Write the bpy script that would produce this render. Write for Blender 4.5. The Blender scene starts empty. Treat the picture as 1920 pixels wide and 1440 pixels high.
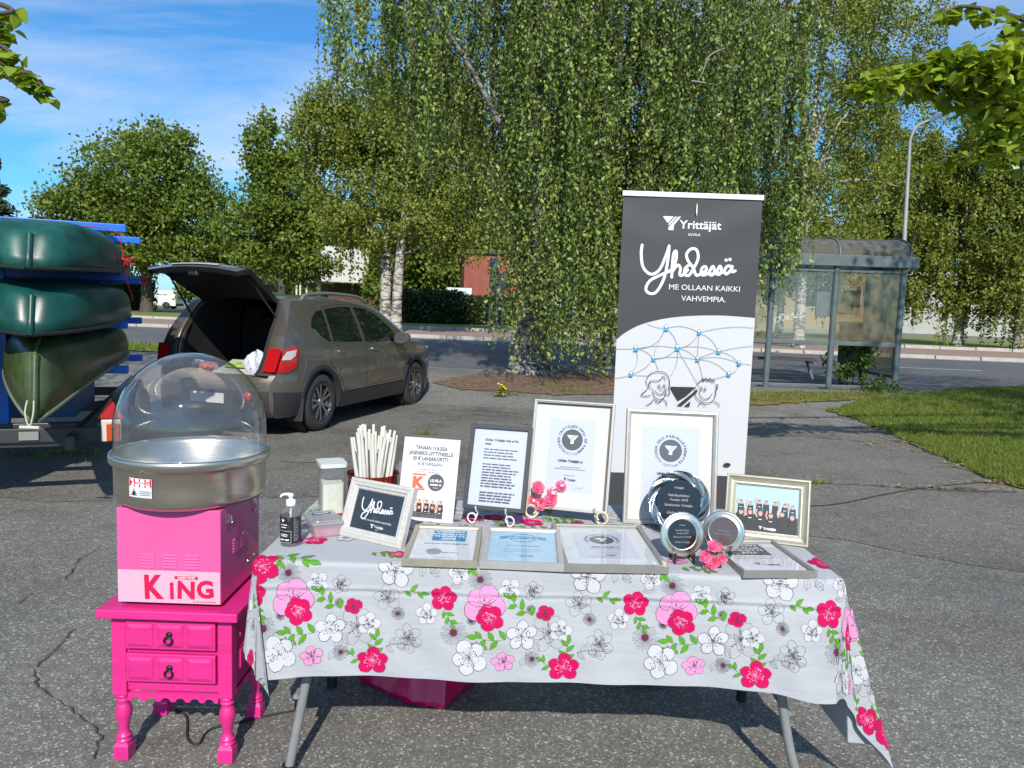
import bpy, math, random
import numpy as np
from mathutils import Vector, Matrix
from mathutils.geometry import tessellate_polygon
rng = np.random.default_rng(7)
random.seed(7)
SC = bpy.context.scene
COL = SC.collection
RAD = math.radians

# ------------------------------------------------------------------ camera, sky, sun, exposure
FPX, PITCH, ROLL, EYE = 1400.0, math.atan(138 / 1400), RAD(1.95), 1.5
_F = Vector((0, math.cos(PITCH), -math.sin(PITCH)))
_U0 = Vector((0, math.sin(PITCH), math.cos(PITCH)))
_R0 = Vector((1, 0, 0))
_R = _R0 * math.cos(ROLL) + _U0 * math.sin(ROLL)
_U = _U0 * math.cos(ROLL) - _R0 * math.sin(ROLL)
cam_d = bpy.data.cameras.new('camera')
cam_d.sensor_width = 36.0
cam_d.lens = 36.0 * FPX / 1920.0
cam_d.clip_start = 0.05
cam_d.clip_end = 3000
cam = bpy.data.objects.new('camera', cam_d)
COL.objects.link(cam)
m = Matrix.Identity(4)
for i in range(3):
    m[i][0], m[i][1], m[i][2] = _R[i], _U[i], -_F[i]
m[2][3] = EYE
cam.matrix_world = m
SC.camera = cam

SUN_EL, SUN_AZ = RAD(36), RAD(4)          # azimuth measured from straight behind the camera towards the right
to_sun = Vector((math.sin(SUN_AZ) * math.cos(SUN_EL), -math.cos(SUN_AZ) * math.cos(SUN_EL), math.sin(SUN_EL)))
world = bpy.data.worlds.new('World')
SC.world = world
world.use_nodes = True
wn = world.node_tree
wn.nodes.clear()
w_out = wn.nodes.new('ShaderNodeOutputWorld')
w_bg = wn.nodes.new('ShaderNodeBackground')
w_bg.inputs['Strength'].default_value = 0.12
w_sky = wn.nodes.new('ShaderNodeTexSky')
w_sky.sky_type = 'NISHITA'
w_sky.sun_disc = False
w_sky.sun_elevation = SUN_EL
w_sky.sun_rotation = math.pi - SUN_AZ
w_sky.air_density = 1.0
w_sky.dust_density = 0.35
w_sky.ozone_density = 2.2
# thin high cloud: noise stretched over a flat cloud layer (direction / height)
w_tc = wn.nodes.new('ShaderNodeTexCoord')
w_sep = wn.nodes.new('ShaderNodeSeparateXYZ')
wn.links.new(w_tc.outputs['Generated'], w_sep.inputs[0])
def wmath(op, a, b):
    n = wn.nodes.new('ShaderNodeMath'); n.operation = op
    for k, v in enumerate((a, b)):
        if isinstance(v, (int, float)): n.inputs[k].default_value = v
        else: wn.links.new(v, n.inputs[k])
    return n.outputs[0]
w_zc = wmath('ADD', wmath('MAXIMUM', w_sep.outputs[2], 0.0), 0.12)
w_comb = wn.nodes.new('ShaderNodeCombineXYZ')
wn.links.new(wmath('DIVIDE', w_sep.outputs[0], w_zc), w_comb.inputs[0])
wn.links.new(wmath('DIVIDE', w_sep.outputs[1], w_zc), w_comb.inputs[1])
w_map = wn.nodes.new('ShaderNodeMapping')
w_map.inputs['Location'].default_value = (3.1, 0.4, 0)
w_map.inputs['Rotation'].default_value = (0, 0, RAD(25))
w_map.inputs['Scale'].default_value = (0.55, 1.0, 1)
wn.links.new(w_comb.outputs[0], w_map.inputs[0])
w_n = wn.nodes.new('ShaderNodeTexNoise')
w_n.inputs['Scale'].default_value = 1.1
w_n.inputs['Detail'].default_value = 9
w_n.inputs['Roughness'].default_value = 0.58
w_n.inputs['Distortion'].default_value = 0.5
wn.links.new(w_map.outputs[0], w_n.inputs['Vector'])
w_ramp = wn.nodes.new('ShaderNodeValToRGB')
w_ramp.color_ramp.elements[0].position = 0.43
w_ramp.color_ramp.elements[0].color = (0, 0, 0, 1)
w_ramp.color_ramp.elements[1].position = 0.74
w_ramp.color_ramp.elements[1].color = (0.85, 0.85, 0.85, 1)
wn.links.new(w_n.outputs['Fac'], w_ramp.inputs[0])
w_mix = wn.nodes.new('ShaderNodeMixRGB')
w_mix.inputs[2].default_value = (5.6, 6.4, 7.4, 1)
w_tint = wn.nodes.new('ShaderNodeMixRGB')
w_tint.blend_type = 'MULTIPLY'
w_tint.inputs[0].default_value = 1.0
w_tint.inputs[2].default_value = (0.40, 0.90, 1.28, 1)
wn.links.new(w_sky.outputs[0], w_tint.inputs[1])
wn.links.new(w_ramp.outputs[0], w_mix.inputs[0])
wn.links.new(w_tint.outputs[0], w_mix.inputs[1])
wn.links.new(w_mix.outputs[0], w_bg.inputs[0])
wn.links.new(w_bg.outputs[0], w_out.inputs[0])

sun_d = bpy.data.lights.new('sun', 'SUN')
sun_d.energy = 5.0
sun_d.angle = RAD(0.53)
sun_d.color = (1.0, 0.94, 0.85)
sun = bpy.data.objects.new('sun', sun_d)
COL.objects.link(sun)
sun.rotation_euler = to_sun.to_track_quat('Z', 'Y').to_euler()
SC.view_settings.view_transform = 'Standard'
SC.view_settings.look = 'None'
SC.view_settings.exposure = 0.1
SC.view_settings.gamma = 1.0
SC.view_settings.use_curve_mapping = False
SC.cycles.max_bounces = 7
SC.cycles.diffuse_bounces = 3
SC.cycles.glossy_bounces = 3
SC.cycles.transmission_bounces = 5
SC.cycles.transparent_max_bounces = 12
SC.cycles.caustics_reflective = False
SC.cycles.caustics_refractive = False

# ------------------------------------------------------------------ pixel -> place helpers (1920x1440 photograph)
def ray(px, py):
    return _F + _R * ((px - 960) / FPX) - _U * ((py - 720) / FPX)
def at_z(px, py, z=0.0):
    d = ray(px, py); t = (z - EYE) / d.z
    return Vector((0, 0, EYE)) + d * t
def at_y(px, py, y):
    d = ray(px, py); t = y / d.y
    return Vector((0, 0, EYE)) + d * t
def smooth(a, b, t):
    t = np.clip((t - a) / (b - a), 0, 1)
    return t * t * (3 - 2 * t)
def ground_z(x, y):
    """the lot is level; it climbs about a hand's breadth to the pavement by the street"""
    yy = y + 0.16 * x
    return float(0.28 * smooth(10.3, 13.6, np.float64(yy)))

# ------------------------------------------------------------------ materials
def lin(c):
    if isinstance(c, str):
        c = c.lstrip('#'); c = [int(c[i:i + 2], 16) / 255 for i in (0, 2, 4)]
        return tuple((v / 12.92 if v <= 0.04045 else ((v + 0.055) / 1.055) ** 2.4) for v in c)
    return tuple(c)
MATS = {}
def mat(name, col=(0.5, 0.5, 0.5), rough=0.5, metal=0.0, var=0.0, vscale=20.0, bump=0.0, bscale=60.0, coat=0.0, spec=0.5, ior=1.45,
        stretch=None, emit=None, aniso=0.0, sss=0.0):
    if name in MATS: return MATS[name]
    m = bpy.data.materials.new(name); m.use_nodes = True
    nt = m.node_tree; b = nt.nodes['Principled BSDF']
    c = lin(col)
    b.inputs['Base Color'].default_value = (*c, 1)
    b.inputs['Roughness'].default_value = rough
    b.inputs['Metallic'].default_value = metal
    b.inputs['Specular IOR Level'].default_value = spec
    b.inputs['Coat Weight'].default_value = coat
    b.inputs['Coat Roughness'].default_value = 0.05
    b.inputs['Anisotropic'].default_value = aniso
    if var or bump:
        tc = nt.nodes.new('ShaderNodeTexCoord')
        src = tc.outputs['Object']
        if stretch:
            mp = nt.nodes.new('ShaderNodeMapping'); mp.inputs['Scale'].default_value = stretch
            nt.links.new(src, mp.inputs[0]); src = mp.outputs[0]
    if var:
        n = nt.nodes.new('ShaderNodeTexNoise'); n.inputs['Scale'].default_value = vscale; n.inputs['Detail'].default_value = 6
        n.inputs['Roughness'].default_value = 0.6
        nt.links.new(src, n.inputs['Vector'])
        r = nt.nodes.new('ShaderNodeValToRGB')
        r.color_ramp.elements[0].position = 0.3; r.color_ramp.elements[1].position = 0.7
        r.color_ramp.elements[0].color = (*[v * (1 - var) for v in c], 1)
        r.color_ramp.elements[1].color = (*[min(1, v * (1 + var)) for v in c], 1)
        nt.links.new(n.outputs['Fac'], r.inputs[0]); nt.links.new(r.outputs[0], b.inputs['Base Color'])
        mr = nt.nodes.new('ShaderNodeMapRange')
        mr.inputs['To Min'].default_value = max(0.02, rough * (1 - 0.5 * var)); mr.inputs['To Max'].default_value = min(1, rough * (1 + 0.5 * var))
        nt.links.new(n.outputs['Fac'], mr.inputs[0]); nt.links.new(mr.outputs[0], b.inputs['Roughness'])
    if bump:
        n2 = nt.nodes.new('ShaderNodeTexNoise'); n2.inputs['Scale'].default_value = bscale; n2.inputs['Detail'].default_value = 4
        nt.links.new(src, n2.inputs['Vector'])
        bp = nt.nodes.new('ShaderNodeBump'); bp.inputs['Strength'].default_value = bump; bp.inputs['Distance'].default_value = 0.01
        nt.links.new(n2.outputs['Fac'], bp.inputs['Height']); nt.links.new(bp.outputs[0], b.inputs['Normal'])
    MATS[name] = m
    return m
def clear_mat(name, tint=(1, 1, 1), refl=0.5, rough=0.02, haze=0.0, hazecol=(1, 1, 1)):
    """thin clear sheet: see-through, with a Fresnel sheen and, if wanted, a milky share"""
    if name in MATS: return MATS[name]
    m = bpy.data.materials.new(name); m.use_nodes = True
    nt = m.node_tree; nt.nodes.clear()
    o = nt.nodes.new('ShaderNodeOutputMaterial')
    t = nt.nodes.new('ShaderNodeBsdfTransparent'); t.inputs[0].default_value = (*lin(tint), 1)
    g = nt.nodes.new('ShaderNodeBsdfGlossy'); g.inputs['Roughness'].default_value = rough
    fr = nt.nodes.new('ShaderNodeLayerWeight'); fr.inputs[0].default_value = 0.5          # facing: same from both sides of the sheet
    pw = nt.nodes.new('ShaderNodeMath'); pw.operation = 'POWER'; pw.inputs[1].default_value = 5.0
    nt.links.new(fr.outputs['Facing'], pw.inputs[0])
    ma = nt.nodes.new('ShaderNodeMath'); ma.operation = 'MULTIPLY_ADD'; ma.inputs[1].default_value = 0.95; ma.inputs[2].default_value = 0.045
    nt.links.new(pw.outputs[0], ma.inputs[0])
    sc = nt.nodes.new('ShaderNodeMath'); sc.operation = 'MULTIPLY'; sc.inputs[1].default_value = 2 * refl; sc.use_clamp = True
    nt.links.new(ma.outputs[0], sc.inputs[0])
    mx = nt.nodes.new('ShaderNodeMixShader'); nt.links.new(sc.outputs[0], mx.inputs[0])
    base = t.outputs[0]
    if haze:
        d = nt.nodes.new('ShaderNodeBsdfDiffuse'); d.inputs[0].default_value = (*lin(hazecol), 1)
        tl = nt.nodes.new('ShaderNodeBsdfTranslucent'); tl.inputs[0].default_value = (*lin(hazecol), 1)
        dm = nt.nodes.new('ShaderNodeMixShader'); dm.inputs[0].default_value = 0.5
        nt.links.new(d.outputs[0], dm.inputs[1]); nt.links.new(tl.outputs[0], dm.inputs[2])
        hm = nt.nodes.new('ShaderNodeMixShader')
        tc = nt.nodes.new('ShaderNodeTexCoord')
        nn = nt.nodes.new('ShaderNodeTexNoise'); nn.inputs['Scale'].default_value = 9; nn.inputs['Detail'].default_value = 7
        nt.links.new(tc.outputs['Object'], nn.inputs['Vector'])
        mr = nt.nodes.new('ShaderNodeMapRange'); mr.inputs['To Min'].default_value = haze * 0.4; mr.inputs['To Max'].default_value = haze * 1.6
        nt.links.new(nn.outputs['Fac'], mr.inputs[0]); nt.links.new(mr.outputs[0], hm.inputs[0])
        nt.links.new(base, hm.inputs[1]); nt.links.new(dm.outputs[0], hm.inputs[2]); base = hm.outputs[0]
    nt.links.new(base, mx.inputs[1]); nt.links.new(g.outputs[0], mx.inputs[2]); nt.links.new(mx.outputs[0], o.inputs[0])
    MATS[name] = m
    return m
def leaf_mat(name, ca, cb, trans=0.35, rough=0.45):
    """leaf: colour between ca and cb by the per-leaf attribute 'tint', partly translucent"""
    if name in MATS: return MATS[name]
    m = bpy.data.materials.new(name); m.use_nodes = True
    nt = m.node_tree; b = nt.nodes['Principled BSDF']; o = nt.nodes['Material Output']
    b.inputs['Specular IOR Level'].default_value = 0.38
    at = nt.nodes.new('ShaderNodeAttribute'); at.attribute_name = 'tint'
    mx = nt.nodes.new('ShaderNodeMixRGB'); mx.inputs[1].default_value = (*lin(ca), 1); mx.inputs[2].default_value = (*lin(cb), 1)
    nt.links.new(at.outputs['Fac'], mx.inputs[0]); nt.links.new(mx.outputs[0], b.inputs['Base Color'])
    b.inputs['Roughness'].default_value = rough
    tr = nt.nodes.new('ShaderNodeBsdfTranslucent')
    br = nt.nodes.new('ShaderNodeMixRGB'); br.blend_type = 'MULTIPLY'; br.inputs[0].default_value = 1; br.inputs[2].default_value = (1.3, 1.25, 0.6, 1)
    nt.links.new(mx.outputs[0], br.inputs[1]); nt.links.new(br.outputs[0], tr.inputs[0])
    ms = nt.nodes.new('ShaderNodeMixShader'); ms.inputs[0].default_value = trans
    nt.links.new(b.outputs[0], ms.inputs[1]); nt.links.new(tr.outputs[0], ms.inputs[2]); nt.links.new(ms.outputs[0], o.inputs[0])
    MATS[name] = m
    return m

# ------------------------------------------------------------------ objects
def tag(o, label=None, cat=None, group=None, kind=None):
    for k, v in (('label', label), ('category', cat), ('group', group), ('kind', kind)):
        if v: o[k] = v
    return o
def empty(name, loc=(0, 0, 0), rot=(0, 0, 0), label=None, cat=None, group=None):
    o = bpy.data.objects.new(name, None); COL.objects.link(o)
    o.empty_display_size = 0.1
    o.location = loc; o.rotation_euler = rot
    return tag(o, label, cat, group)
def link(name, me, parent=None):
    o = bpy.data.objects.new(name, me); COL.objects.link(o)
    if parent is not None: o.parent = parent
    return o
def copy_tree(o, parent=None):
    c = o.copy(); COL.objects.link(c)
    if parent is not None: c.parent = parent
    for ch in list(o.children): copy_tree(ch, c)
    return c
class MB:
    def __init__(s): s.v, s.f, s.mi, s.sm = [], [], [], []; s.cur = 0; s.smooth = False
    def add(s, vs, fs, mi=None, sm=None):
        n = len(s.v); s.v.extend([tuple(p) for p in vs])
        for f in fs:
            s.f.append(tuple(i + n for i in f)); s.mi.append(s.cur if mi is None else mi); s.sm.append(s.smooth if sm is None else sm)
        return s
    def box(s, c, d, rot=None, taper=None):
        hx, hy, hz = d[0] / 2, d[1] / 2, d[2] / 2
        vs = [Vector((x * hx, y * hy, z * hz)) for z in (-1, 1) for y in (-1, 1) for x in (-1, 1)]
        if taper:
            for k in range(4, 8): vs[k].x *= taper[0]; vs[k].y *= taper[1]
        if rot is not None:
            M = rot if isinstance(rot, Matrix) else Matrix.Rotation(rot[2], 3, 'Z') @ Matrix.Rotation(rot[1], 3, 'Y') @ Matrix.Rotation(rot[0], 3, 'X')
            vs = [M @ v for v in vs]
        return s.add([v + Vector(c) for v in vs], [(0, 2, 3, 1), (4, 5, 7, 6), (0, 1, 5, 4), (2, 6, 7, 3), (0, 4, 6, 2), (1, 3, 7, 5)], sm=False)
    def beam(s, a, b, w, h, up=(0, 0, 1)):
        a, b = Vector(a), Vector(b); d = (b - a); L = d.length; d.normalize()
        u = Vector(up); x = d.cross(u)
        if x.length < 1e-5: x = d.cross(Vector((1, 0, 0)))
        x.normalize(); u = x.cross(d).normalized()
        M = Matrix((x, d, u)).transposed()
        return s.box((a + b) / 2, (w, L, h), M)
    def cyl(s, a, b, r0, r1=None, n=16, cap=True, sm=True):
        return s.tube([a, b], [r0, r0 if r1 is None else r1], n, cap=cap, sm=sm)
    def tube(s, pts, r, n=10, closed=False, cap=True, sm=True):
        P = [Vector(p) for p in pts]; k = len(P)
        rs = r if isinstance(r, (list, tuple)) else [r] * k
        vs, fs = [], []
        ref = None
        for i in range(k):
            if closed: t = P[(i + 1) % k] - P[i - 1]
            else: t = P[min(i + 1, k - 1)] - P[max(i - 1, 0)]
            t.normalize()
            if ref is None:
                ref = t.orthogonal().normalized()
            else:
                ref = (ref - t * ref.dot(t))
                if ref.length < 1e-6: ref = t.orthogonal()
                ref.normalize()
            bn = t.cross(ref)
            for j in range(n):
                a = 2 * math.pi * j / n
                vs.append(P[i] + (ref * math.cos(a) + bn * math.sin(a)) * rs[i])
        m = k if closed else k - 1
        for i in range(m):
            i2 = (i + 1) % k
            for j in range(n):
                fs.append((i * n + j, i * n + (j + 1) % n, i2 * n + (j + 1) % n, i2 * n + j))
        s.add(vs, fs, sm=sm)
        if cap and not closed:
            s.add([vs[j] for j in range(n)], [tuple(reversed(range(n)))], sm=False)
            s.add([vs[(k - 1) * n + j] for j in range(n)], [tuple(range(n))], sm=False)
        return s
    def lathe(s, prof, n=32, c=(0, 0, 0), sm=True, square=None, M=None):
        vs, fs = [], []
        for (r, z) in prof:
            for j in range(n):
                a = 2 * math.pi * (j + 0.5) / n
                p = Vector((r * math.cos(a), r * math.sin(a), z))
                if M is not None: p = M @ p
                vs.append(p + Vector(c))
        for i in range(len(prof) - 1):
            for j in range(n):
                fs.append((i * n + j, i * n + (j + 1) % n, (i + 1) * n + (j + 1) % n, (i + 1) * n + j))
        return s.add(vs, fs, sm=sm)
    def disc(s, c, r, n=24, nrm=(0, 0, 1)):
        q = Vector(nrm).to_track_quat('Z', 'Y')
        vs = [Vector(c) + q @ Vector((r * math.cos(2 * math.pi * j / n), r * math.sin(2 * math.pi * j / n), 0)) for j in range(n)]
        return s.add(vs, [tuple(range(n))], sm=False)
    def grid(s, fn, us, vs_, sm=True, flip=False):
        nu, nv = len(us), len(vs_)
        vs = [fn(u, v) for v in vs_ for u in us]
        fs = []
        for j in range(nv - 1):
            for i in range(nu - 1):
                q = (j * nu + i, j * nu + i + 1, (j + 1) * nu + i + 1, (j + 1) * nu + i)
                fs.append(tuple(reversed(q)) if flip else q)
        return s.add(vs, fs, sm=sm)
    def loft(s, rings, sm=True, cap=False, closed=True):
        n = len(rings[0]); vs = [p for r in rings for p in r]; fs = []
        for i in range(len(rings) - 1):
            for j in range(n if closed else n - 1):
                fs.append((i * n + j, i * n + (j + 1) % n, (i + 1) * n + (j + 1) % n, (i + 1) * n + j))
        s.add(vs, fs, sm=sm)
        if cap:
            s.add(rings[0], [tuple(reversed(range(n)))], sm=False); s.add(rings[-1], [tuple(range(n))], sm=False)
        return s
    def prism(s, pts, y0, y1, M=None, sm=False):
        """outline in x,z pushed along y"""
        n = len(pts)
        a = [Vector((p[0], y0, p[1])) for p in pts]; b = [Vector((p[0], y1, p[1])) for p in pts]
        vs = a + b
        if M is not None: vs = [M @ v for v in vs]
        fs = [tuple(range(n)), tuple(reversed(range(n, 2 * n)))] + [(j, j + n, (j + 1) % n + n, (j + 1) % n) for j in range(n)]
        return s.add(vs, fs, sm=sm)
    def mesh(s, name, mats):
        me = bpy.data.meshes.new(name)
        me.from_pydata(s.v, [], s.f)
        for mm in (mats if isinstance(mats, (list, tuple)) else [mats]): me.materials.append(mm)
        me.polygons.foreach_set('material_index', s.mi)
        me.polygons.foreach_set('use_smooth', s.sm)
        me.update()
        return me
    def build(s, name, mats, parent=None, bevel=0.0, seg=2, solid=0.0, loc=None, rot=None, sub=0):
        o = link(name, s.mesh(name, mats), parent)
        if loc is not None: o.location = loc
        if rot is not None: o.rotation_euler = rot
        if solid:
            md = o.modifiers.new('solid', 'SOLIDIFY'); md.thickness = solid; md.offset = 0
        if bevel:
            md = o.modifiers.new('bevel', 'BEVEL'); md.width = bevel; md.segments = seg; md.limit_method = 'ANGLE'; md.angle_limit = RAD(40)
            md.harden_normals = False
        if sub:
            md = o.modifiers.new('sub', 'SUBSURF'); md.levels = sub; md.render_levels = sub
        return o
def part(name, fn, mats, parent, **k):
    b = MB(); fn(b); return b.build(name, mats, parent, **k)
def np_mesh(name, verts, faces4, mats, mi=None, tint=None, parent=None, smooth=False):
    """big meshes straight from numpy: faces all with the same corner count"""
    me = bpy.data.meshes.new(name)
    nf, k = faces4.shape
    me.vertices.add(len(verts)); me.vertices.foreach_set('co', np.ascontiguousarray(verts, dtype=np.float32).ravel())
    me.loops.add(nf * k); me.loops.foreach_set('vertex_index', faces4.astype(np.int32).ravel())
    me.polygons.add(nf); me.polygons.foreach_set('loop_start', np.arange(0, nf * k, k, dtype=np.int32))
    try: me.polygons.foreach_set('loop_total', np.full(nf, k, dtype=np.int32))
    except Exception: pass
    for mm in (mats if isinstance(mats, (list, tuple)) else [mats]): me.materials.append(mm)
    if mi is not None: me.polygons.foreach_set('material_index', mi.astype(np.int32))
    me.polygons.foreach_set('use_smooth', np.full(nf, smooth))
    if tint is not None:
        a = me.attributes.new('tint', 'FLOAT', 'FACE'); a.data.foreach_set('value', tint.astype(np.float32))
    me.update(calc_edges=True); me.validate()
    return link(name, me, parent)

# ------------------------------------------------------------------ flat print: lettering and drawing as thin inked shapes
_TXT = {}
def text_shape(s, bold=0.0, space=1.0):
    if 'M' in s: bold = 0.0                      # the built-in M folds over itself when fattened
    key = (s, bold, space)
    if key in _TXT: return _TXT[key]
    cu = bpy.data.curves.new('txt', 'FONT'); cu.body = s; cu.size = 1.0; cu.offset = bold; cu.resolution_u = 3; cu.space_character = space
    cu.fill_mode = 'FRONT'
    ob = bpy.data.objects.new('txt', cu); COL.objects.link(ob)
    dg = bpy.context.evaluated_depsgraph_get()
    me = ob.evaluated_get(dg).to_mesh()
    V = [(v.co.x, v.co.y) for v in me.vertices]; Fc = [tuple(p.vertices) for p in me.polygons]
    ob.evaluated_get(dg).to_mesh_clear()
    bpy.data.objects.remove(ob); bpy.data.curves.remove(cu)
    if V:
        a = np.array(V); x0, x1 = a[:, 0].min(), a[:, 0].max()
        a[:, 0] -= x0; wd = x1 - x0
    else:
        a = np.zeros((0, 2)); wd = 0.3
    _TXT[key] = (a, Fc, wd)
    return _TXT[key]
def catmull(P, n=8):
    P = [np.array(p, float) for p in P]; out = []
    for i in range(len(P) - 1):
        p0, p1, p2, p3 = P[max(i - 1, 0)], P[i], P[i + 1], P[min(i + 2, len(P) - 1)]
        for k in range(n):
            t = k / n
            out.append(0.5 * ((2 * p1) + (-p0 + p2) * t + (2 * p0 - 5 * p1 + 4 * p2 - p3) * t * t + (-p0 + 3 * p1 - 3 * p2 + p3) * t ** 3))
    out.append(P[-1]); return out
class Print:
    """2-D shapes in metres on a sheet, each a hair above the one before"""
    STEP = 0.00006
    def __init__(s): s.items = []
    def raw(s, V, F, m): s.items.append((np.array(V, float).reshape(-1, 2), F, m)); return s
    def poly(s, pts, m):
        pts = [tuple(p) for p in pts]
        return s.raw(pts, [tuple(range(len(pts)))], m)
    def fan(s, pts, m, c=None):
        pts = np.array(pts, float); c = pts.mean(0) if c is None else np.array(c)
        n = len(pts)
        return s.raw(np.vstack([pts, c]), [(i, (i + 1) % n, n) for i in range(n)], m)
    def rect(s, x0, y0, x1, y1, m): return s.poly([(x0, y0), (x1, y0), (x1, y1), (x0, y1)], m)
    def disc(s, x, y, r, m, n=20, ry=None, a0=0): return s.poly([(x + r * math.cos(2 * math.pi * k / n + a0), y + (ry or r) * math.sin(2 * math.pi * k / n + a0)) for k in range(n)], m)
    def stroke(s, pts, w, m, closed=False, taper=False):
        P = np.array(pts, float)
        if len(P) < 2: return s
        d = np.gradient(P, axis=0) if not closed else (np.roll(P, -1, 0) - np.roll(P, 1, 0))
        d /= np.linalg.norm(d, axis=1, keepdims=True) + 1e-12
        nn = np.stack([-d[:, 1], d[:, 0]], 1)
        ww = np.full(len(P), w / 2)
        if taper: ww = ww * np.interp(np.linspace(0, 1, len(P)), [0, 0.15, 0.85, 1], [0.35, 1, 1, 0.35])
        V = np.vstack([P + nn * ww[:, None], P - nn * ww[:, None]]); n = len(P)
        Fc = [(n + i, n + i + 1, i + 1, i) for i in range(n - 1)]
        if closed: Fc.append((n + n - 1, n, 0, n - 1))
        return s.raw(V, Fc, m)
    def ring(s, x, y, r, w, m, n=40): return s.stroke([(x + r * math.cos(2 * math.pi * k / n), y + r * math.sin(2 * math.pi * k / n)) for k in range(n)], w, m, True)
    def text(s, x, y, t, size, m, align='c', bold=0.0, rot=0.0, squash=1.0, space=1.0, width=None, slant=0.0):
        V, Fc, wd = text_shape(t, bold, space)
        if not len(V): return s
        if width: squash = width / (wd * size)
        off = {'l': 0, 'c': -wd / 2, 'r': -wd}[align]
        V = np.stack([(V[:, 0] + off) * size * squash + V[:, 1] * size * slant, V[:, 1] * size], 1)
        c, q = math.cos(rot), math.sin(rot)
        V = np.stack([x + V[:, 0] * c - V[:, 1] * q, y + V[:, 0] * q + V[:, 1] * c], 1)
        return s.raw(V, Fc, m)
    def arc_text(s, x, y, r, t, size, m, mid=90, bold=0.0, space=1.0, inward=False):
        ws = [(text_shape(ch, bold)[2] if ch != ' ' else 0.32) + 0.10 * space for ch in t]
        tot = sum(ws) * size; a = RAD(mid) + (1 if not inward else -1) * tot / r / 2
        for ch, w in zip(t, ws):
            da = w * size / r
            a -= (da / 2) * (1 if not inward else -1)
            if ch != ' ': s.text(x + r * math.cos(a), y + r * math.sin(a), ch, size, m, 'c', bold, a - math.pi / 2 + (math.pi if inward else 0))
            a -= (da / 2) * (1 if not inward else -1)
        return s
    def tiny(s, x0, x1, y, h, m, seed=0, words=None):
        """a line of print too small to read: word-long dashes"""
        r = random.Random(seed); x = x0
        while x < x1 - h:
            w = min(h * r.uniform(1.4, 5.0), x1 - x)
            s.rect(x, y, x + w, y + h * 0.62, m); x += w + h * 0.55
        return s
    def build(s, name, mats, parent, fn=None, base=0.0006, maxedge=None):
        """fn(u, v, lift) -> point; default: sheet in x,z facing -y"""
        if fn is None: fn = lambda u, v, l: (u, -l, v)
        verts, faces, mi = [], [], []
        lift = base
        for V, Fc, m in s.items:
            lift += s.STEP
            if maxedge:
                V, Fc = refine(V, Fc, maxedge)
            n = len(verts)
            verts.extend([fn(p[0], p[1], lift) for p in V])
            for f in Fc: faces.append(tuple(i + n for i in f)); mi.append(m)
        me = bpy.data.meshes.new(name); me.from_pydata(verts, [], faces)
        for mm in mats: me.materials.append(mm)
        me.polygons.foreach_set('material_index', mi); me.update()
        o = link(name, me, parent)
        if len(s.items) > 8: o['kind'] = 'stuff'
        return o
def refine(V, Fc, maxedge):
    V = [np.array(p) for p in V]; tris = []
    for f in Fc:
        if len(f) <= 3: tris.append(tuple(f)); continue
        for t in tessellate_polygon([[Vector((V[i][0], V[i][1], 0)) for i in f]]): tris.append((f[t[0]], f[t[1]], f[t[2]]))
    for _ in range(6):
        cache, out, any_ = {}, [], False
        def mid(a, b):
            k = (min(a, b), max(a, b))
            if k not in cache: cache[k] = len(V); V.append((V[a] + V[b]) / 2)
            return cache[k]
        for (a, b, c) in tris:
            L = [np.linalg.norm(V[a] - V[b]), np.linalg.norm(V[b] - V[c]), np.linalg.norm(V[c] - V[a])]
            big = [l > maxedge for l in L]
            if not any(big): out.append((a, b, c)); continue
            any_ = True
            k = int(np.argmax(L))
            x, y, z = ((a, b, c), (b, c, a), (c, a, b))[k]
            mm = mid(x, y); out += [(x, mm, z), (mm, y, z)]
        tris = out
        if not any_: break
    return V, tris
def homog(src, dst):
    A = []
    for (x, y), (u, v) in zip(src, dst):
        A.append([x, y, 1, 0, 0, 0, -u * x, -u * y, -u]); A.append([0, 0, 0, x, y, 1, -v * x, -v * y, -v])
    _, _, Vt = np.linalg.svd(np.array(A, float)); Hm = Vt[-1].reshape(3, 3)
    def fn(x, y):
        p = Hm @ np.array([x, y, 1.0]); return (p[0] / p[2], p[1] / p[2])
    return fn
# the script word drawn as pen strokes, in a 410 x 210 box (y down)
SCRIPT_WORD = [
    [(5, 2), (3, 40), (14, 95), (48, 124), (84, 104), (108, 45), (120, 2)],
    [(120, 2), (118, 60), (106, 138), (76, 198), (46, 205), (30, 186), (46, 152), (90, 126), (132, 104), (152, 62), (151, 24), (141, 34), (138, 80), (138, 134)],
    [(138, 112), (160, 82), (173, 94), (172, 122), (186, 122), (205, 100)],
    [(229, 88), (212, 80), (194, 94), (192, 118), (210, 124), (228, 96), (246, 52), (238, 16), (214, 12), (196, 34), (204, 62), (228, 92), (242, 122), (264, 114)],
    [(264, 114), (282, 102), (282, 86), (268, 88), (262, 108), (272, 121), (294, 112)],
    [(294, 112), (311, 82), (319, 104), (311, 119), (299, 116), (324, 110), (341, 80), (349, 100), (341, 115), (329, 113), (356, 106)],
    [(392, 80), (372, 80), (362, 100), (371, 113), (389, 94), (394, 76), (393, 102), (408, 98)],
]
def script_word(pr, x0, y0, scale, w, m):
    """x0,y0 = lower left of the box; scale metres per unit"""
    for st in SCRIPT_WORD:
        P = [(x0 + p[0] * scale, y0 + (210 - p[1]) * scale) for p in catmull(st, 7)]
        pr.stroke(P, w, m)
        for e in (P[0], P[-1]): pr.disc(e[0], e[1], w / 2, m, 8)
    for dx, dy in ((366, 54), (382, 51)): pr.disc(x0 + dx * scale, y0 + (210 - dy) * scale, w * 0.6, m, 10)
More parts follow.
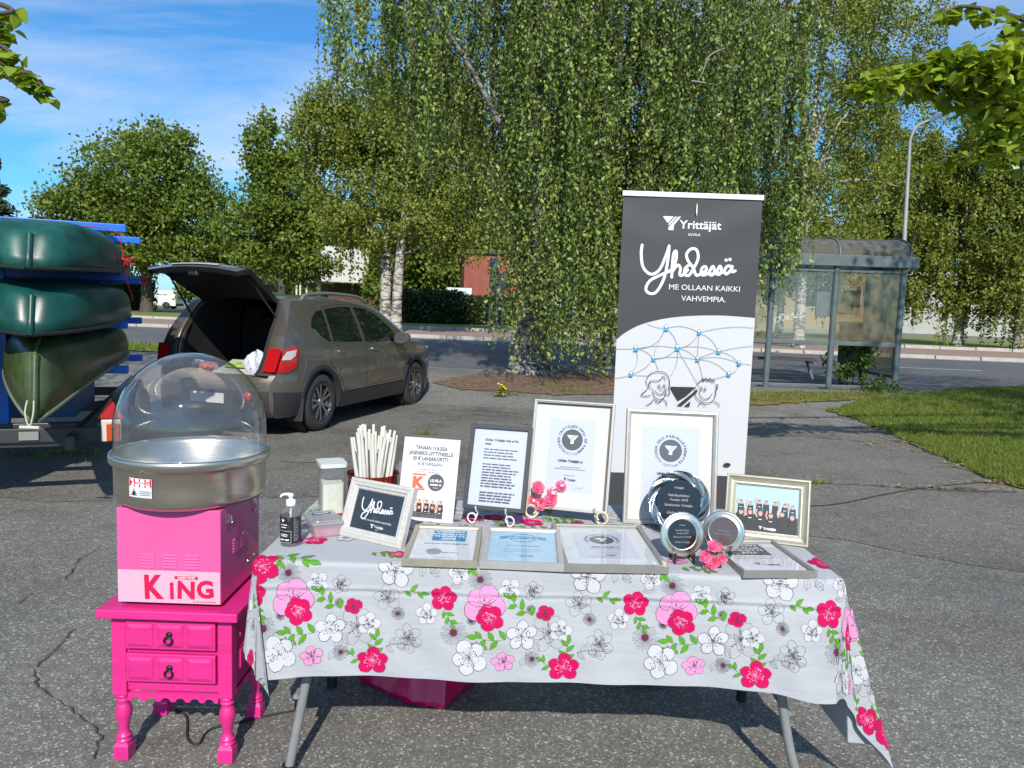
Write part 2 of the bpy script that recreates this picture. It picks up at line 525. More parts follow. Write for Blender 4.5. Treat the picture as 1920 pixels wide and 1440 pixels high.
def y_logo(pr, x, y, s, m):
    """the striped Y mark; x,y = left top; s = width"""
    k = s / 100.0
    q = lambda a, b: (x + a * k, y - b * k)
    pr.poly([q(0, 0), q(52, 0), q(42, 30), q(25, 30)][:2] + [q(26, 34)], m)
    pr.poly([q(0, 0), q(60, 0), q(30, 36)], m)
    pr.poly([q(68, 0), q(78, 0), q(34, 52), q(34, 40)], m)
    pr.poly([q(85, 0), q(100, 0), q(62, 48), q(62, 74), q(34, 74), q(34, 60)], m)

# ------------------------------------------------------------------ ground, street, lawns
def at_ground(px, py, lift=0.0):
    z = 0.0
    for _ in range(12):
        p = at_z(px, py, z + lift); z = 0.5 * z + 0.5 * ground_z(p.x, p.y)
    p = at_z(px, py, z + lift); return p
def asphalt(name, dark, light, stone, big=0.22, scale=135.0, brown=(0.5, 0.42, 0.33), bumpy=0.5):
    m = bpy.data.materials.new(name); m.use_nodes = True
    nt = m.node_tree; b = nt.nodes['Principled BSDF']
    tc = nt.nodes.new('ShaderNodeTexCoord'); V = tc.outputs['Object']
    def noise(sc, det=5, ro=0.6):
        n = nt.nodes.new('ShaderNodeTexNoise'); n.inputs['Scale'].default_value = sc; n.inputs['Detail'].default_value = det; n.inputs['Roughness'].default_value = ro
        nt.links.new(V, n.inputs['Vector']); return n.outputs['Fac']
    def ramp(src, stops):
        r = nt.nodes.new('ShaderNodeValToRGB'); e = r.color_ramp.elements
        while len(e) < len(stops): e.new(0.5)
        for k, (p, c) in enumerate(stops):
            e[k].position = p; e[k].color = (*c, 1) if not isinstance(c, (int, float)) else (c, c, c, 1)
        nt.links.new(src, r.inputs[0]); return r.outputs[0]
    def mix(kind, f, a, bb):
        x = nt.nodes.new('ShaderNodeMixRGB'); x.blend_type = kind
        if isinstance(f, float): x.inputs[0].default_value = f
        else: nt.links.new(f, x.inputs[0])
        for k, q in ((1, a), (2, bb)):
            if isinstance(q, tuple): x.inputs[k].default_value = (*q, 1)
            else: nt.links.new(q, x.inputs[k])
        return x.outputs[0]
    vor = nt.nodes.new('ShaderNodeTexVoronoi'); vor.inputs['Scale'].default_value = scale; nt.links.new(V, vor.inputs['Vector'])
    sep = nt.nodes.new('ShaderNodeSeparateColor'); nt.links.new(vor.outputs['Color'], sep.inputs[0])
    stones = ramp(sep.outputs[0], [(0.0, dark), (0.52, tuple(0.5 * (d + l) for d, l in zip(dark, light))), (0.80, light), (0.93, stone), (1.0, tuple(min(1, v * 1.45) for v in stone))])
    vor2 = nt.nodes.new('ShaderNodeTexVoronoi'); vor2.inputs['Scale'].default_value = scale; vor2.feature = 'DISTANCE_TO_EDGE'; nt.links.new(V, vor2.inputs['Vector'])
    gap = ramp(vor2.outputs['Distance'], [(0.0, 0.60), (0.22, 1.0)])
    c = mix('MULTIPLY', 1.0, stones, gap)
    c = mix('MULTIPLY', 1.0, c, ramp(noise(0.40, 9, 0.68), [(0.32, 1 - 1.3 * big), (0.5, 1.0), (0.7, 1 + big * 0.5)]))
    c = mix('MULTIPLY', ramp(noise(1.3, 6), [(0.52, 0.0), (0.72, 0.55)]), c, brown)
    c = mix('MULTIPLY', 1.0, c, ramp(noise(14, 4), [(0.25, 0.78), (0.75, 1.15)]))
    nt.links.new(c, b.inputs['Base Color']); b.inputs['Roughness'].default_value = 0.82; b.inputs['Specular IOR Level'].default_value = 0.35
    bp = nt.nodes.new('ShaderNodeBump'); bp.inputs['Strength'].default_value = bumpy; bp.inputs['Distance'].default_value = 0.006
    nt.links.new(mix('MULTIPLY', 1.0, gap, stones), bp.inputs['Height']); nt.links.new(bp.outputs[0], b.inputs['Normal'])
    return m
M_LOT = asphalt('old_lot_asphalt', (0.155, 0.150, 0.135), (0.250, 0.242, 0.218), (0.385, 0.372, 0.336))
M_LOT2 = asphalt('worn_brown_asphalt', (0.138, 0.130, 0.112), (0.222, 0.208, 0.18), (0.32, 0.30, 0.262), big=0.35, scale=110)
M_ROAD = asphalt('street_asphalt', (0.115, 0.118, 0.125), (0.165, 0.168, 0.175), (0.23, 0.23, 0.235), scale=140, big=0.18, bumpy=0.2)
M_PAVER = mat('reddish_paving', (0.30, 0.21, 0.165), 0.85, var=0.22, vscale=3.0)
M_KERB = mat('granite_kerb', (0.42, 0.38, 0.34), 0.8, var=0.2, vscale=8)
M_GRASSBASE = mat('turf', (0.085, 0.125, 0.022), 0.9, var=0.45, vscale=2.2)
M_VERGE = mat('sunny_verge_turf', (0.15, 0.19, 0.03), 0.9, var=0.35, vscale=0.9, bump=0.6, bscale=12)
M_DIRT = mat('leaf_litter_soil', (0.15, 0.098, 0.062), 0.95, var=0.55, vscale=14, bump=1.0, bscale=30)
M_MOSS = mat('moss', (0.13, 0.115, 0.02), 0.95, var=0.6, vscale=6, bump=0.8, bscale=40)
M_LINE = mat('worn_road_paint', (0.62, 0.62, 0.60), 0.8, var=0.25, vscale=6)
M_CRACK = mat('crack_shadow', (0.055, 0.052, 0.047), 0.95, var=0.4, vscale=30)

def struct(o): o['kind'] = 'structure'; return o
gx = np.unique(np.concatenate([np.linspace(-700, -40, 12), np.linspace(-40, 40, 81), np.linspace(40, 700, 12)]))
gy = np.unique(np.concatenate([np.linspace(-60, 9, 24), np.linspace(9, 18, 37), np.linspace(18, 60, 20), np.linspace(60, 1200, 14)]))
XX, YY = np.meshgrid(gx, gy)
ZZ = 0.28 * smooth(10.3, 13.6, YY + 0.16 * XX)
def grid_faces(nu, nv):
    i, j = np.meshgrid(np.arange(nu - 1), np.arange(nv - 1)); a = (j * nu + i).ravel()
    return np.stack([a, a + 1, a + 1 + nu, a + nu], 1)
struct(np_mesh('ground', np.stack([XX.ravel(), YY.ravel(), ZZ.ravel()], 1), grid_faces(len(gx), len(gy)), M_LOT, smooth=True))
# older, browner asphalt on the back half of the lot, with an uneven seam
def blob_sheet(name, pts, material, lift=0.004, step=0.5):
    """flat patch that follows the ground: outline given in plan, meshed as a strip fan"""
    P = np.array(pts, float); b = MB()
    cx = P.mean(0); rings = []
    for k in np.linspace(1, 0.02, 6):
        rings.append([(cx[0] + (p[0] - cx[0]) * k, cx[1] + (p[1] - cx[1]) * k, ground_z(cx[0] + (p[0] - cx[0]) * k, cx[1] + (p[1] - cx[1]) * k) + lift) for p in P])
    b.loft(rings, sm=False)
    return struct(b.build(name, material))
def wobble(pts, amp, n=6, seed=1):
    r = random.Random(seed); out = []
    k = len(pts)
    for i in range(k):
        a, c = np.array(pts[i]), np.array(pts[(i + 1) % k])
        for t in range(n): 
            q = a + (c - a) * t / n; out.append((q[0] + r.uniform(-amp, amp), q[1] + r.uniform(-amp, amp)))
    return out
seam = [(-30, 5.35), (-3.4, 5.3), (-1.5, 5.75), (0.4, 5.95), (2.0, 5.2), (3.6, 4.25), (5.0, 4.05), (9, 4.1), (9, 9.6), (6, 10.3), (0, 11.2), (-8, 12.4), (-30, 15)]
sv, sf = [], []
cols = np.linspace(-30, 9, 118)
top_line = np.interp(cols, [-30, -8, 0, 6, 9], [14.5, 12.2, 11.1, 10.2, 9.6])
bot_line = np.interp(cols, [-30, -3.4, -1.5, 0.4, 2.0, 3.6, 5.0, 9], [5.35, 5.3, 5.75, 5.95, 5.2, 4.3, 4.08, 4.1]) + rng.normal(0, 0.05, len(cols))
rows = np.linspace(0, 1, 14)
PX = np.repeat(cols[None], 14, 0); PY = bot_line[None] + (top_line - bot_line)[None] * rows[:, None]
PZ = 0.28 * smooth(10.3, 13.6, PY + 0.16 * PX) + 0.004
struct(np_mesh('worn_asphalt_ground', np.stack([PX.ravel(), PY.ravel(), PZ.ravel()], 1), grid_faces(len(cols), 14), M_LOT2, smooth=True))

# street frame: e runs along it to the right, n across it away from the lot
RA = RAD(9.0); RE = Vector((math.cos(RA), -math.sin(RA), 0)); RN = Vector((math.sin(RA), math.cos(RA), 0)); RO = Vector((0, 16.0, 0.28))
def rp(s, t, z=0.0): return RO + RE * s + RN * t + Vector((0, 0, z))
def strip(name, t0, t1, z, material, s0=-160, s1=160, n=2, kind='structure', zb=None):
    b = MB(); ss = np.linspace(s0, s1, n)
    if zb is None: b.grid(lambda s, t: rp(s, t, z), ss, [t0, t1], sm=False)
    else:
        c = rp((s0 + s1) / 2, (t0 + t1) / 2, (z + zb) / 2); b.box(c, (s1 - s0, t1 - t0, z - zb), (0, 0, -RA))
    o = b.build(name, material, bevel=0.0); o['kind'] = kind; return o
strip('street', -0.8, 13.0, 0.006, M_ROAD)
for k, (t0, t1, s0, s1) in enumerate([(12.45, 12.57, -160, 160), (0.55, 0.67, -160, -4)]):
    struct(strip('street_edge_line', t0, t1, 0.011, M_LINE, s0, s1))
b = MB()
for s in np.arange(-90, 90, 9.0): b.grid(lambda u, v: rp(u, v, 0.011), [s, s + 3.0], [6.3, 6.42], sm=False)
struct(b.build('street_centre_line', M_LINE))
strip('far_pavement', 13.16, 20.6, 0.13, M_PAVER, zb=-0.1)
for row, (t, z) in enumerate(((13.08, 0.14), (20.7, 0.27))):            # two rows of kerb stones, one by one where they can be told apart
    ko = struct(bpy.data.objects.new('kerb', None)); COL.objects.link(ko)
    me = MB().box((0, 0, 0), (1.46, 0.2, 0.24)).mesh('kerb_stone', M_KERB)
    for s in np.arange(-52, 40, 1.5):
        o = link('kerb_stone', me, ko); o.location = rp(s, t, z - 0.12 + random.uniform(-0.012, 0.012)); o.rotation_euler = (0, 0, -RA + random.uniform(-0.012, 0.012))
strip('verge', 20.8, 46, 0.25, M_VERGE, zb=-0.1)
strip('far_street', 33, 38, 0.262, M_ROAD, -160, -12)
strip('far_lot', 46, 140, 0.1, M_VERGE)
strip('far_car_park', 56, 76, 0.108, M_ROAD, -90, -22)
# near grass strip by the street, at the left, and a kerbed patch
strip('near_verge', -0.5, 1.9, 0.03, M_VERGE, -60, -5.6)
# soil with leaf litter under the birches; moss in front of the shelter
def px_blob(name, pix, material, lift, amp=0.12, seed=3):
    pts = [tuple(at_ground(*p))[:2] for p in pix]
    return blob_sheet(name, wobble(pts, amp, 7, seed), material, lift)
px_blob('soil_ground', [(815, 718), (880, 704), (960, 699), (1060, 700), (1180, 705), (1240, 712), (1240, 733), (1150, 741), (1040, 741), (950, 735), (860, 731)], M_DIRT, 0.014, 0.07)
px_blob('moss_ground', [(1395, 738), (1480, 735), (1560, 737), (1660, 739), (1668, 747), (1600, 752), (1500, 757), (1395, 762)], M_MOSS, 0.016, 0.05, 5)
lawn_pix = [(1553, 772), (1600, 757), (1690, 744), (1790, 732), (1930, 727), (2150, 725), (2300, 800), (2150, 935), (2000, 930), (1915, 918), (1850, 898), (1790, 870), (1730, 842), (1670, 812), (1610, 789)]
lawn_xy = [tuple(at_ground(*p))[:2] for p in lawn_pix]
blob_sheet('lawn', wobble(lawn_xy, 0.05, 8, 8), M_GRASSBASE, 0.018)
def inside(poly, x, y):
    P = np.array(poly); r = np.zeros(len(x), bool); j = len(P) - 1
    for i in range(len(P)):
        c = ((P[i, 1] > y) != (P[j, 1] > y)) & (x < (P[j, 0] - P[i, 0]) * (y - P[i, 1]) / (P[j, 1] - P[i, 1] + 1e-12) + P[i, 0])
        r ^= c; j = i
    return r
def blades(name, x, y, h, wd, material, lean=0.5, zoff=0.016, parent=None):
    n = len(x); z = 0.28 * smooth(10.3, 13.6, y + 0.16 * x) + zoff
    a = rng.uniform(0, 2 * np.pi, n); hh = h * rng.uniform(0.45, 1.3, n); ww = wd * rng.uniform(0.6, 1.4, n)
    la = rng.uniform(0, 2 * np.pi, n); ll = hh * lean * rng.uniform(0.1, 1.4, n)
    b0 = np.stack([x - np.cos(a) * ww, y - np.sin(a) * ww, z], 1); b1 = np.stack([x + np.cos(a) * ww, y + np.sin(a) * ww, z], 1)
    tp = np.stack([x + np.cos(la) * ll, y + np.sin(la) * ll, z + hh], 1)
    V = np.stack([b0, b1, tp], 1).reshape(-1, 3)
    return np_mesh(name, V, np.arange(3 * n).reshape(-1, 3), material, tint=rng.uniform(0, 1, n) ** 1.3, parent=parent)
M_BLADE = leaf_mat('grass_blade', (0.09, 0.15, 0.018), (0.26, 0.29, 0.05), 0.3, 0.5)
lx = np.array([p[0] for p in lawn_xy]); ly = np.array([p[1] for p in lawn_xy])
cx_ = rng.uniform(lx.min(), lx.max(), 400000); cy_ = ly.min() + (ly.max() - ly.min()) * rng.uniform(0, 1, 400000) ** 1.5
k_ = inside(wobble(lawn_xy, 0.07, 8, 9), cx_, cy_) & (cx_ < cy_ * 0.75 + 0.8)
cx_, cy_ = cx_[k_][:110000], cy_[k_][:110000]
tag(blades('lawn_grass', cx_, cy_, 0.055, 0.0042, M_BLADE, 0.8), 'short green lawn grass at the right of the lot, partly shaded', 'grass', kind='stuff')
# weeds and moss tufts along the seams and at the shelter's foot
wx, wy = [], []
for (px, py, n, sp) in [(1430, 742, 260, 0.5), (1520, 745, 260, 0.5), (1600, 742, 300, 0.45), (1655, 737, 260, 0.25), (800, 816, 60, 0.06), (955, 742, 80, 0.12), (1065, 735, 120, 0.15), (60, 855, 90, 0.5), (150, 853, 70, 0.3), (1528, 908, 40, 0.06), (1030, 722, 80, 0.3), (650, 700, 60, .5)]:
    p = at_ground(px, py); wx.append(p.x + rng.normal(0, sp, n)); wy.append(p.y + rng.normal(0, sp * 0.35, n))
tag(blades('weeds', np.concatenate(wx), np.concatenate(wy), 0.07, 0.006, M_BLADE, 0.9, 0.01), 'low weeds growing from asphalt seams and soil', 'weeds', kind='stuff')
tv = np.linspace(-30, -6, 9000); tt = rng.uniform(-0.5, 1.9, 9000)
q = np.array([tuple(rp(s, t)) for s, t in zip(tv, tt)])
tag(blades('verge_grass', q[:, 0], q[:, 1], 0.09, 0.012, M_BLADE, 0.8, 0.035), 'grass strip between the lot and the street', 'grass', kind='stuff')
# fallen leaves and litter
def litter(name, spots, material, size, label):
    V, T = [], []
    for (px, py, n, sx, sy) in spots:
        c = at_ground(px, py)
        for _ in range(n):
            x, y = c.x + random.gauss(0, sx), c.y + random.gauss(0, sy); z = ground_z(x, y) + 0.022 + random.uniform(0, 0.01)
            a = random.uniform(0, 6.28); s = size * random.uniform(0.5, 1.3); tl = random.uniform(-0.5, 0.5)
            for (u, v) in ((-1, 0), (0, -0.55), (1, 0), (0, 0.55)):
                V.append((x + s * (u * math.cos(a) - v * math.sin(a)), y + s * (u * math.sin(a) + v * math.cos(a)), z + s * u * tl * 0.5 + s * 0.2))
            T.append(random.random())
    V = np.array(V)
    return tag(np_mesh(name, V, np.arange(len(V)).reshape(-1, 4), material, tint=np.array(T)), label, 'leaves', kind='stuff')
M_DEAD = leaf_mat('dead_leaf', (0.16, 0.075, 0.03), (0.52, 0.40, 0.18), 0.1, 0.7)
litter('fallen_leaves', [(1000, 722, 420, 1.4, 0.35), (1180, 728, 240, 0.8, 0.3), (900, 722, 120, 0.5, 0.3), (1590, 783, 40, 0.12, 0.1), (1640, 803, 50, 0.12, 0.12), (1700, 830, 90, 0.2, 0.1),
                         (1740, 848, 70, 0.15, 0.08), (1800, 877, 60, 0.15, 0.08), (1870, 908, 60, 0.15, 0.06), (1640, 835, 50, 0.3, 0.12), (1750, 917, 60, 0.25, 0.03), (1850, 922, 50, 0.2, 0.03), (1480, 752, 90, 0.6, 0.15)],
       M_DEAD, 0.022, 'brown and yellow fallen leaves along the lawn edge and under the birches')
# cracks in the asphalt
def crack(pix, w, seed):
    r = random.Random(seed); P = []
    for i in range(len(pix) - 1):
        for t in np.linspace(0, 1, 9)[:-1]:
            x = pix[i][0] + (pix[i + 1][0] - pix[i][0]) * t; y = pix[i][1] + (pix[i + 1][1] - pix[i][1]) * t
            p = at_ground(x, y); P.append((p.x + r.gauss(0, 0.0045), p.y + r.gauss(0, 0.0045)))
    P = np.array(P); d = np.gradient(P, axis=0); d /= np.linalg.norm(d, axis=1, keepdims=True) + 1e-9
    nn = np.stack([-d[:, 1], d[:, 0]], 1); ww = np.array([w * r.uniform(0.3, 1.2) for _ in P])
    ww[0] = ww[-1] = 0.001
    b = MB(); n = len(P)
    vs = [(p[0] + q[0] * k, p[1] + q[1] * k, ground_z(*p) + 0.008) for p, q, k in zip(P, nn, ww)] + [(p[0] - q[0] * k, p[1] - q[1] * k, ground_z(*p) + 0.008) for p, q, k in zip(P, nn, ww)]
    b.add(vs, [(n + i, n + i + 1, i + 1, i) for i in range(n - 1)])
    struct(b.build('ground_crack', M_CRACK))
crack([(138, 1182), (118, 1205), (62, 1258), (70, 1290), (150, 1345), (192, 1382), (172, 1432)], 0.0042, 1)
crack([(32, 1134), (70, 1108)], 0.004, 2)
crack([(120, 1090), (150, 1050), (200, 1020)], 0.0035, 3)
crack([(830, 880), (760, 872), (690, 866), (560, 869), (520, 866)], 0.008, 4)
crack([(1400, 905), (1530, 907), (1640, 912), (1760, 921), (1920, 925)], 0.012, 5)
crack([(1400, 822), (1500, 818), (1600, 827), (1690, 838)], 0.012, 6)
crack([(820, 772), (900, 770), (990, 778)], 0.014, 7)
crack([(810, 790), (880, 786), (960, 792), (1000, 800)], 0.008, 8)
crack([(0, 853), (90, 852), (190, 851)], 0.016, 9)

# ------------------------------------------------------------------ folding table and printed cloth
ZT = 0.738                      # table top
TX0, TX1, TY0, TY1 = -0.735, 0.992, 2.150, 2.905
M_PLASTIC_W = mat('white_table_plastic', (0.72, 0.72, 0.70), 0.5)
M_LEG = mat('grey_powder_coat', (0.23, 0.24, 0.24), 0.35, var=0.1, vscale=30)
M_RUBBER = mat('black_rubber', (0.02, 0.02, 0.02), 0.7)
tbl = empty('folding_table', ((TX0 + TX1) / 2, (TY0 + TY1) / 2, 0), label='long folding table with grey tube legs under the floral cloth', cat='table')
hw, hd = (TX1 - TX0) / 2, (TY1 - TY0) / 2
part('tabletop', lambda b: b.box((0, 0, ZT - 0.022), (2 * hw - 0.006, 2 * hd - 0.006, 0.036)), M_PLASTIC_W, tbl, bevel=0.008)
for sx in (-1, 1):
    for sy in (-1, 1):
        foot = Vector((sx * (hw - 0.045) + (0.02 if sx < 0 else 0), sy * (hd - 0.09), 0.012)); knee = Vector((sx * (hw - 0.088) + (0.02 if sx < 0 else 0), sy * (hd - 0.085), 0.20)); top = Vector((sx * (hw - 0.19), sy * (hd - 0.08), ZT - 0.045))
        pts = [foot + Vector((sx * 0.004, 0, 0)), foot + Vector((0, 0, 0.05)), knee, top] if sx > 0 else [foot, foot + (top - foot) * 0.5, top]
        P = [tuple(p) for p in catmull([tuple(p) for p in pts], 5)]
        lg = part('leg', lambda b: b.tube(P, 0.0145, 12), M_LEG, tbl)
        part('foot_cap', lambda b: b.cyl(foot - Vector((0, 0, 0.012)), foot + Vector((0, 0, 0.03)), 0.0195, n=12), M_RUBBER, lg)
    part('cross_bar', lambda b: b.cyl((sx * (hw - 0.09), -hd + 0.085, 0.27), (sx * (hw - 0.09), hd - 0.085, 0.27), 0.009), M_LEG, tbl)
    part('brace', lambda b: b.cyl((sx * (hw - 0.13), 0, 0.45), (sx * (hw - 0.62), 0, ZT - 0.05), 0.008), M_LEG, tbl)

W_, D_ = TX1 - TX0, TY1 - TY0
CF, CR_, CL_, CB = 0.345, 0.52, 0.30, 0.12      # overhang: front, right, left, back
def gvec(keys, phi):
    ks = [k[0] for k in keys]; t = np.interp(phi, ks, range(len(ks))); i = int(min(math.floor(t), len(ks) - 2)); f = t - i; f = f * f * (3 - 2 * f)
    a, b_ = np.array(keys[i][1], float), np.array(keys[i + 1][1], float); v = a + (b_ - a) * f; return v / np.linalg.norm(v)
KEY_R = [(0, (0.00, -0.07, -1)), (20, (0.05, -0.13, -1)), (40, (0.15, -0.03, -1)), (56, (0.31, -0.07, -1)), (72, (0.25, 0.0, -1)), (90, (0.10, 0.0, -1))]
KEY_L = [(0, (0.03, -0.06, -1)), (18, (0.13, -0.13, -1)), (40, (0.15, -0.10, -1)), (58, (0.02, -0.03, -1)), (74, (-0.08, -0.01, -1)), (90, (-0.12, 0.03, -1))]
RB = 0.014
def cloth_pt(u, v):
    """cloth coordinates (u along the table, v from the front edge inwards) -> place"""
    du = 0.0; side = 0
    if u > W_: du, side = u - W_, 1
    elif u < 0: du, side = -u, -1
    dv = -v if v < 0 else 0.0
    back = max(0.0, v - D_)
    base = np.array([TX0 + min(max(u, 0), W_), TY0 + min(max(v, 0), D_), ZT + 0.004])
    if du == 0 and dv == 0 and back == 0:
        # nearly flat top: faint ripples and the fold creases
        base[2] += 0.0012 * (1 + math.sin(u * 17 + v * 9) * math.sin(v * 13 - u * 3)) * min(1, min(u, W_ - u, v, D_ - v) / 0.05)
        return base
    if back > 0: return base + np.array([0.0, 0.012, -back]) 
    r = math.hypot(du, dv)
    if side < 0 and dv > 0 and r > 0.36: r = 0.36 + (r - 0.36) * 0.55      # the left corner is tucked up a little
    if side == 0: g = np.array([0.0, -0.06, -1.0]); out = np.array([0, -1, 0])
    elif dv == 0: g = np.array([side * 0.10, 0, -1.0]) if side > 0 else np.array([-0.12, 0.03, -1.0]); out = np.array([side, 0, 0])
    else:
        phi = math.degrees(math.atan2(du, dv)); g = gvec(KEY_R if side > 0 else KEY_L, phi)
        out = np.array([side * du, -dv, 0]) / math.hypot(du, dv)
    g = g / np.linalg.norm(g)
    # roll over the edge
    arc = RB * math.pi / 2
    if r < arc:
        a = r / RB; p = base + out * RB * math.sin(a) + np.array([0, 0, -RB * (1 - math.cos(a))])
    else:
        p = base + out * RB + np.array([0, 0, -RB]) + g * (r - arc)
    if side == 0:
        f = min(1, r / 0.12)
        e = math.exp(-((u - 0.0) / 0.16) ** 2) + math.exp(-((u - W_) / 0.16) ** 2)
        p[1] += f * (0.007 * math.sin(u * 6.3 + 0.6) + 0.004 * math.sin(u * 14 + 2) * r / 0.3 - 0.012 * math.exp(-((u - W_ + 0.10) / 0.07) ** 2) * r / 0.3 + 0.0022 * math.sin(u * 31 + v * 26))
        p[1] -= 0.0025 * math.exp(-((r - 0.082) / 0.006) ** 2) - 0.0022 * math.exp(-((r - 0.094) / 0.006) ** 2)     # pressed fold crease along the front
        p[2] -= f * (r / CF) * (0.034 * math.exp(-((u - W_) / 0.13) ** 2) + 0.026 * math.exp(-((u) / 0.15) ** 2))
    elif dv > 0:
        w = math.exp(-(du / 0.05) ** 2); p[2] -= min(1, r / 0.12) * (r / CF) * (0.034 if side > 0 else 0.026) * w
    return p
def cloth_lift(u, v, l):
    h = 0.003
    p = cloth_pt(u, v); a = cloth_pt(u + h, v) - cloth_pt(u - h, v); b_ = cloth_pt(u, v + h) - cloth_pt(u, v - h)
    n = np.cross(a, b_); n /= np.linalg.norm(n) + 1e-12
    return tuple(p + n * l)
M_CLOTH = mat('grey_white_cotton', (0.385, 0.395, 0.415), 0.85, var=0.06, vscale=4, bump=0.55, bscale=11, stretch=(0.7, 1.0, 1.8), spec=0.2)
M_CLOTH.node_tree.nodes['Principled BSDF'].inputs['Sheen Weight'].default_value = 0.15
us = np.unique(np.round(np.concatenate([np.linspace(-CL_, 0, 32), np.linspace(0, 0.04, 7), np.linspace(0.04, W_ - 0.04, 180), np.linspace(W_ - 0.04, W_, 7), np.linspace(W_, W_ + CR_, 52)]), 5))
vs = np.unique(np.round(np.concatenate([np.linspace(-CF, -0.11, 28), np.linspace(-0.11, -0.07, 14), np.linspace(-0.07, -0.024, 6), np.linspace(-0.024, 0.0, 7), np.linspace(0, D_, 34), np.linspace(D_, D_ + CB, 8)]), 5))
b = MB(); b.grid(lambda u, v: tuple(cloth_pt(u, v)), us, vs)
cloth = b.build('tablecloth', M_CLOTH)
cloth.data.polygons.foreach_set('use_smooth', [True] * len(cloth.data.polygons))
tag(cloth, 'white and grey tablecloth printed with pink flowers, hanging over the long table', 'tablecloth')

# the floral print. Drawn once as a repeat 0.567 m wide, in photograph pixels of the front panel, then repeated
F_MAG, F_PINK, F_GRN, F_WHT, F_LINE, F_GREY, F_PUR = range(7)
FL_MATS = [mat('print_magenta', '#bf0550', 0.8, spec=0.2), mat('print_pink', '#cf8bb4', 0.8, spec=0.2), mat('print_green', '#55981f', 0.8, spec=0.2), mat('print_white', (0.50, 0.50, 0.52), 0.85, spec=0.2),
           mat('print_black_line', (0.045, 0.045, 0.05), 0.8), mat('print_grey_line', (0.13, 0.13, 0.145), 0.8), mat('print_plum', '#5c1a3c', 0.8)]
def to_cloth(px, py):
    p = at_y(px, py, TY0 - 0.03)
    if p.z < ZT: return np.array([p.x - TX0, -(ZT - p.z)])
    q = at_z(px, py, ZT); return np.array([q.x - TX0, q.y - TY0])
PXM = 1 / 670.0
fr = random.Random(5)
def petal(c, a, L, w, notch=0.0, n=9):
    pts = []
    for k in range(n + 1):
        t = k / n; pts.append((t * L, w * math.sin(math.pi * min(1, t * 0.98 + 0.02)) ** 0.65 * (0.45 + 0.6 * t)))
    pts = pts + [(L * (1.0 - notch), 0.0)] + [(x, -y) for x, y in reversed(pts)]
    ca, sa = math.cos(a), math.sin(a)
    return [(c[0] + x * ca - y * sa, c[1] + x * sa + y * ca) for x, y in pts]
def stamens(pr, c, r, m, n=16, dots=True, seed=0):
    q = random.Random(seed)
    for k in range(n):
        a = 2 * math.pi * k / n + q.uniform(-0.15, 0.15); l = r * q.uniform(0.55, 1.0)
        pr.stroke([c, (c[0] + l * math.cos(a), c[1] + l * math.sin(a))], 0.0011, m)
    if dots:
        for k in range(int(n * 2.2)):
            a = q.uniform(0, 6.28); l = r * q.uniform(0.75, 1.35); d = 0.0016 * q.uniform(0.7, 1.4)
            pr.disc(c[0] + l * math.cos(a), c[1] + l * math.sin(a), d, m, 6)
def flower(pr, c, r, n=5, fill=None, line=F_LINE, lw=0.0016, cen=F_LINE, a0=0.0, sq=1.0, seed=0, open_=1.12, cr=0.3):
    q = random.Random(seed)
    for k in range(n):
        a = a0 + 2 * math.pi * k / n + q.uniform(-0.1, 0.1); L = r * q.uniform(0.9, 1.08); w = r * open_ * math.pi / n * q.uniform(0.62, 0.74)
        P = petal(c, a, L, w, q.uniform(0.0, 0.07)); P = [(x, c[1] + (y - c[1]) * sq) for x, y in P]
        if fill is not None: pr.fan(P, fill)
        if line is not None: pr.stroke(P, lw, line)
    if cen is not None: stamens(pr, c, r * cr, cen, 14, True, seed)
def daisy(pr, c, r, seed=0, cen=F_PUR, cr=0.27):
    q = random.Random(seed)
    for k in range(22):
        a = 2 * math.pi * k / 22 + q.uniform(-0.06, 0.06); L = r * q.uniform(0.8, 1.05)
        P = petal((c[0] + r * 0.25 * math.cos(a), c[1] + r * 0.25 * math.sin(a)), a, L * 0.75, r * 0.085)
        pr.stroke(P, 0.0009, F_GREY)
    pr.disc(c[0], c[1], r * cr, cen, 14)
def leaf2(pr, c, a, L, w, fill=F_GRN, line=F_LINE, lw=0.0011):
    up = [(t * L, w * math.sin(math.pi * t) ** 0.9 * (1.15 - 0.5 * t)) for t in np.linspace(0, 1, 8)]
    P = up + [(x, -y) for x, y in reversed(up)]
    ca, sa = math.cos(a), math.sin(a); T = lambda x, y: (c[0] + x * ca - y * sa, c[1] + x * sa + y * ca)
    P = [T(x, y) for x, y in P]
    if fill is not None: pr.fan(P, fill)
    if line is not None: pr.stroke(P, lw, line); pr.stroke([T(0, 0), T(L * 0.8, 0)], 0.0008, line)
def sprig(pr, c, a, L, n=5, fill=F_GRN, line=F_LINE, ls=0.42, seed=0):
    q = random.Random(seed); ca, sa = math.cos(a), math.sin(a)
    stem = [(c[0] + t * L * ca - 0.08 * L * math.sin(3 * t) * sa, c[1] + t * L * sa + 0.08 * L * math.sin(3 * t) * ca) for t in np.linspace(0, 1, 8)]
    pr.stroke(stem, 0.0016, fill if fill is not None else line)
    for k in range(n):
        t = (k + 0.7) / n; p = stem[min(7, int(t * 7))]; sd = 1 if k % 2 else -1
        leaf2(pr, p, a + sd * q.uniform(0.7, 1.0), L * ls * q.uniform(0.8, 1.1), L * ls * 0.24, fill, line)
    leaf2(pr, stem[-1], a, L * ls, L * ls * 0.24, fill, line)
MARKS = []
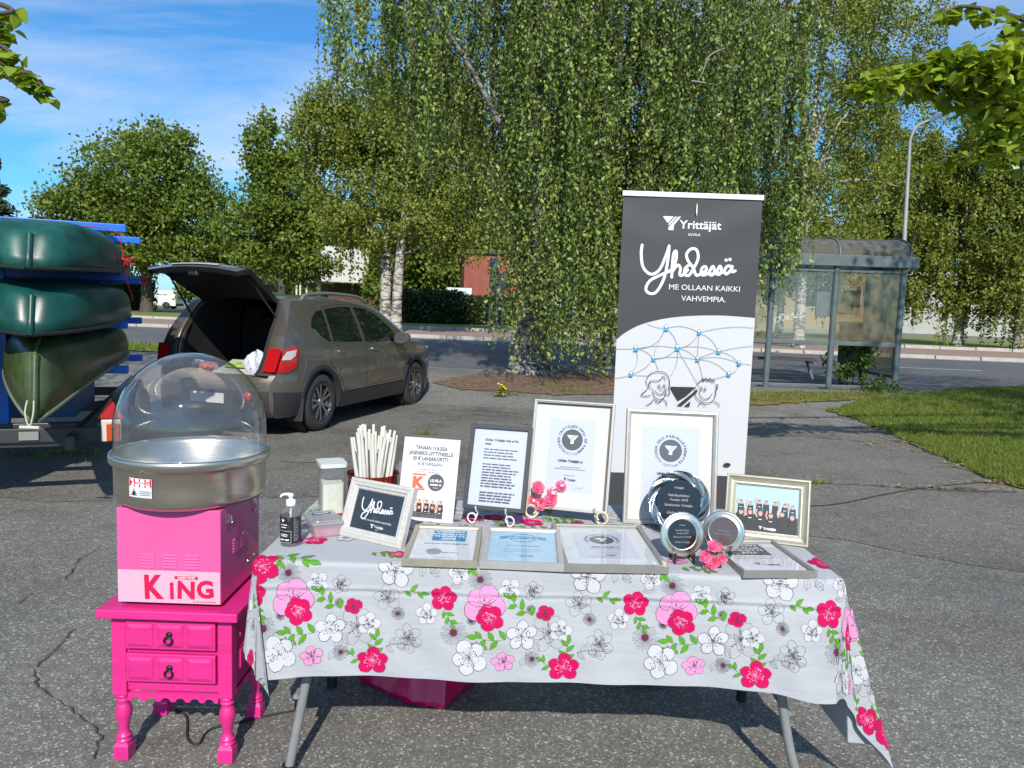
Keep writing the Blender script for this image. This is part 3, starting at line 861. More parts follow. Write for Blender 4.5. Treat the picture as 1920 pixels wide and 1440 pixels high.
def motif(pr, sh, seed=0):
    MARKS.append(len(pr.items))
    C = lambda x, y: to_cloth(x, y) + np.array([sh[0], sh[1]])
    s = PXM
    # faint outline flowers first
    flower(pr, C(725, 1131), 27 * s, 5, None, F_GREY, 0.0010, F_LINE, 0.5, seed=11, cr=0.42)
    flower(pr, C(1030, 1196), 40 * s, 6, None, F_GREY, 0.0010, F_LINE, 0.2, seed=12, cr=0.40)
    flower(pr, C(955, 1115), 24 * s, 5, F_WHT, F_GREY, 0.0009, F_LINE, 0.9, seed=13, cr=0.4)
    flower(pr, C(740, 1080), 36 * s, 5, F_WHT, F_LINE, 0.0020, F_LINE, 0.3, seed=14, cr=0.42)
    flower(pr, C(860, 1083), 24 * s, 5, F_WHT, F_GREY, 0.0009, F_LINE, 1.9, seed=15, cr=0.4)
    for (x, y, a, L) in ((805, 1085, 0.6, 30), (822, 1092, 2.4, 26), (790, 1092, 1.5, 26), (845, 1108, 0.2, 24), (1000, 1215, 4.2, 30), (975, 1255, 1.1, 26), (1010, 1230, 2.0, 24)):
        leaf2(pr, C(x, y), a, L * s, L * s * 0.26, None, F_GREY, 0.0009)
    sprig(pr, C(1082, 1232), 0.05, 50 * s, 6, None, F_GREY, 0.4, 21)
    daisy(pr, C(850, 1193), 28 * s, 1); daisy(pr, C(900, 1097), 24 * s, 2); daisy(pr, C(997, 1243), 17 * s, 3)
    daisy(pr, C(884, 1171), 10 * s, 4, F_PUR, 0.5); daisy(pr, C(995, 1152), 10 * s, 5, F_LINE, 0.4)
    flower(pr, C(765, 1205), 30 * s, 6, None, F_GREY, 0.0010, F_LINE, 0.7, seed=16, cr=0.4)
    flower(pr, C(690, 1180), 24 * s, 5, F_WHT, F_GREY, 0.0010, F_LINE, 0.1, seed=17, cr=0.4)
    flower(pr, C(1000, 1118), 20 * s, 5, None, F_GREY, 0.0010, F_LINE, 0.4, seed=18, cr=0.4)
    daisy(pr, C(745, 1160), 14 * s, 6)
    # leaves
    sprig(pr, C(755, 1118), -0.1, 34 * s, 3, F_GRN, F_LINE, 0.55, 31)
    sprig(pr, C(830, 1152), -1.0, 30 * s, 4, F_GRN, F_LINE, 0.55, 32)
    sprig(pr, C(998, 1163), 2.5, 52 * s, 5, F_GRN, F_LINE, 0.42, 33)
    sprig(pr, C(948, 1205), 3.1, 56 * s, 5, F_GRN, F_LINE, 0.42, 34)
    sprig(pr, C(1062, 1250), 1.5, 38 * s, 4, F_GRN, F_LINE, 0.5, 35)
    sprig(pr, C(1040, 1262), 2.6, 30 * s, 3, F_GRN, F_LINE, 0.5, 36)
    sprig(pr, C(915, 1225), 2.8, 26 * s, 3, F_GRN, F_LINE, 0.45, 37)
    sprig(pr, C(868, 1058), -0.9, 30 * s, 3, F_GRN, F_LINE, 0.6, 38)
    # blooms
    flower(pr, C(800, 1160), 23 * s, 5, F_WHT, F_GREY, 0.0010, F_LINE, 0.3, seed=41, cr=0.4)
    flower(pr, C(880, 1238), 38 * s, 5, F_WHT, F_LINE, 0.0016, F_LINE, 0.8, seed=42, cr=0.4)
    flower(pr, C(978, 1200), 31 * s, 5, F_WHT, F_LINE, 0.0016, F_LINE, 1.6, seed=43, cr=0.4)
    flower(pr, C(907, 1143), 42 * s, 5, F_PINK, F_LINE, 0.0016, F_LINE, 1.2, seed=44, cr=0.3, open_=1.3)
    flower(pr, C(832, 1130), 27 * s, 5, F_MAG, F_LINE, 0.0010, F_PINK, 0.2, seed=45, cr=0.34, open_=1.3)
    flower(pr, C(917, 1166), 29 * s, 5, F_MAG, F_LINE, 0.0010, F_PINK, 0.7, seed=46, cr=0.34, open_=1.3)
    flower(pr, C(1022, 1159), 19 * s, 4, F_MAG, F_LINE, 0.0010, F_PUR, 2.0, seed=47, sq=0.9, cr=0.3, open_=1.2)
    flower(pr, C(944, 1246), 25 * s, 5, F_PINK, F_LINE, 0.0011, F_LINE, 0.5, sq=0.85, seed=48, cr=0.36, open_=1.15)
    flower(pr, C(1056, 1258), 35 * s, 5, F_MAG, F_LINE, 0.0012, F_PINK, 1.57, sq=0.85, seed=49, cr=0.36, open_=1.15)
pr = Print(); pr.STEP = 0.0
PER = 0.567
# further motifs on the top, seen between the frames
top_extra = [('m', 745, 1043, 20), ('m', 835, 1056, 22), ('m', 540, 1040, 0)]
for i in (-2, -1, 0, 1, 2): motif(pr, (i * PER, 0.0))
for i in (-1, 0, 1, 2): motif(pr, (i * PER + 0.13, 0.62))
for (x, y, kind, r, sd) in [(520, 1045, 'g', 40, 1), (490, 1055, 'm', 34, 2), (590, 1017, 'm', 26, 3), (560, 1018, 'p', 20, 9), (745, 1043, 'm', 20, 4), (700, 1040, 'g', 26, 5), (960, 1000, 'm', 30, 6), (885, 975, 'm', 26, 7), (1545, 1060, 'm', 32, 8), (1520, 1030, 'g', 26, 10), (1270, 1055, 'p', 20, 11), (1280, 1068, 'g', 28, 12), (835, 1056, 'm', 22, 13), (650, 1012, 'w', 22, 14), (1040, 975, 'g', 28, 15)]:
    c = to_cloth(x, y); s = PXM * 1.1
    if kind == 'g': sprig(pr, c, -0.3, r * s * 1.6, 5, F_GRN, F_LINE, 0.42, sd)
    else: flower(pr, c, r * s, 5, {'m': F_MAG, 'p': F_PINK, 'w': F_WHT}[kind], F_LINE, 0.001, {'m': F_PINK, 'p': F_LINE, 'w': F_LINE}[kind], sd, seed=sd, cr=0.34)
for (du_, dv_, k_, r_, sd) in [(0.40, -0.27, 'm', 0.055, 61), (0.20, -0.20, 'w', 0.05, 62), (0.30, -0.10, 'm', 0.04, 63), (0.12, -0.08, 'p', 0.05, 64), (0.36, -0.17, 'w', 0.045, 66), (0.10, -0.29, 'w', 0.04, 67)]:
    flower(pr, np.array([W_ + du_, dv_]), r_, 5, {'m': F_MAG, 'p': F_PINK, 'w': F_WHT}[k_], F_LINE, 0.0012, F_PINK if k_ == 'm' else F_LINE, sd, seed=sd, cr=0.34, open_=1.3)
# keep only what lies on the cloth
def on_cloth(V): return V[:, 0].min() > -CL_ + 0.002 and V[:, 0].max() < W_ + CR_ - 0.002 and V[:, 1].max() < D_ - 0.01
keep, order_ = [], []
MARKS.append(10 ** 9); start = 0; mk = 0
for i_, (V, Fc, mm) in enumerate(pr.items):
    if i_ >= MARKS[mk]: start = MARKS[mk]; mk += 1
    if V[:, 0].max() < -CL_ or V[:, 0].min() > W_ + CR_ or V[:, 1].max() < -CF or V[:, 1].min() > D_: continue
    V = V.copy(); V[:, 0] = np.clip(V[:, 0], -CL_, W_ + CR_); V[:, 1] = np.clip(V[:, 1], -CF, D_)
    keep.append((V, Fc, mm)); order_.append(i_ - start)
pr.items = keep
def print_on_cloth(pr):
    verts, faces, mi = [], [], []
    order = {F_GREY: 0.0011, F_WHT: 0.0012, F_GRN: 0.0015, F_PINK: 0.0018, F_MAG: 0.0019, F_PUR: 0.0019, F_LINE: 0.0021}
    for (V, Fc, mm), od in zip(pr.items, order_):
        lift = 0.0007 + 0.0000011 * od
        V2, F2 = refine(V, Fc, 0.014)
        n = len(verts); verts.extend(cloth_lift(p[0], p[1], lift) for p in V2)
        for f in F2: faces.append(tuple(i + n for i in f)); mi.append(mm)
    me = bpy.data.meshes.new('floral_print'); me.from_pydata(verts, [], faces)
    for mm in FL_MATS: me.materials.append(mm)
    me.polygons.foreach_set('material_index', mi); me.update()
    return link('floral_print', me, cloth)
print_on_cloth(pr)

# ------------------------------------------------------------------ pink nightstand
M_HOT = mat('hot_pink_paint', '#d0297c', 0.40, var=0.13, vscale=7, bump=0.22, bscale=26, stretch=(0.35, 1, 2.2), coat=0.1)
M_IRON = mat('black_iron', (0.03, 0.028, 0.028), 0.35, metal=0.6, var=0.2, vscale=60)
NX0, NX1, NY0, NY1 = -1.252, -0.868, 2.292, 2.607
ns = empty('nightstand', ((NX0 + NX1) / 2, (NY0 + NY1) / 2, 0), label='hot pink two-drawer nightstand with turned legs under the candy floss machine', cat='nightstand')
nw, nd = (NX1 - NX0) / 2, (NY1 - NY0) / 2
part('top', lambda b: b.box((0, 0, 0.508), (2 * nw + 0.062, 2 * nd + 0.075, 0.029)), M_HOT, ns, bevel=0.004)
def ns_body(b):
    b.box((0, 0.006, 0.364), (2 * nw - 0.012, 2 * nd - 0.012, 0.256))
    for sx in (-1, 1):
        for sy in (-1, 1): b.box((sx * (nw - 0.022), sy * (nd - 0.022), 0.357), (0.046, 0.046, 0.271))
part('case', ns_body, M_HOT, ns, bevel=0.003)
for zc in (0.433, 0.323):
    dr = part('drawer', lambda b: b.box((0, -nd - 0.002, zc), (2 * nw - 0.098, 0.016, 0.094)), M_HOT, ns, bevel=0.003)
    for k in (-1, 0, 1):
        def pnl(b, k=k):
            x = k * 0.0945; hwp, hhp = 0.040, 0.037
            o = [(x - hwp, zc - hhp), (x + hwp, zc - hhp), (x + hwp, zc + hhp), (x - hwp, zc + hhp)]
            i_ = [(x - hwp + 0.010, zc - hhp + 0.010), (x + hwp - 0.010, zc - hhp + 0.010), (x + hwp - 0.010, zc + hhp - 0.010), (x - hwp + 0.010, zc + hhp - 0.010)]
            y0, y1, y2 = -nd - 0.0095, -nd - 0.0125, -nd - 0.0165
            R = [[(p[0], y0, p[1]) for p in o], [(p[0], y1, p[1]) for p in o], [(p[0], y2, p[1]) for p in i_]]
            b.loft(R, sm=False); b.add(R[2], [(0, 1, 2, 3)])
        part('panel', pnl, M_HOT, dr)
    def pull(b):
        y = -nd - 0.019
        b.lathe([(0.0, 0.004), (0.007, 0.003), (0.0105, 0.0), (0.0105, -0.004)], 14, (0, y, zc + 0.006), M=Matrix.Rotation(RAD(90), 3, 'X'))
        b.tube([(0.0125 * math.cos(a), y - 0.007, zc - 0.010 + 0.0125 * math.sin(a)) for a in np.linspace(0, 2 * math.pi, 18)[:-1]], 0.0030, 8, closed=True)
        b.box((0, y - 0.004, zc + 0.003), (0.006, 0.008, 0.006))
    part('ring_pull', pull, M_IRON, dr)
def apron(b, L, fn, zt=0.232, amp=0.013, per=0.047):
    n = 72; up = [(-L + 2 * L * k / n, zt) for k in range(n + 1)]
    lo = []
    for k in range(n + 1):
        x = -L + 2 * L * k / n; t = (x / per) % 1.0; c = abs(t - 0.5)
        lo.append((x, zt - 0.028 + amp * (math.sqrt(max(0, 1 - (c / 0.33) ** 2)) if c < 0.33 else 0)))
    a = [fn(x, z, 0) for x, z in up]; c_ = [fn(x, z, 0) for x, z in lo]; d = [fn(x, z, 1) for x, z in up]; e = [fn(x, z, 1) for x, z in lo]
    N = n + 1; vs = a + c_ + d + e
    fs = []
    for k in range(n):
        fs += [(N + k, N + k + 1, k + 1, k), (2 * N + k, 2 * N + k + 1, 3 * N + k + 1, 3 * N + k), (N + k, 3 * N + k, 3 * N + k + 1, N + k + 1)]
    b.add(vs, fs)
part('apron', lambda b: apron(b, nw - 0.046, lambda x, z, k: (x, -nd + 0.004 + 0.014 * k, z)), M_HOT, ns)
part('apron', lambda b: apron(b, nd - 0.046, lambda x, z, k: (nw - 0.004 - 0.014 * k, x, z)), M_HOT, ns)
part('apron', lambda b: apron(b, nd - 0.046, lambda x, z, k: (-nw + 0.004 + 0.014 * k, x, z)), M_HOT, ns)
for zc in (0.433, 0.323):
    def sp(b, zc=zc):
        b.box((nw - 0.005, 0, zc), (0.008, 2 * nd - 0.115, 0.084)); b.box((nw - 0.001, 0, zc), (0.008, 2 * nd - 0.145, 0.060))
    part('side_panel', sp, M_HOT, ns, bevel=0.002)
leg_prof = [(0.013, 0.2215), (0.0225, 0.2205), (0.0235, 0.215), (0.019, 0.210), (0.0185, 0.207), (0.0225, 0.203), (0.0225, 0.199), (0.0165, 0.194), (0.0195, 0.186), (0.0245, 0.172), (0.0262, 0.158), (0.0240, 0.142),
            (0.0185, 0.124), (0.0155, 0.105), (0.0150, 0.094), (0.0175, 0.086), (0.0235, 0.080), (0.0245, 0.076), (0.0195, 0.072), (0.0195, 0.070), (0.0250, 0.066), (0.0255, 0.062), (0.021, 0.058)]
for sx in (-1, 1):
    for sy in (-1, 1):
        c = (sx * (nw - 0.023), sy * (nd - 0.023), 0)
        def lg(b):
            b.lathe(leg_prof, 20, c)
            R = []
            for (h, z) in ((0.021, 0.0), (0.024, 0.003), (0.0245, 0.047), (0.017, 0.059)): R.append([(c[0] + h * x, c[1] + h * y, z) for x, y in ((-1, -1), (1, -1), (1, 1), (-1, 1))])
            b.loft(R, sm=False, cap=True)
        part('leg', lg, M_HOT, ns)

# ------------------------------------------------------------------ candy floss machine
M_MPINK = mat('machine_pink_enamel', '#d85793', 0.32, var=0.06, vscale=5, coat=0.3)
M_STEEL = mat('brushed_steel', (0.66, 0.60, 0.50), 0.28, metal=1.0, var=0.10, vscale=7, stretch=(1, 1, 14), aniso=0.4)
M_STEEL2 = mat('bright_steel', (0.70, 0.69, 0.67), 0.18, metal=1.0, var=0.08, vscale=20)
M_DOME = clear_mat('clear_dome_plastic', (0.955, 0.965, 0.97), 0.95, 0.015, haze=0.055)
MX, MY = -1.066, 2.47
mc = empty('candy_floss_machine', (MX, MY, 0.524), label='pink candy floss machine with steel bowl and clear dome on the nightstand', cat='candy floss machine')
Hb = 0.318; mw, md = 0.164, 0.178
def mbody(b): b.box((0, 0, 0.012 + (Hb - 0.012) / 2), (2 * mw, 2 * md, Hb - 0.012))
part('housing', mbody, M_MPINK, mc, bevel=0.003)
for sx in (-1, 1):
    for sy in (-1, 1): part('foot', lambda b: b.cyl((sx * (mw - 0.03), sy * (md - 0.03), 0.0), (sx * (mw - 0.03), sy * (md - 0.03), 0.013), 0.014, 0.017, 14), M_RUBBER, mc)
for k in range(3):                                     # pressed louvres, front
    xc = -0.066 + 0.0695 * k
    for j in range(5):
        zc = 0.128 + 0.0098 * j
        def lv(b): b.prism([(-0.0, 0.0), (0.0045, 0.0), (0.0, 0.006)], -0.021, 0.021, Matrix.Translation((xc, -md + 0.0005, zc)) @ Matrix.Rotation(RAD(-90), 4, 'Z'))
        part('louvre', lv, M_MPINK, mc)
for g, yc in ((0, -0.055), (1, 0.0)):                   # and on the right side
    for j in range(5):
        zc = 0.150 + 0.0098 * j
        part('louvre', lambda b: b.prism([(-0.0, 0.0), (0.0045, 0.0), (0.0, 0.006)], -0.021, 0.021, Matrix.Translation((mw - 0.0005, yc, zc))), M_MPINK, mc)
for yc in (-0.112, 0.118):                              # toggle latches
    def latch(b):
        b.box((mw + 0.002, yc, 0.278), (0.003, 0.022, 0.030)); b.box((mw + 0.006, yc, 0.290), (0.008, 0.016, 0.008))
        b.tube([(mw + 0.006, yc - 0.007, 0.286), (mw + 0.009, yc - 0.007, 0.262), (mw + 0.010, yc, 0.254), (mw + 0.009, yc + 0.007, 0.262), (mw + 0.006, yc + 0.007, 0.286)], 0.0016, 6)
        b.prism([(-0.007, 0.236), (0.007, 0.236), (0.009, 0.250), (-0.009, 0.250)], 0, 0.004, Matrix.Translation((mw + 0.009, yc, 0)) @ Matrix.Rotation(RAD(90), 4, 'Z'))
    part('latch', latch, M_STEEL2, mc)
part('side_handle', lambda b: b.tube([(mw, 0.06, 0.075), (mw + 0.012, 0.06, 0.075), (mw + 0.012, 0.13, 0.075), (mw, 0.13, 0.075)], 0.003, 8), M_STEEL2, mc)
pr = Print()
I_PALE, I_RED, I_WHITE, I_GREY = 0, 1, 2, 3
pr.rect(-mw + 0.002, 0.0135, mw - 0.002, 0.119, I_PALE)
for (t, x, y, sz, rt, wd) in (('K', -0.046, 0.029, 0.104, 0.03, 0.062), ('i', 0.0095, 0.029, 0.078, 0.02, 0.0135), ('N', 0.054, 0.031, 0.077, -0.02, 0.055), ('G', 0.116, 0.035, 0.076, 0.06, 0.054)):
    pr.text(x, y, t, sz, I_RED, 'c', 0.045, rt, width=wd)
pr.rect(0.018, 0.0925, 0.092, 0.1025, I_RED); pr.text(0.055, 0.0948, 'CANDY FLOSS', 0.0085, I_WHITE, 'c', 0.02)
pr.text(0.054, 0.1065, 'THE OFFICIAL', 0.0085, I_GREY, 'c', 0.0, space=1.15)
pr.tiny(0.076, 0.150, 0.0185, 0.0045, I_RED, 4)
pr.build('front_sticker', [mat('sticker_pale_pink', '#dba3b6', 0.45), mat('sticker_red', '#c40a48', 0.5), mat('ink_white', (0.8, 0.8, 0.8), 0.5), mat('ink_grey_pink', '#c98aa6', 0.5)], mc, lambda u, v, l: (u, -md - l, v))
# bowl: outer drum, rolled rim, inner wall and floor
zb = Hb + 0.012
bowl_prof = [(0.0, zb - 0.012), (0.16, zb - 0.012), (0.250, zb - 0.009), (0.264, zb - 0.002), (0.2695, zb + 0.010), (0.2705, zb + 0.040), (0.271, zb + 0.103), (0.2725, zb + 0.105), (0.2725, zb + 0.113), (0.2825, zb + 0.117),
             (0.287, zb + 0.122), (0.2885, zb + 0.138), (0.287, zb + 0.146), (0.282, zb + 0.149), (0.277, zb + 0.146), (0.272, zb + 0.140), (0.264, zb + 0.130), (0.2635, zb + 0.035), (0.250, zb + 0.012), (0.0, zb + 0.006)]
bowl_prof = [(r * 0.872, z) for r, z in bowl_prof]
part('bowl', lambda b: b.lathe(bowl_prof, 96), M_STEEL, mc)
part('spinner_head', lambda b: b.lathe([(0.0, zb + 0.06), (0.03, zb + 0.06), (0.045, zb + 0.052), (0.048, zb + 0.03), (0.048, zb + 0.008)], 32), M_STEEL2, mc)
part('rim_clip', lambda b: b.box((-0.048, -0.2475, zb + 0.118), (0.012, 0.006, 0.006), (0, 0, -0.19)), M_STEEL2, mc)
zd = zb + 0.141
dome = part('dome', lambda b: b.lathe([(0.2495, zd - 0.002), (0.248, zd + 0.001), (0.2385, zd + 0.002), (0.2370, zd + 0.012), (0.2370, zd + 0.085)] + [(0.2370 * math.cos(a), zd + 0.085 + 0.245 * math.sin(a)) for a in np.linspace(0.06, math.pi / 2 - 0.002, 22)], 96), M_DOME, mc)
M_GOLD_SEAM = clear_mat('dome_seam', (0.9, 0.9, 0.9), 1.0, 0.05, haze=0.35)
part('dome_seam', lambda b: b.lathe([(0.2385, zd + 0.004), (0.2395, zd + 0.006), (0.2385, zd + 0.008)], 96), M_GOLD_SEAM, dome)
# warning label wrapped on the drum
pr = Print()
pr.rect(-0.0345, 0.0, 0.0345, 0.0475, 2); pr.rect(-0.0335, 0.0255, 0.0335, 0.0465, 1); pr.rect(-0.0335, 0.001, 0.0335, 0.0245, 4)
pr.text(0.010, 0.0315, 'DANGER', 0.0115, 2, 'c', 0.0, width=0.040); pr.poly([(-0.0262, 0.0315), (-0.0152, 0.0315), (-0.0207, 0.0415)], 2); pr.rect(-0.0211, 0.0330, -0.0203, 0.0380, 1)
pr.poly([(-0.0295, 0.004), (-0.0065, 0.004), (-0.018, 0.0228)], 3); pr.poly([(-0.0272, 0.0055), (-0.0088, 0.0055), (-0.018, 0.0203)], 4)
pr.rect(-0.0189, 0.010, -0.0171, 0.0165, 3); pr.disc(-0.018, 0.0078, 0.001, 3, 8); pr.rect(0.0005, 0.001, 0.0009, 0.0245, 3)
for k in range(3): pr.tiny(0.003, 0.032, 0.0150 - 0.0045 * k, 0.0026, 3, k)
pr.build('warning_label', [mat('sticker_pale_pink'), mat('label_red', '#c8102e', 0.4), mat('ink_white'), mat('ink_black', (0.02, 0.02, 0.022), 0.5), mat('label_silver', (0.62, 0.66, 0.70), 0.4)], mc,
         lambda u, v, l: ((0.2370 + l) * math.sin(-0.27 + 1.2 * u / 0.2370), -(0.2370 + l) * math.cos(-0.27 + 1.2 * u / 0.2370), zb + 0.036 + 1.25 * v), maxedge=0.02)

# ------------------------------------------------------------------ frames
M_SILVER = mat('silver_frame', (0.52, 0.50, 0.47), 0.42, metal=0.45, var=0.08, vscale=25)
M_PEWTER = mat('dark_silver_frame', (0.33, 0.315, 0.29), 0.42, metal=0.5, var=0.1, vscale=25)
M_CHAMP = mat('champagne_frame', (0.44, 0.41, 0.31), 0.4, metal=0.5, var=0.12, vscale=18)
M_BLACKF = mat('charcoal_frame', (0.045, 0.047, 0.05), 0.45)
M_WHITEF = mat('white_washed_frame', (0.50, 0.48, 0.45), 0.55, var=0.12, vscale=30, stretch=(1, 1, 6), bump=0.25, bscale=60)
M_PAPER = mat('white_paper', (0.60, 0.605, 0.63), 0.75, var=0.01, vscale=4)
M_BLUEPAPER = mat('cool_white_paper', (0.52, 0.54, 0.62), 0.7, var=0.02, vscale=4)
M_MATBOARD = mat('white_mat_board', (0.60, 0.625, 0.62), 0.8)
M_CREAMBOARD = mat('cream_mat_board', (0.63, 0.60, 0.56), 0.8)
M_BACK = mat('brown_backing_board', (0.20, 0.14, 0.09), 0.8)
M_GLASS = clear_mat('picture_glass', (0.985, 0.99, 0.985), 0.5, 0.01)
M_NAVY = mat('dark_navy_card', (0.022, 0.033, 0.047), 0.5)
INK = mat('ink_black'); INKG = mat('ink_dark_grey', (0.075, 0.08, 0.085), 0.6); INKL = mat('ink_mid_grey', (0.25, 0.26, 0.28), 0.6); INKW = mat('ink_white')
SKIN = mat('print_skin', (0.55, 0.33, 0.25), 0.6); SKY_P = mat('print_sky_blue', (0.42, 0.55, 0.70), 0.6); ORANGE = mat('print_orange', '#f2643c', 0.6); BLUEP = mat('print_blue', '#2b87b8', 0.6); LBLUE = mat('print_light_blue', '#a3c4d6', 0.6)
INKS = [INK, INKG, INKL, INKW, SKIN, SKY_P, ORANGE, BLUEP, LBLUE, mat('print_brown_hair', (0.13, 0.075, 0.045), 0.6)]
K_, G_, L_, W2, S_, SB, O_, B_, LB, HR = range(10)
def frame_obj(name, loc, yaw, lean, w, h, prof, fmat, label, parts, stand=True, flat=None, depth=0.02, group='framed certificates and pictures on the table', cat='picture frame', backing=True):
    """parts: fn(root) adds sheets/prints in local x (0..w), z (0..h), front towards -y. prof: [(inset, y)] from outer edge inwards"""
    rot = Matrix.Rotation(yaw, 4, 'Z') @ Matrix.Rotation(-lean, 4, 'X')
    o = empty(name, loc, rot.to_euler(), label, cat, group)
    def rail(b):
        R = []
        for (i, y) in prof: R.append([(i, y, i), (w - i, y, i), (w - i, y, h - i), (i, y, h - i)])
        b.loft(R, sm=False)
    rf = part('frame', rail, fmat, o)
    if backing: part('backing_board', lambda b: b.box((w / 2, depth - 0.003, h / 2), (w - 0.012, 0.003, h - 0.012)), M_BACK, o)
    parts(o)
    ins = prof[-1][0]
    part('glass', lambda b: b.add([(ins - 0.001, 0.0052, ins - 0.001), (w - ins + 0.001, 0.0052, ins - 0.001), (w - ins + 0.001, 0.0052, h - ins + 0.001), (ins - 0.001, 0.0052, h - ins + 0.001)], [(0, 1, 2, 3)]), M_GLASS, o)
    if stand:
        zt_ = h * 0.62; run = 0.06 + 0.25 * h * math.sin(lean)
        P0 = Vector((w / 2, depth, zt_))
        # foot reaches the table behind the frame
        foot_world = Vector((0, math.sin(lean) * zt_ + 0.12 * h / 0.3 * 0.9 + 0.03, 0)); c, s = math.cos(lean), math.sin(lean)
        fl = Vector((w / 2, foot_world.y * c, -foot_world.y * s * 1.0)); 
        part('strut', lambda b: b.beam(P0, fl + Vector((0, 0.0, 0.004)), 0.05, 0.003), M_BACK, o)
    return o
def sheet(name, x0, z0, x1, z1, y, m, parent, t=0.001): return part(name, lambda b: b.box(((x0 + x1) / 2, y, (z0 + z1) / 2), (x1 - x0, t, z1 - z0)), m, parent)
ROUND = [(0.0, 0.02), (0.0, 0.002), (0.003, -0.003), (0.009, -0.004), (0.014, 0.0), (0.018, 0.006), (0.018, 0.012)]
def scaled(p, k): return [(a * k, y) for a, y in p]
THIN = [(0.0, 0.02), (0.0, -0.001), (0.002, -0.002), (0.005, -0.002), (0.006, 0.003), (0.0085, 0.003), (0.0105, 0.006), (0.0105, 0.012)]
FLATP = [(0.0, 0.02), (0.0, -0.001), (0.0015, -0.002), (0.013, -0.002), (0.0145, 0.0), (0.0145, 0.012)]
def lines(pr, x0, x1, y, n, pitch, h, m, seed=0, ragged=0.25):
    r = random.Random(seed)
    for k in range(n): pr.tiny(x0, x1 - (x1 - x0) * r.uniform(0, ragged), y - k * pitch, h, m, seed * 50 + k)
def round_seal(pr, cx, cy, r, top, ring_in=0.80, below=None):
    pr.disc(cx, cy, r * 0.68, G_, 32); y_logo(pr, cx - r * 0.36, cy + r * 0.30, r * 0.74, W2)
    pr.arc_text(cx, cy, r * 0.80, top, r * 0.235, K_, 90, 0.012)
    if below: pr.arc_text(cx, cy, r * 0.98, below, r * 0.22, L_, 270, 0.0, inward=True)

# small white-washed frame with the script word
def p_small(o):
    w, h = 0.262, 0.196
    sheet('card', 0.034, 0.034, w - 0.034, h - 0.034, 0.0085, M_NAVY, o)
    pr = Print(); script_word(pr, 0.062, 0.068, 0.00033, 0.0042, W2)
    pr.text(0.145, 0.066, 'ME OLLAAN KAIKKI VAHVEMPIA.', 0.0078, W2, 'c', 0.012); y_logo(pr, 0.118, 0.058, 0.016, W2); pr.text(0.136, 0.048, 'Yrittäjät', 0.011, W2, 'l', 0.02); pr.text(0.148, 0.041, 'ULVILA', 0.004, W2)
    pr.build('lettering', INKS, o, lambda u, v, l: (u, 0.0078 - l, v))
small = frame_obj('picture_frame', at_z(633, 1003, 0.7435), RAD(-30), RAD(20), 0.262, 0.196, [(0.0, 0.02), (0.0, 0.0), (0.003, -0.004), (0.010, -0.005), (0.013, -0.002), (0.016, -0.004), (0.022, -0.003), (0.026, 0.002), (0.031, 0.002), (0.035, 0.006), (0.035, 0.012)], M_WHITEF,
    'small white wood frame with white script on dark card, front left of table', p_small)
# A4 flyer in a clear holder
fy = empty('flyer_holder', at_z(742, 973, 0.7435), (Matrix.Rotation(RAD(-11.4), 4, 'Z') @ Matrix.Rotation(RAD(-15), 4, 'X')).to_euler(), 'white printed flyer with orange K in a clear stand behind the white frame', 'flyer')
sheet('paper', 0.001, 0.002, 0.211, 0.297, 0.002, M_PAPER, fy)
part('holder', lambda b: (b.box((0.106, 0.005, 0.149), (0.214, 0.002, 0.300)), b.box((0.106, 0.03, 0.004), (0.214, 0.07, 0.002), (RAD(15), 0, 0))), clear_mat('acrylic', (0.97, 0.98, 0.98), 0.6), fy)
pr = Print()
for k, t in enumerate(('TÄNÄÄN 15.8.2026', 'JÄSENEKSI LIITTYNEELLE', '30 € LAHJAKORTTI', 'K-RYHMÄÄN')):
    V, Fc, wd = text_shape(t, 0.02); pr.text(0.106, 0.255 - 0.0195 * k, t, 0.0185, K_, 'c', 0.02, width=(0.118, 0.165, 0.132, 0.088)[k])
pr.tiny(0.072, 0.132, 0.182, 0.004, L_, 3); pr.tiny(0.064, 0.150, 0.174, 0.003, L_, 4)
pr.rect(0.046, 0.1625, 0.096, 0.1675, O_); pr.rect(0.046, 0.110, 0.096, 0.115, O_); pr.text(0.071, 0.120, 'K', 0.051, O_, 'c', 0.06, squash=1.1)
pr.disc(0.135, 0.140, 0.030, G_, 32); pr.text(0.135, 0.1415, 'ULVILA', 0.0135, W2, 'c', 0.03); pr.tiny(0.114, 0.156, 0.129, 0.008, W2, 5); pr.text(0.135, 0.119, 'Yrittäjät', 0.006, W2)
def crowd(pr, x0, x1, y0, y1, rows, seed, shirt=K_, arms=True):
    r = random.Random(seed); s = (y1 - y0)
    for k, n in enumerate(rows):
        yb = y0 + s * (0.62 - 0.30 * k)
        for j in range(n):
            x = x0 + (x1 - x0) * (j + 0.5 + r.uniform(-0.12, 0.12)) / n; hd = (x1 - x0) / n * 0.22; yy = yb + r.uniform(-0.04, 0.04) * s
            pr.poly([(x - hd * 1.9, yy - s * 0.42), (x + hd * 1.9, yy - s * 0.42), (x + hd * 1.5, yy - hd * 0.9), (x - hd * 1.5, yy - hd * 0.9)], shirt)
            if arms and r.random() < 0.75:
                sd = r.choice((-1, 1)); pr.stroke([(x + sd * hd * 1.5, yy - hd * 1.8), (x + sd * hd * 2.1, yy), (x + sd * hd * 1.7, yy + hd * 2.0)], hd * 0.7, S_)
            pr.disc(x, yy, hd, S_, 10, hd * 1.25); pr.poly([(x + hd * 1.02 * math.cos(a), yy + hd * 0.28 + hd * 1.02 * math.sin(a)) for a in np.linspace(0.35, math.pi - 0.35, 7)], r.choice((G_, HR, HR, L_)))
            if r.random() < 0.6: pr.rect(x - hd * 0.8, yy - hd * 2.9, x + hd * 0.7, yy - hd * 2.6, W2)
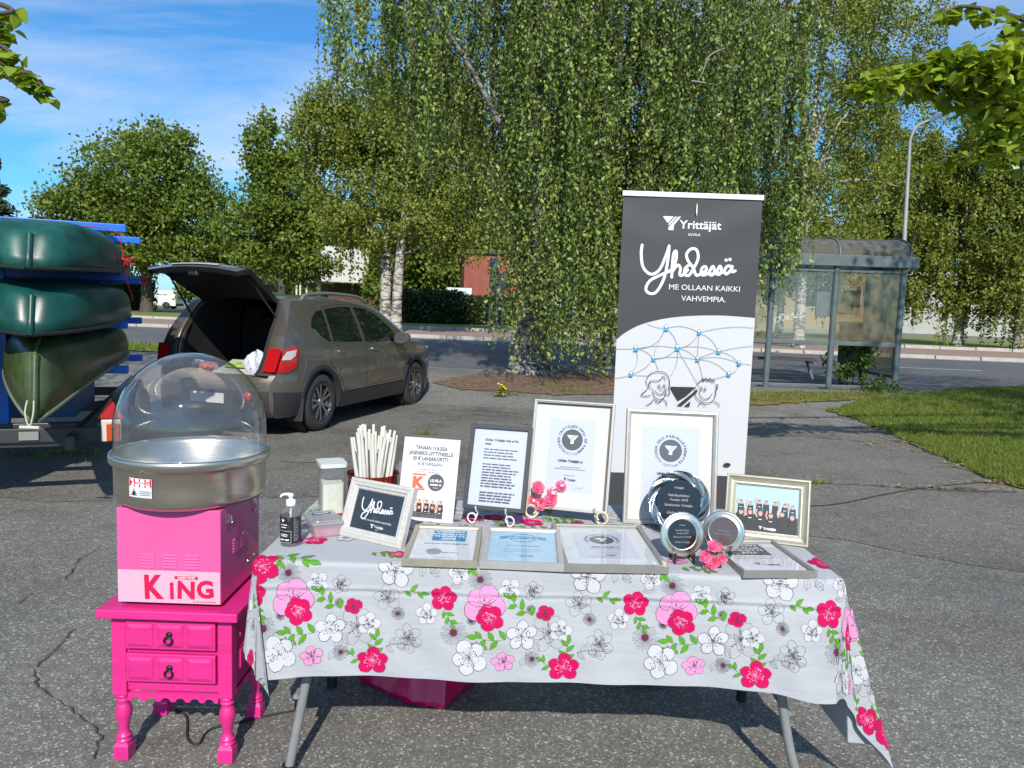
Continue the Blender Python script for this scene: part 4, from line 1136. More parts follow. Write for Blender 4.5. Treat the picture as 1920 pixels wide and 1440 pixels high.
pr.rect(0.042, 0.014, 0.170, 0.034, G_); crowd(pr, 0.040, 0.172, 0.026, 0.098, (5, 5), 5)
for k in range(3): pr.rect(0.044, 0.017 + 0.006 * k, 0.168, 0.0185 + 0.006 * k, L_)
pr.build('lettering', INKS, fy, lambda u, v, l: (u, 0.0015 - l, v))
# black frame with a typed page on a white wire easel
def p_black(o):
    w, h = 0.222, 0.302
    sheet('page', 0.0145, 0.0145, w - 0.0145, h - 0.0145, 0.0085, M_BLUEPAPER, o)
    pr = Print(); pr.text(0.055, 0.245, 'Ulvilan Yrittäjät Hall of Fa-', 0.0115, K_, 'l', 0.03, width=0.125); pr.text(0.055, 0.231, 'meen', 0.0115, K_, 'l', 0.03)
    lines(pr, 0.055, 0.190, 0.213, 4, 0.0105, 0.0055, G_, 1); lines(pr, 0.055, 0.190, 0.160, 9, 0.0098, 0.0055, G_, 2); lines(pr, 0.055, 0.190, 0.060, 4, 0.0100, 0.0055, G_, 3)
    pr.build('lettering', INKS, o, lambda u, v, l: (u, 0.0078 - l, v))
frame_obj('picture_frame', at_z(867, 952, 0.800), RAD(-12.8), RAD(17), 0.224, 0.302, FLATP, M_BLACKF, 'charcoal frame with a typed page, upright on a white wire easel', p_black, stand=False)
# tall silver frame: hall of fame
def p_hof(o):
    w, h = 0.292, 0.392
    sheet('mat_board', 0.0105, 0.0105, w - 0.0105, h - 0.0105, 0.0088, M_MATBOARD, o); sheet('certificate', 0.066, 0.071, w - 0.055, h - 0.058, 0.0076, M_BLUEPAPER, o)
    pr = Print(); cx = 0.152
    round_seal(pr, cx, 0.258, 0.057, 'SUOMEN YRITTÄJIEN HALL OF FAME', below='VOITTAJA')
    pr.text(cx, 0.176, 'Ulvilan Yrittäjät ry', 0.0125, K_, 'c', 0.03); pr.tiny(cx - 0.036, cx + 0.036, 0.157, 0.003, L_, 1); pr.tiny(cx - 0.058, cx + 0.058, 0.150, 0.0028, L_, 2)
    pr.tiny(cx - 0.02, cx + 0.02, 0.127, 0.0025, L_, 3); y_logo(pr, cx - 0.020, 0.118, 0.012, K_); pr.text(cx - 0.006, 0.109, 'Yrittäjät', 0.009, K_, 'l', 0.03)
    r = random.Random(4); pr.stroke(catmull([(cx + 0.02 + 0.006 * k, 0.088 + r.uniform(-0.006, 0.006)) for k in range(7)], 4), 0.0006, K_)
    pr.build('lettering', INKS, o, lambda u, v, l: (u, 0.0069 - l, v))
hof = frame_obj('picture_frame', at_z(985, 950, 0.785), RAD(-14.3), RAD(14), 0.300, 0.400, THIN, M_SILVER, 'tall thin silver frame with round hall of fame seal, pink blooms in front', p_hof, stand=False)
# tall rounded frame: 2022
def p_22(o):
    w, h = 0.330, 0.420
    sheet('mat_board', 0.018, 0.018, w - 0.018, h - 0.018, 0.0088, M_CREAMBOARD, o); sheet('certificate', 0.062, 0.080, w - 0.063, h - 0.063, 0.0076, M_BLUEPAPER, o)
    pr = Print(); cx = 0.164
    round_seal(pr, cx, 0.272, 0.060, 'VUODEN 2022 PAIKALLISYHDISTYS', below='VOITTAJA')
    pr.text(cx, 0.184, 'Ulvilan Yrittäjät ry', 0.0125, K_, 'c', 0.03); pr.tiny(cx - 0.036, cx + 0.04, 0.165, 0.003, L_, 1); pr.tiny(cx - 0.058, cx + 0.058, 0.158, 0.0028, L_, 2)
    pr.build('lettering', INKS, o, lambda u, v, l: (u, 0.0069 - l, v))
frame_obj('picture_frame', at_z(1167, 981.5, 0.7435), RAD(-5.6), RAD(10), 0.332, 0.420, ROUND, M_SILVER, 'tall rounded silver frame with cream mat and 2022 seal, behind the award plates', p_22)
# champagne frame with the group photograph
def p_gold(o):
    w, h = 0.274, 0.223
    sheet('photo', 0.033, 0.033, w - 0.033, h - 0.033, 0.0085, SKY_P, o)
    pr = Print(); x0, x1, y0, y1 = 0.036, w - 0.036, 0.036, h - 0.036
    pr.rect(x0, y0, x1, y0 + 0.055, K_); crowd(pr, x0 + 0.002, x1 - 0.002, y0 + 0.022, y1 - 0.012, (7, 6), 9)
    pr.rect(x0, y0, x1, y0 + 0.022, K_); y_logo(pr, 0.113, 0.053, 0.013, W2); pr.text(0.128, 0.042, 'Yrittäjät', 0.0125, W2, 'l', 0.03)
    pr.build('photo_print', INKS, o, lambda u, v, l: (u, 0.0078 - l, v))
    bm_ = MB().lathe([(0.0, -0.0022), (0.0016, -0.0016), (0.0024, 0.0)], 8, M=Matrix.Rotation(RAD(90), 3, 'X') @ Matrix.Scale(-1, 3, (0, 0, 1))).mesh('bead', M_CHAMP)
    bb = MB()
    def beads(b):
        P = []
        nx, nz = 40, 30
        for k in range(nx): P += [(0.030 + (w - 0.06) * (k + 0.5) / nx, 0.0300), (0.030 + (w - 0.06) * (k + 0.5) / nx, h - 0.030)]
        for k in range(nz): P += [(0.030, 0.030 + (h - 0.06) * (k + 0.5) / nz), (w - 0.030, 0.030 + (h - 0.06) * (k + 0.5) / nz)]
        for (x, z) in P: b.lathe([(0.0026, 0.003), (0.0022, -0.0005), (0.0, -0.0018)], 6, (x, 0.003, z), M=Matrix.Rotation(RAD(90), 3, 'X') @ Matrix.Scale(-1, 3, (0, 0, 1)))
    bd = part('bead_trim', beads, M_CHAMP, o); bd['kind'] = 'stuff'
frame_obj('picture_frame', at_z(1356, 1008, 0.7435), RAD(-17), RAD(15), 0.274, 0.223, [(0.0, 0.02), (0.0, -0.006), (0.002, -0.008), (0.006, -0.008), (0.010, -0.004), (0.016, 0.0), (0.024, 0.0025), (0.028, 0.002), (0.034, 0.004), (0.0345, 0.012)], M_CHAMP,
    'champagne gold frame with a photograph of a cheering group, right end of table', p_gold)
# frames lying on the table, raised a little at the back
def lying(fl, fr_, bl_, L, prof, fmat, label, parts, front_lift=0.021):
    a, c = at_z(*fl, 0.742 + front_lift), at_z(*fr_, 0.742 + front_lift); sh = max(0.0, TY0 - 0.028 - min(a.y, c.y)); a.y += sh; c.y += sh; d = ray(*bl_); O = Vector((0, 0, EYE)); best = None
    for t in np.linspace(1.5, 4, 2500):
        q = O + d * t; e = abs((q - a).length - L)
        if best is None or e < best[0]: 
            if q.y > a.y: best = (e, q)
    q = best[1]; rise = max(0.0, q.z - a.z); tilt = math.asin(min(0.5, rise / L)); e = c - a; yaw = math.atan2(e.y, e.x)
    w = e.length
    return w, a, yaw, tilt
def lay(fl, fr_, bl_, L, prof, fmat, label, parts):
    w, a, yaw, tilt = lying(fl, fr_, bl_, L, prof, fmat, label, parts)
    print('lying', label[:30], round(w, 3), round(math.degrees(tilt), 1))
    o = frame_obj('picture_frame', a, yaw, RAD(90) - tilt, w, L, prof, fmat, label, lambda r: parts(r, w, L), stand=False)
    # a folded card behind keeps the back edge up
    if tilt > RAD(2):
        hh = L * math.sin(tilt)
        part('prop', lambda b: b.box((w / 2, 0.022 + 0.35 * hh, L * 0.86), (w * 0.5, 0.8 * hh, 0.01)), M_BACK, o)
    return o
def f_2018(o, w, h):
    sheet('certificate', 0.013, 0.013, w - 0.013, h - 0.013, 0.0085, M_PAPER, o); pr = Print()
    pr.rect(w * 0.30, h * 0.60, w * 0.78, h * 0.90, B_)
    for k, t in enumerate(('VUODEN', 'PAIKALLIS-', 'YHDISTYS', '2018')): pr.text(w * 0.54, h * 0.845 - h * 0.068 * k, t, h * 0.058, W2, 'c', 0.03, squash=1.25)
    pr.text(w * 0.52, h * 0.50, 'ULVILAN YRITTÄJÄT RY', 0.0125, K_, 'c', 0.02, width=w * 0.62); pr.disc(w * 0.38, h * 0.30, 0.024, L_, 24); pr.tiny(w * 0.50, w * 0.74, h * 0.27, 0.004, K_, 2); pr.tiny(w * 0.4, w * 0.7, h * 0.14, 0.0025, L_, 6)
    pr.build('lettering', INKS, o, lambda u, v, l: (u, 0.0078 - l, v))
lay((753, 1049), (895.5, 1054), (768, 983), 0.305, [(0.0, 0.02), (0.0, -0.001), (0.002, -0.002), (0.012, 0.0), (0.016, 0.005), (0.016, 0.012)], M_CHAMP, 'lying pewter frame with blue 2018 award certificate, leftmost of those lying flat', f_2018)
def f_blue(o, w, h):
    sheet('certificate', 0.013, 0.013, w - 0.013, h - 0.013, 0.0085, LBLUE, o); pr = Print()
    pr.stroke([(w * 0.5 + w * 0.17 * math.cos(a), h * 0.76 + h * 0.115 * math.sin(a)) for a in np.linspace(0, 6.283, 40)[:-1]], 0.004, B_, True)
    pr.poly([(w * 0.26, h * 0.735), (w * 0.74, h * 0.735), (w * 0.74, h * 0.80), (w * 0.26, h * 0.80)], B_); pr.poly([(w * 0.19, h * 0.71), (w * 0.27, h * 0.72), (w * 0.27, h * 0.78), (w * 0.19, h * 0.78), (w * 0.21, h * 0.745)], B_)
    pr.poly([(w * 0.81, h * 0.71), (w * 0.79, h * 0.745), (w * 0.81, h * 0.78), (w * 0.73, h * 0.78), (w * 0.73, h * 0.72)], B_)
    pr.tiny(w * 0.30, w * 0.70, h * 0.755, 0.006, W2, 3); pr.tiny(w * 0.30, w * 0.72, h * 0.52, 0.005, L_, 4); pr.tiny(w * 0.26, w * 0.76, h * 0.42, 0.003, L_, 5); pr.tiny(w * 0.26, w * 0.70, h * 0.36, 0.003, L_, 8); pr.tiny(w * 0.46, w * 0.64, h * 0.24, 0.005, K_, 7)
    pr.build('lettering', INKS, o, lambda u, v, l: (u, 0.0078 - l, v))
lay((900, 1055), (1058, 1061.5), (901.5, 987), 0.310, [(0.0, 0.02), (0.0, -0.001), (0.002, -0.002), (0.014, -0.001), (0.019, 0.005), (0.019, 0.012)], M_SILVER, 'lying silver frame with pale blue certificate, between two other lying frames', f_blue)
def f_y(o, w, h):
    sheet('mat_board', 0.013, 0.013, w - 0.013, h - 0.013, 0.0088, M_MATBOARD, o); sheet('certificate', w * 0.20, h * 0.20, w * 0.80, h * 0.82, 0.0076, M_BLUEPAPER, o); pr = Print()
    round_seal(pr, w * 0.49, h * 0.64, 0.060, 'VUODEN PAIKALLISYHDISTYS'); pr.text(w * 0.49, h * 0.45, 'Ulvilan Yrittäjät ry', 0.0125, K_, 'c', 0.02)
    pr.tiny(w * 0.32, w * 0.66, h * 0.41, 0.003, L_, 1); pr.tiny(w * 0.38, w * 0.60, h * 0.33, 0.003, L_, 2); pr.text(w * 0.50, h * 0.26, 'Yrittäjät', 0.010, K_, 'c', 0.03); pr.tiny(w * 0.3, w * 0.45, h * 0.23, 0.003, K_, 4)
    pr.build('lettering', INKS, o, lambda u, v, l: (u, 0.0069 - l, v))
lay((1061, 1076), (1263.7, 1080), (1043, 982), 0.415, FLATP, M_PEWTER, 'largest lying frame, pewter with a round seal, at the front edge of table', f_y)
def f_23(o, w, h):
    sheet('certificate', 0.013, 0.013, w - 0.013, h - 0.013, 0.0085, M_PAPER, o); pr = Print()
    sheet('heading_panel', w * 0.13, h * 0.56, w * 0.73, h * 0.92, 0.0081, INKG, o, 0.0004)
    for k, t in enumerate(('VUODEN', 'PAIKALLIS-', 'YHDISTYS', '2023')): pr.text(w * 0.43, h * 0.845 - h * 0.078 * k, t, h * 0.070, W2, 'c', 0.03, squash=1.2)
    pr.tiny(w * 0.14, w * 0.74, h * 0.49, 0.004, L_, 1); pr.tiny(w * 0.14, w * 0.66, h * 0.44, 0.003, L_, 2); y_logo(pr, w * 0.32, h * 0.31, 0.020, K_); pr.text(w * 0.44, h * 0.24, 'Yrittäjät', 0.014, K_, 'l', 0.03)
    pr.build('lettering', INKS, o, lambda u, v, l: (u, 0.0078 - l, v))
lay((1408, 1087), (1551, 1087), (1366, 1022), 0.305, [(0.0, 0.02), (0.0, -0.001), (0.002, -0.002), (0.009, -0.001), (0.012, 0.004), (0.012, 0.012)], M_PEWTER, 'lying grey frame with dark 2023 heading, below the champagne photo frame', f_23)

# easels
def easel(name, loc, yaw, wd, m, label, r=0.0032, lean=0.29, curl=0.020):
    o = empty(name, loc, (0, 0, yaw), label, 'easel')
    for sx in (-1, 1):
        def side(b, sx=sx):
            x = sx * wd
            P = [(x * 0.45, 0.085, 0.27), (x * 0.8, 0.045, 0.12), (x * 0.95, 0.012, 0.055), (x, -0.004, 0.045), (x * 1.02, -0.020, 0.048), (x * 1.05, -0.028, 0.066)]
            b.tube(catmull(P, 6), r, 8)
            cx = x * 1.28
            Q = [(x, -0.002, 0.043), (x * 1.12, -0.012, 0.012)] + [(cx + sx * curl * math.sin(a) * (1 - a / 12), -0.02, 0.004 + curl - curl * math.cos(a) * (1 - a / 12)) for a in np.linspace(0, 5.6, 16)]
            b.tube(catmull(Q, 3), r, 8)
        part('front_leg', side, m, o)
    part('crossbar', lambda b: b.tube([(-wd * 0.9, 0.02, 0.075), (wd * 0.9, 0.02, 0.075)], r, 8), m, o)
    part('back_leg', lambda b: b.tube(catmull([(0, 0.085, 0.27), (0, 0.12, 0.12), (0, 0.165, 0.004)], 5), r, 8), m, o)
    return o
M_WIRE = mat('white_wire', (0.68, 0.67, 0.64), 0.4); M_CREAMW = mat('cream_cast_metal', (0.62, 0.53, 0.36), 0.45, var=0.15, vscale=30)
c = at_z(927, 958, 0.80); easel('wire_easel', (c.x - 0.008, c.y + 0.03, 0.7435), RAD(-12.8), 0.052, M_WIRE, 'white wire easel holding the charcoal framed page')
c = at_z(1062, 960, 0.785); easel('cream_easel', (c.x + 0.005, c.y + 0.035, 0.7435), RAD(-14.3), 0.10, M_CREAMW, 'cream scroll easel under the tall hall of fame frame', 0.0048, curl=0.026)

# round award plates on little stands
M_ENGR = mat('black_engraved_glass', (0.012, 0.013, 0.014), 0.12, coat=0.4)
M_SMOKE = mat('smoky_engraved_glass', (0.10, 0.075, 0.075), 0.10, coat=0.4)
M_DSTEEL = mat('dark_mirror_steel', (0.44, 0.42, 0.39), 0.14, metal=1.0, var=0.2, vscale=14)
M_STAND = mat('dark_wood_stand', (0.035, 0.014, 0.012), 0.45)
def plate(loc, r, yaw, lean, rim, inner, ri, label, swirl=False, seed=0, txt=True):
    o = empty('award_plate', loc, (Matrix.Rotation(yaw, 4, 'Z') @ Matrix.Rotation(-lean, 4, 'X')).to_euler(), label, 'award plate', 'round metal award plates')
    MR = Matrix.Rotation(RAD(90), 3, 'X')
    zc = r + 0.012
    if swirl:
        def sw(b):
            nr, na = 9, 96
            def f(i, j):
                a = 2 * math.pi * j / na; t = i / (nr - 1); q = r + (ri - r) * t
                d = 0.004 * math.sin(7 * a + 5.5 * t) * math.sin(math.pi * t) ** 0.6 + 0.010 * (1 - t) - 0.002
                return (q * math.cos(a), d * -1.0, zc + q * math.sin(a))
            b.grid(f, range(nr), range(na + 1))
        part('rim', sw, rim, o)
        def studs(b):
            for k in range(56):
                a = 2 * math.pi * k / 56; q = r * 0.955 if (k // 7) % 2 else r * 0.83
                b.lathe([(0.0022, 0.0), (0.0016, 0.0016), (0.0, 0.0022)], 6, (q * math.cos(a), -0.010, zc + q * math.sin(a)), M=MR)
        st = part('rim_studs', studs, M_STEEL2, o); st['kind'] = 'stuff'
    else:
        part('rim', lambda b: b.lathe([(r - 0.004, -0.004), (r, 0.0), (r - 0.001, 0.003), (r - 0.006, 0.0045), (ri + 0.006, 0.0005), (ri + 0.004, 0.0035), (ri, 0.0025), (ri - 0.002, -0.001)], 72, (0, 0, zc), M=MR), rim, o)
    part('plate_back', lambda b: b.lathe([(0.0, -0.005), (r * 0.85, -0.005), (r - 0.004, -0.003)], 48, (0, 0, zc), M=MR), M_DSTEEL, o)
    part('engraved_disc', lambda b: b.lathe([(ri, 0.0012), (0.0, 0.0012)], 64, (0, 0, zc), M=MR), inner, o)
    pr = Print()
    k = ri / 0.045
    for (y, t, sz) in ((0.026, 'Yrittäjät', 0.006), (0.010, 'Paikallisyhdistys', 0.0068), (0.001, 'Vuoden 2018', 0.0068), (-0.010, 'Satakunnan Yrittäjät', 0.0070), (-0.026, 'Ulvilan Yrittäjät', 0.0074)):
        if txt: pr.text(0, y * k, t, sz * k, 0, 'c', 0.01, slant=0.15)
        elif y in (0.001, -0.010): pr.text(0, y * k, t, sz * k * 0.9, 0, 'c')
    if pr.items: pr.build('engraving', [mat('engraved_silver', (0.26, 0.26, 0.25), 0.4)], o, lambda u, v, l: (u, -0.0014 - l, zc + v))
    def stand(b):
        for sx in (-1, 1):
            x = sx * r * 0.42
            b.prism([(-0.030, 0.0), (-0.022, 0.0), (-0.016, 0.012), (0.004, 0.016), (0.012, 0.045), (0.020, 0.045), (0.022, 0.0), (0.030, 0.0), (0.028, 0.055), (0.006, 0.058), (-0.006, 0.022), (-0.022, 0.020), (-0.026, 0.034), (-0.032, 0.034)], -0.003, 0.003, Matrix.Translation((x, 0.006, -0.002)) @ Matrix.Rotation(lean, 4, 'X') @ Matrix.Rotation(RAD(90), 4, 'Z'))
        b.box((0, 0.018, 0.022), (r * 0.84, 0.008, 0.008))
    part('stand', stand, M_STAND, o)
    return o
plate(at_z(1270, 1006, 0.7435) + Vector((0, 0, 0.002)), 0.106, RAD(-8), RAD(16), M_DSTEEL, M_ENGR, 0.076, 'largest round plate with swirled mirror rim, in front of the 2022 frame', True)
plate(at_z(1279, 1053, 0.7435) + Vector((0, 0, 0.002)), 0.0695, RAD(4), RAD(12), M_STEEL, M_ENGR, 0.0455, 'small brushed steel plate with black engraved centre, front of the three plates')
plate(at_z(1352, 1045, 0.7435) + Vector((0, 0, 0.002)), 0.0665, RAD(-22), RAD(12), M_STEEL, M_SMOKE, 0.044, 'small steel plate with smoky centre, right of the black-centred one', txt=False)

# artificial pink blooms
M_PET = leaf_mat('silk_petal', '#ea57a5', '#f6b3d8', 0.45, 0.6)
M_SILKLEAF = mat('silk_leaf', (0.10, 0.20, 0.04), 0.6)
def blooms(loc, heads, label):
    o = empty('silk_flowers', loc, (0, 0, 0), label, 'flowers', 'pink artificial blooms')
    for (x, y, z, r, sd) in heads:
        q = random.Random(sd); V, Fq, T = [], [], []
        ax = Vector((q.uniform(-0.3, 0.3), -0.8, q.uniform(0.1, 0.6))).normalized(); rot = ax.to_track_quat('Z', 'Y')
        for layer, (n, L, op) in enumerate(((5, 1.0, 0.35), (5, 0.78, 0.75), (4, 0.5, 1.15))):
            for k in range(n):
                a = 2 * math.pi * (k + 0.37 * layer) / n + q.uniform(-0.15, 0.15); W = r * L * 0.62; base = len(V); n1, n2 = 6, 5
                for i in range(n1):
                    t = i / (n1 - 1)
                    for j in range(n2):
                        s_ = j / (n2 - 1) * 2 - 1; ww = W * math.sin(math.pi * (0.08 + 0.84 * t)) ** 0.7 * (0.5 + 0.6 * t)
                        rad_ = r * L * t * (1 - 0.10 * s_ * s_ * t); up = r * (op * t * t * 0.8 + 0.12 * s_ * s_ * t + 0.05 * math.sin(6 * s_ + k) * t)
                        p = Vector((rad_ * math.cos(a) - ww * s_ * math.sin(a), rad_ * math.sin(a) + ww * s_ * math.cos(a), up))
                        V.append(tuple(rot @ p + Vector((x, y, z))))
                for i in range(n1 - 1):
                    for j in range(n2 - 1):
                        c0 = base + i * n2 + j; Fq.append((c0, c0 + 1, c0 + 1 + n2, c0 + n2)); T.append(q.uniform(0, 0.4) + 0.6 * i / n1)
        np_mesh('bloom', np.array(V), np.array(Fq), M_PET, tint=np.array(T), parent=o, smooth=True)
    part('stem', lambda b: [b.tube(catmull([(0.0, 0.03, 0.004), (x * 0.5, 0.02, z * 0.6), (x, y + 0.01, z)], 4), 0.0022, 6) for (x, y, z, r, sd) in heads], M_SILKLEAF, o)
    def lv(b):
        for k in range(5):
            a = 0.6 + k * 0.5; L = 0.045; d = Vector((math.cos(a), 0.25, 0.25 * math.sin(a * 2))); n = d.cross(Vector((0, 1, 0.2))).normalized()
            c = Vector((0, 0.02, 0.03)); b.add([c, c + d * L * 0.5 + n * 0.011, c + d * L, c + d * L * 0.5 - n * 0.011], [(0, 1, 2, 3)])
    part('leaves', lv, M_SILKLEAF, o)
    return o
p0 = at_z(1035, 966, 0.7435) + Vector((-0.01, -0.05, 0))
H = []
for k, (px, py, r) in enumerate([(1008, 915, 0.026), (1032, 940, 0.028), (1012, 945, 0.026), (1052, 912, 0.024), (1036, 926, 0.026), (1068, 908, 0.018), (1000, 938, 0.022)]):
    q = at_y(px, py, p0.y - 0.01 + 0.004 * k); H.append((q.x - p0.x, q.y - p0.y, q.z - p0.z, r, 20 + k))
blooms(p0, H, 'pink artificial blooms lying across the foot of the hall of fame frame')
p0 = at_z(1338, 1068, 0.7435)
H = []
for k, (px, py, r) in enumerate([(1336, 1025, 0.020), (1322, 1043, 0.021), (1352, 1048, 0.019), (1336, 1056, 0.022), (1346, 1026, 0.014), (1326, 1058, 0.016)]):
    q = at_y(px, py, p0.y - 0.006 + 0.003 * k); H.append((q.x - p0.x, q.y - p0.y, max(0.012, q.z - p0.z), r, 40 + k))
blooms(p0, H, 'small cluster of pink artificial blooms in front of the two small award plates')

# sanitiser bottle, boxes, jar with sticks
M_CLEAR = clear_mat('clear_bottle_plastic', (0.93, 0.94, 0.95), 0.6, 0.03, haze=0.12, hazecol=(0.8, 0.82, 0.84))
M_WPL = mat('white_plastic', (0.72, 0.72, 0.71), 0.35)
bt = empty('pump_bottle', at_z(540, 1026, 0.7435) + Vector((0, 0.028, 0)), (0, 0, RAD(-14)), 'clear pump bottle with black label at the left end of the table', 'bottle')
part('body', lambda b: b.lathe([(0.0, 0.001), (0.028, 0.001), (0.031, 0.004), (0.0315, 0.105), (0.030, 0.112), (0.022, 0.122), (0.0135, 0.127), (0.0125, 0.134)], 32), M_CLEAR, bt)
part('gel', lambda b: b.lathe([(0.0, 0.003), (0.029, 0.003), (0.0298, 0.006), (0.0298, 0.080), (0.0, 0.080)], 28), clear_mat('sanitiser_gel', (0.90, 0.93, 0.95), 0.3, 0.03, haze=0.10), bt)
pump = part('pump', lambda b: (b.lathe([(0.0145, 0.126), (0.0148, 0.128), (0.0148, 0.143), (0.0125, 0.145), (0.006, 0.146), (0.006, 0.154)], 24), b.lathe([(0.006, 0.152), (0.0085, 0.153), (0.0085, 0.163), (0.0, 0.164)], 20)), M_WPL, bt)
part('nozzle', lambda b: b.tube(catmull([(0.004, 0, 0.160), (-0.014, -0.004, 0.161), (-0.026, -0.007, 0.158), (-0.031, -0.008, 0.151)], 5), [0.0055, 0.0052, 0.005, 0.005, 0.0048, 0.0046, 0.0045, 0.0044, 0.0043, 0.0042, 0.004, 0.004, 0.0038, 0.0036, 0.0034, 0.0032], 10), M_WPL, pump)
part('dip_tube', lambda b: b.cyl((0, 0, 0.01), (0, 0, 0.13), 0.003, n=8), M_WPL, bt)
pr = Print(); R_ = 0.0319
pr.rect(-0.080, 0.012, 0.080, 0.096, 0)
pr.text(-0.006, 0.034, 'OED', 0.0125, 1, 'c', 0.02); pr.tiny(-0.022, 0.012, 0.022, 0.006, 1, 9)
pr.stroke([(-0.030, 0.015), (0.018, 0.015), (0.018, 0.052), (-0.030, 0.052)], 0.001, 1, True)
pr.disc(-0.010, 0.086, 0.0028, 1, 10); pr.disc(-0.006, 0.086, 0.0028, 1, 10); pr.poly([(-0.0125, 0.085), (-0.0035, 0.085), (-0.008, 0.079)], 1)
pr.tiny(-0.018, 0.006, 0.070, 0.004, 1, 1); pr.tiny(-0.016, 0.004, 0.062, 0.004, 1, 2)
for k in range(14): pr.tiny(0.025, 0.040, 0.086 - 0.005 * k, 0.003, 2, 10 + k)
pr.build('label', [mat('label_black', (0.015, 0.015, 0.016), 0.4), INKW, INKL], bt, lambda u, v, l: ((R_ + l) * math.sin(u / R_), -(R_ + l) * math.cos(u / R_), v), maxedge=0.008)
M_FROST = clear_mat('frosted_food_box', (0.93, 0.95, 0.95), 0.4, 0.15, haze=0.38, hazecol=(0.78, 0.80, 0.80))
M_FROST2 = clear_mat('clear_food_jar', (0.95, 0.97, 0.97), 0.55, 0.05, haze=0.10)
M_LID = mat('milky_lid', (0.62, 0.64, 0.63), 0.4)
def rbox(b, w, d, z0, z1, r, k=1.0, n=5, cap=False):
    def ringp(w, d, z, r):
        P = []
        for (sx, sy, a0) in ((1, 1, 0), (-1, 1, 90), (-1, -1, 180), (1, -1, 270)):
            for q in range(n): a = RAD(a0 + 90 * q / (n - 1)); P.append((sx * (w / 2 - r) + r * math.cos(a), sy * (d / 2 - r) + r * math.sin(a), z))
        return P
    b.loft([ringp(w, d, z0, r), ringp(w * k, d * k, z1, r)], cap=cap)
    return ringp
fb = empty('food_box', at_z(598, 1005, 0.7435) + Vector((0.002, 0.045, 0)), (0, 0, RAD(28)), 'low frosted food box with pink sugar behind the pump bottle', 'box')
part('box', lambda b: (rbox(b, 0.085, 0.125, 0.002, 0.046, 0.012, 1.12), rbox(b, 0.085, 0.125, 0.001, 0.002, 0.012, 1.0, cap=True)), M_FROST, fb)
part('lid', lambda b: (rbox(b, 0.104, 0.148, 0.045, 0.053, 0.014, 0.99, cap=True), rbox(b, 0.085, 0.128, 0.053, 0.056, 0.012, 0.98, cap=True)), M_FROST, fb)
part('sugar', lambda b: rbox(b, 0.076, 0.115, 0.004, 0.026, 0.010, 1.05, cap=True), mat('pink_sugar', (0.62, 0.20, 0.30), 0.9, var=0.15, vscale=60), fb)
pr = Print(); pr.rect(-0.03, 0.018, 0.03, 0.036, 0); pr.tiny(-0.024, 0.024, 0.023, 0.011, 1, 2)
pr.build('lid_sticker', [mat('navy_sticker', (0.03, 0.04, 0.12), 0.5), INKW], fb, lambda u, v, l: (u, v, 0.0565 + l))
tj = empty('sugar_container', at_z(612, 963, 0.7435) + Vector((0.01, 0.03, 0)), (0, 0, RAD(24)), 'tall clear container half full of white sugar beside the amber jar', 'container')
part('body', lambda b: rbox(b, 0.082, 0.098, 0.002, 0.176, 0.012, 1.05), M_FROST2, tj)
part('lid', lambda b: (rbox(b, 0.098, 0.116, 0.174, 0.188, 0.016, 1.0, cap=True),), M_LID, tj, bevel=0.003)
part('sugar', lambda b: (rbox(b, 0.074, 0.090, 0.004, 0.112, 0.010, 1.03, cap=True)), mat('white_sugar', (0.66, 0.66, 0.56), 0.9, var=0.10, vscale=40), tj)
M_AMBER = clear_mat('amber_glass', '#c8680f', 0.6, 0.03, haze=0.14, hazecol='#b8560a')
JC = at_z(691, 968, 0.7435) + Vector((0, 0.075, 0))
jr = empty('amber_jar', JC, (0, 0, 0), 'wide amber glass jar holding white paper sticks behind the white frame', 'jar')
part('glass_wall', lambda b: b.lathe([(r * 1.22, z * 1.2) for r, z in [(0.0, 0.003), (0.062, 0.003), (0.070, 0.012), (0.0745, 0.05), (0.0745, 0.105), (0.076, 0.116), (0.079, 0.118), (0.0785, 0.122), (0.075, 0.121), (0.071, 0.112), (0.071, 0.05), (0.066, 0.013), (0.058, 0.007), (0.0, 0.007)]], 40), M_AMBER, jr)
M_STICK = mat('white_paper_stick', (0.66, 0.63, 0.57), 0.8, var=0.06, vscale=20)
sr = random.Random(12)
for k in range(40):
    a = sr.uniform(0, 6.28); rr = 0.068 * math.sqrt(sr.random()); tilt = sr.uniform(0.04, 0.22) * (1 if sr.random() < 0.85 else 1.8); L = sr.uniform(0.262, 0.312)
    foot = JC + Vector((0.72 * rr * math.cos(a), 0.72 * rr * math.sin(a), 0.010)); dirv = Vector((math.cos(a + sr.uniform(-0.7, 0.7)) * math.sin(tilt), math.sin(a + sr.uniform(-0.7, 0.7)) * math.sin(tilt), math.cos(tilt)))
    # stay inside the jar mouth
    t = 0.130 / dirv.z; mth = foot + dirv * t - JC; ex = math.hypot(mth.x, mth.y)
    if ex > 0.074: dirv = (dirv - Vector((mth.x, mth.y, 0)) * (1 - 0.074 / ex) / t).normalized()
    bs = MB(); bs.tube([foot, foot + dirv * L * 0.5, foot + dirv * L], [0.0100, 0.0078, 0.0052], 9)
    o = bs.build('paper_stick', M_STICK); tag(o, 'slim rolled white paper stick standing in the amber jar', 'stick', 'paper sticks in the amber jar')
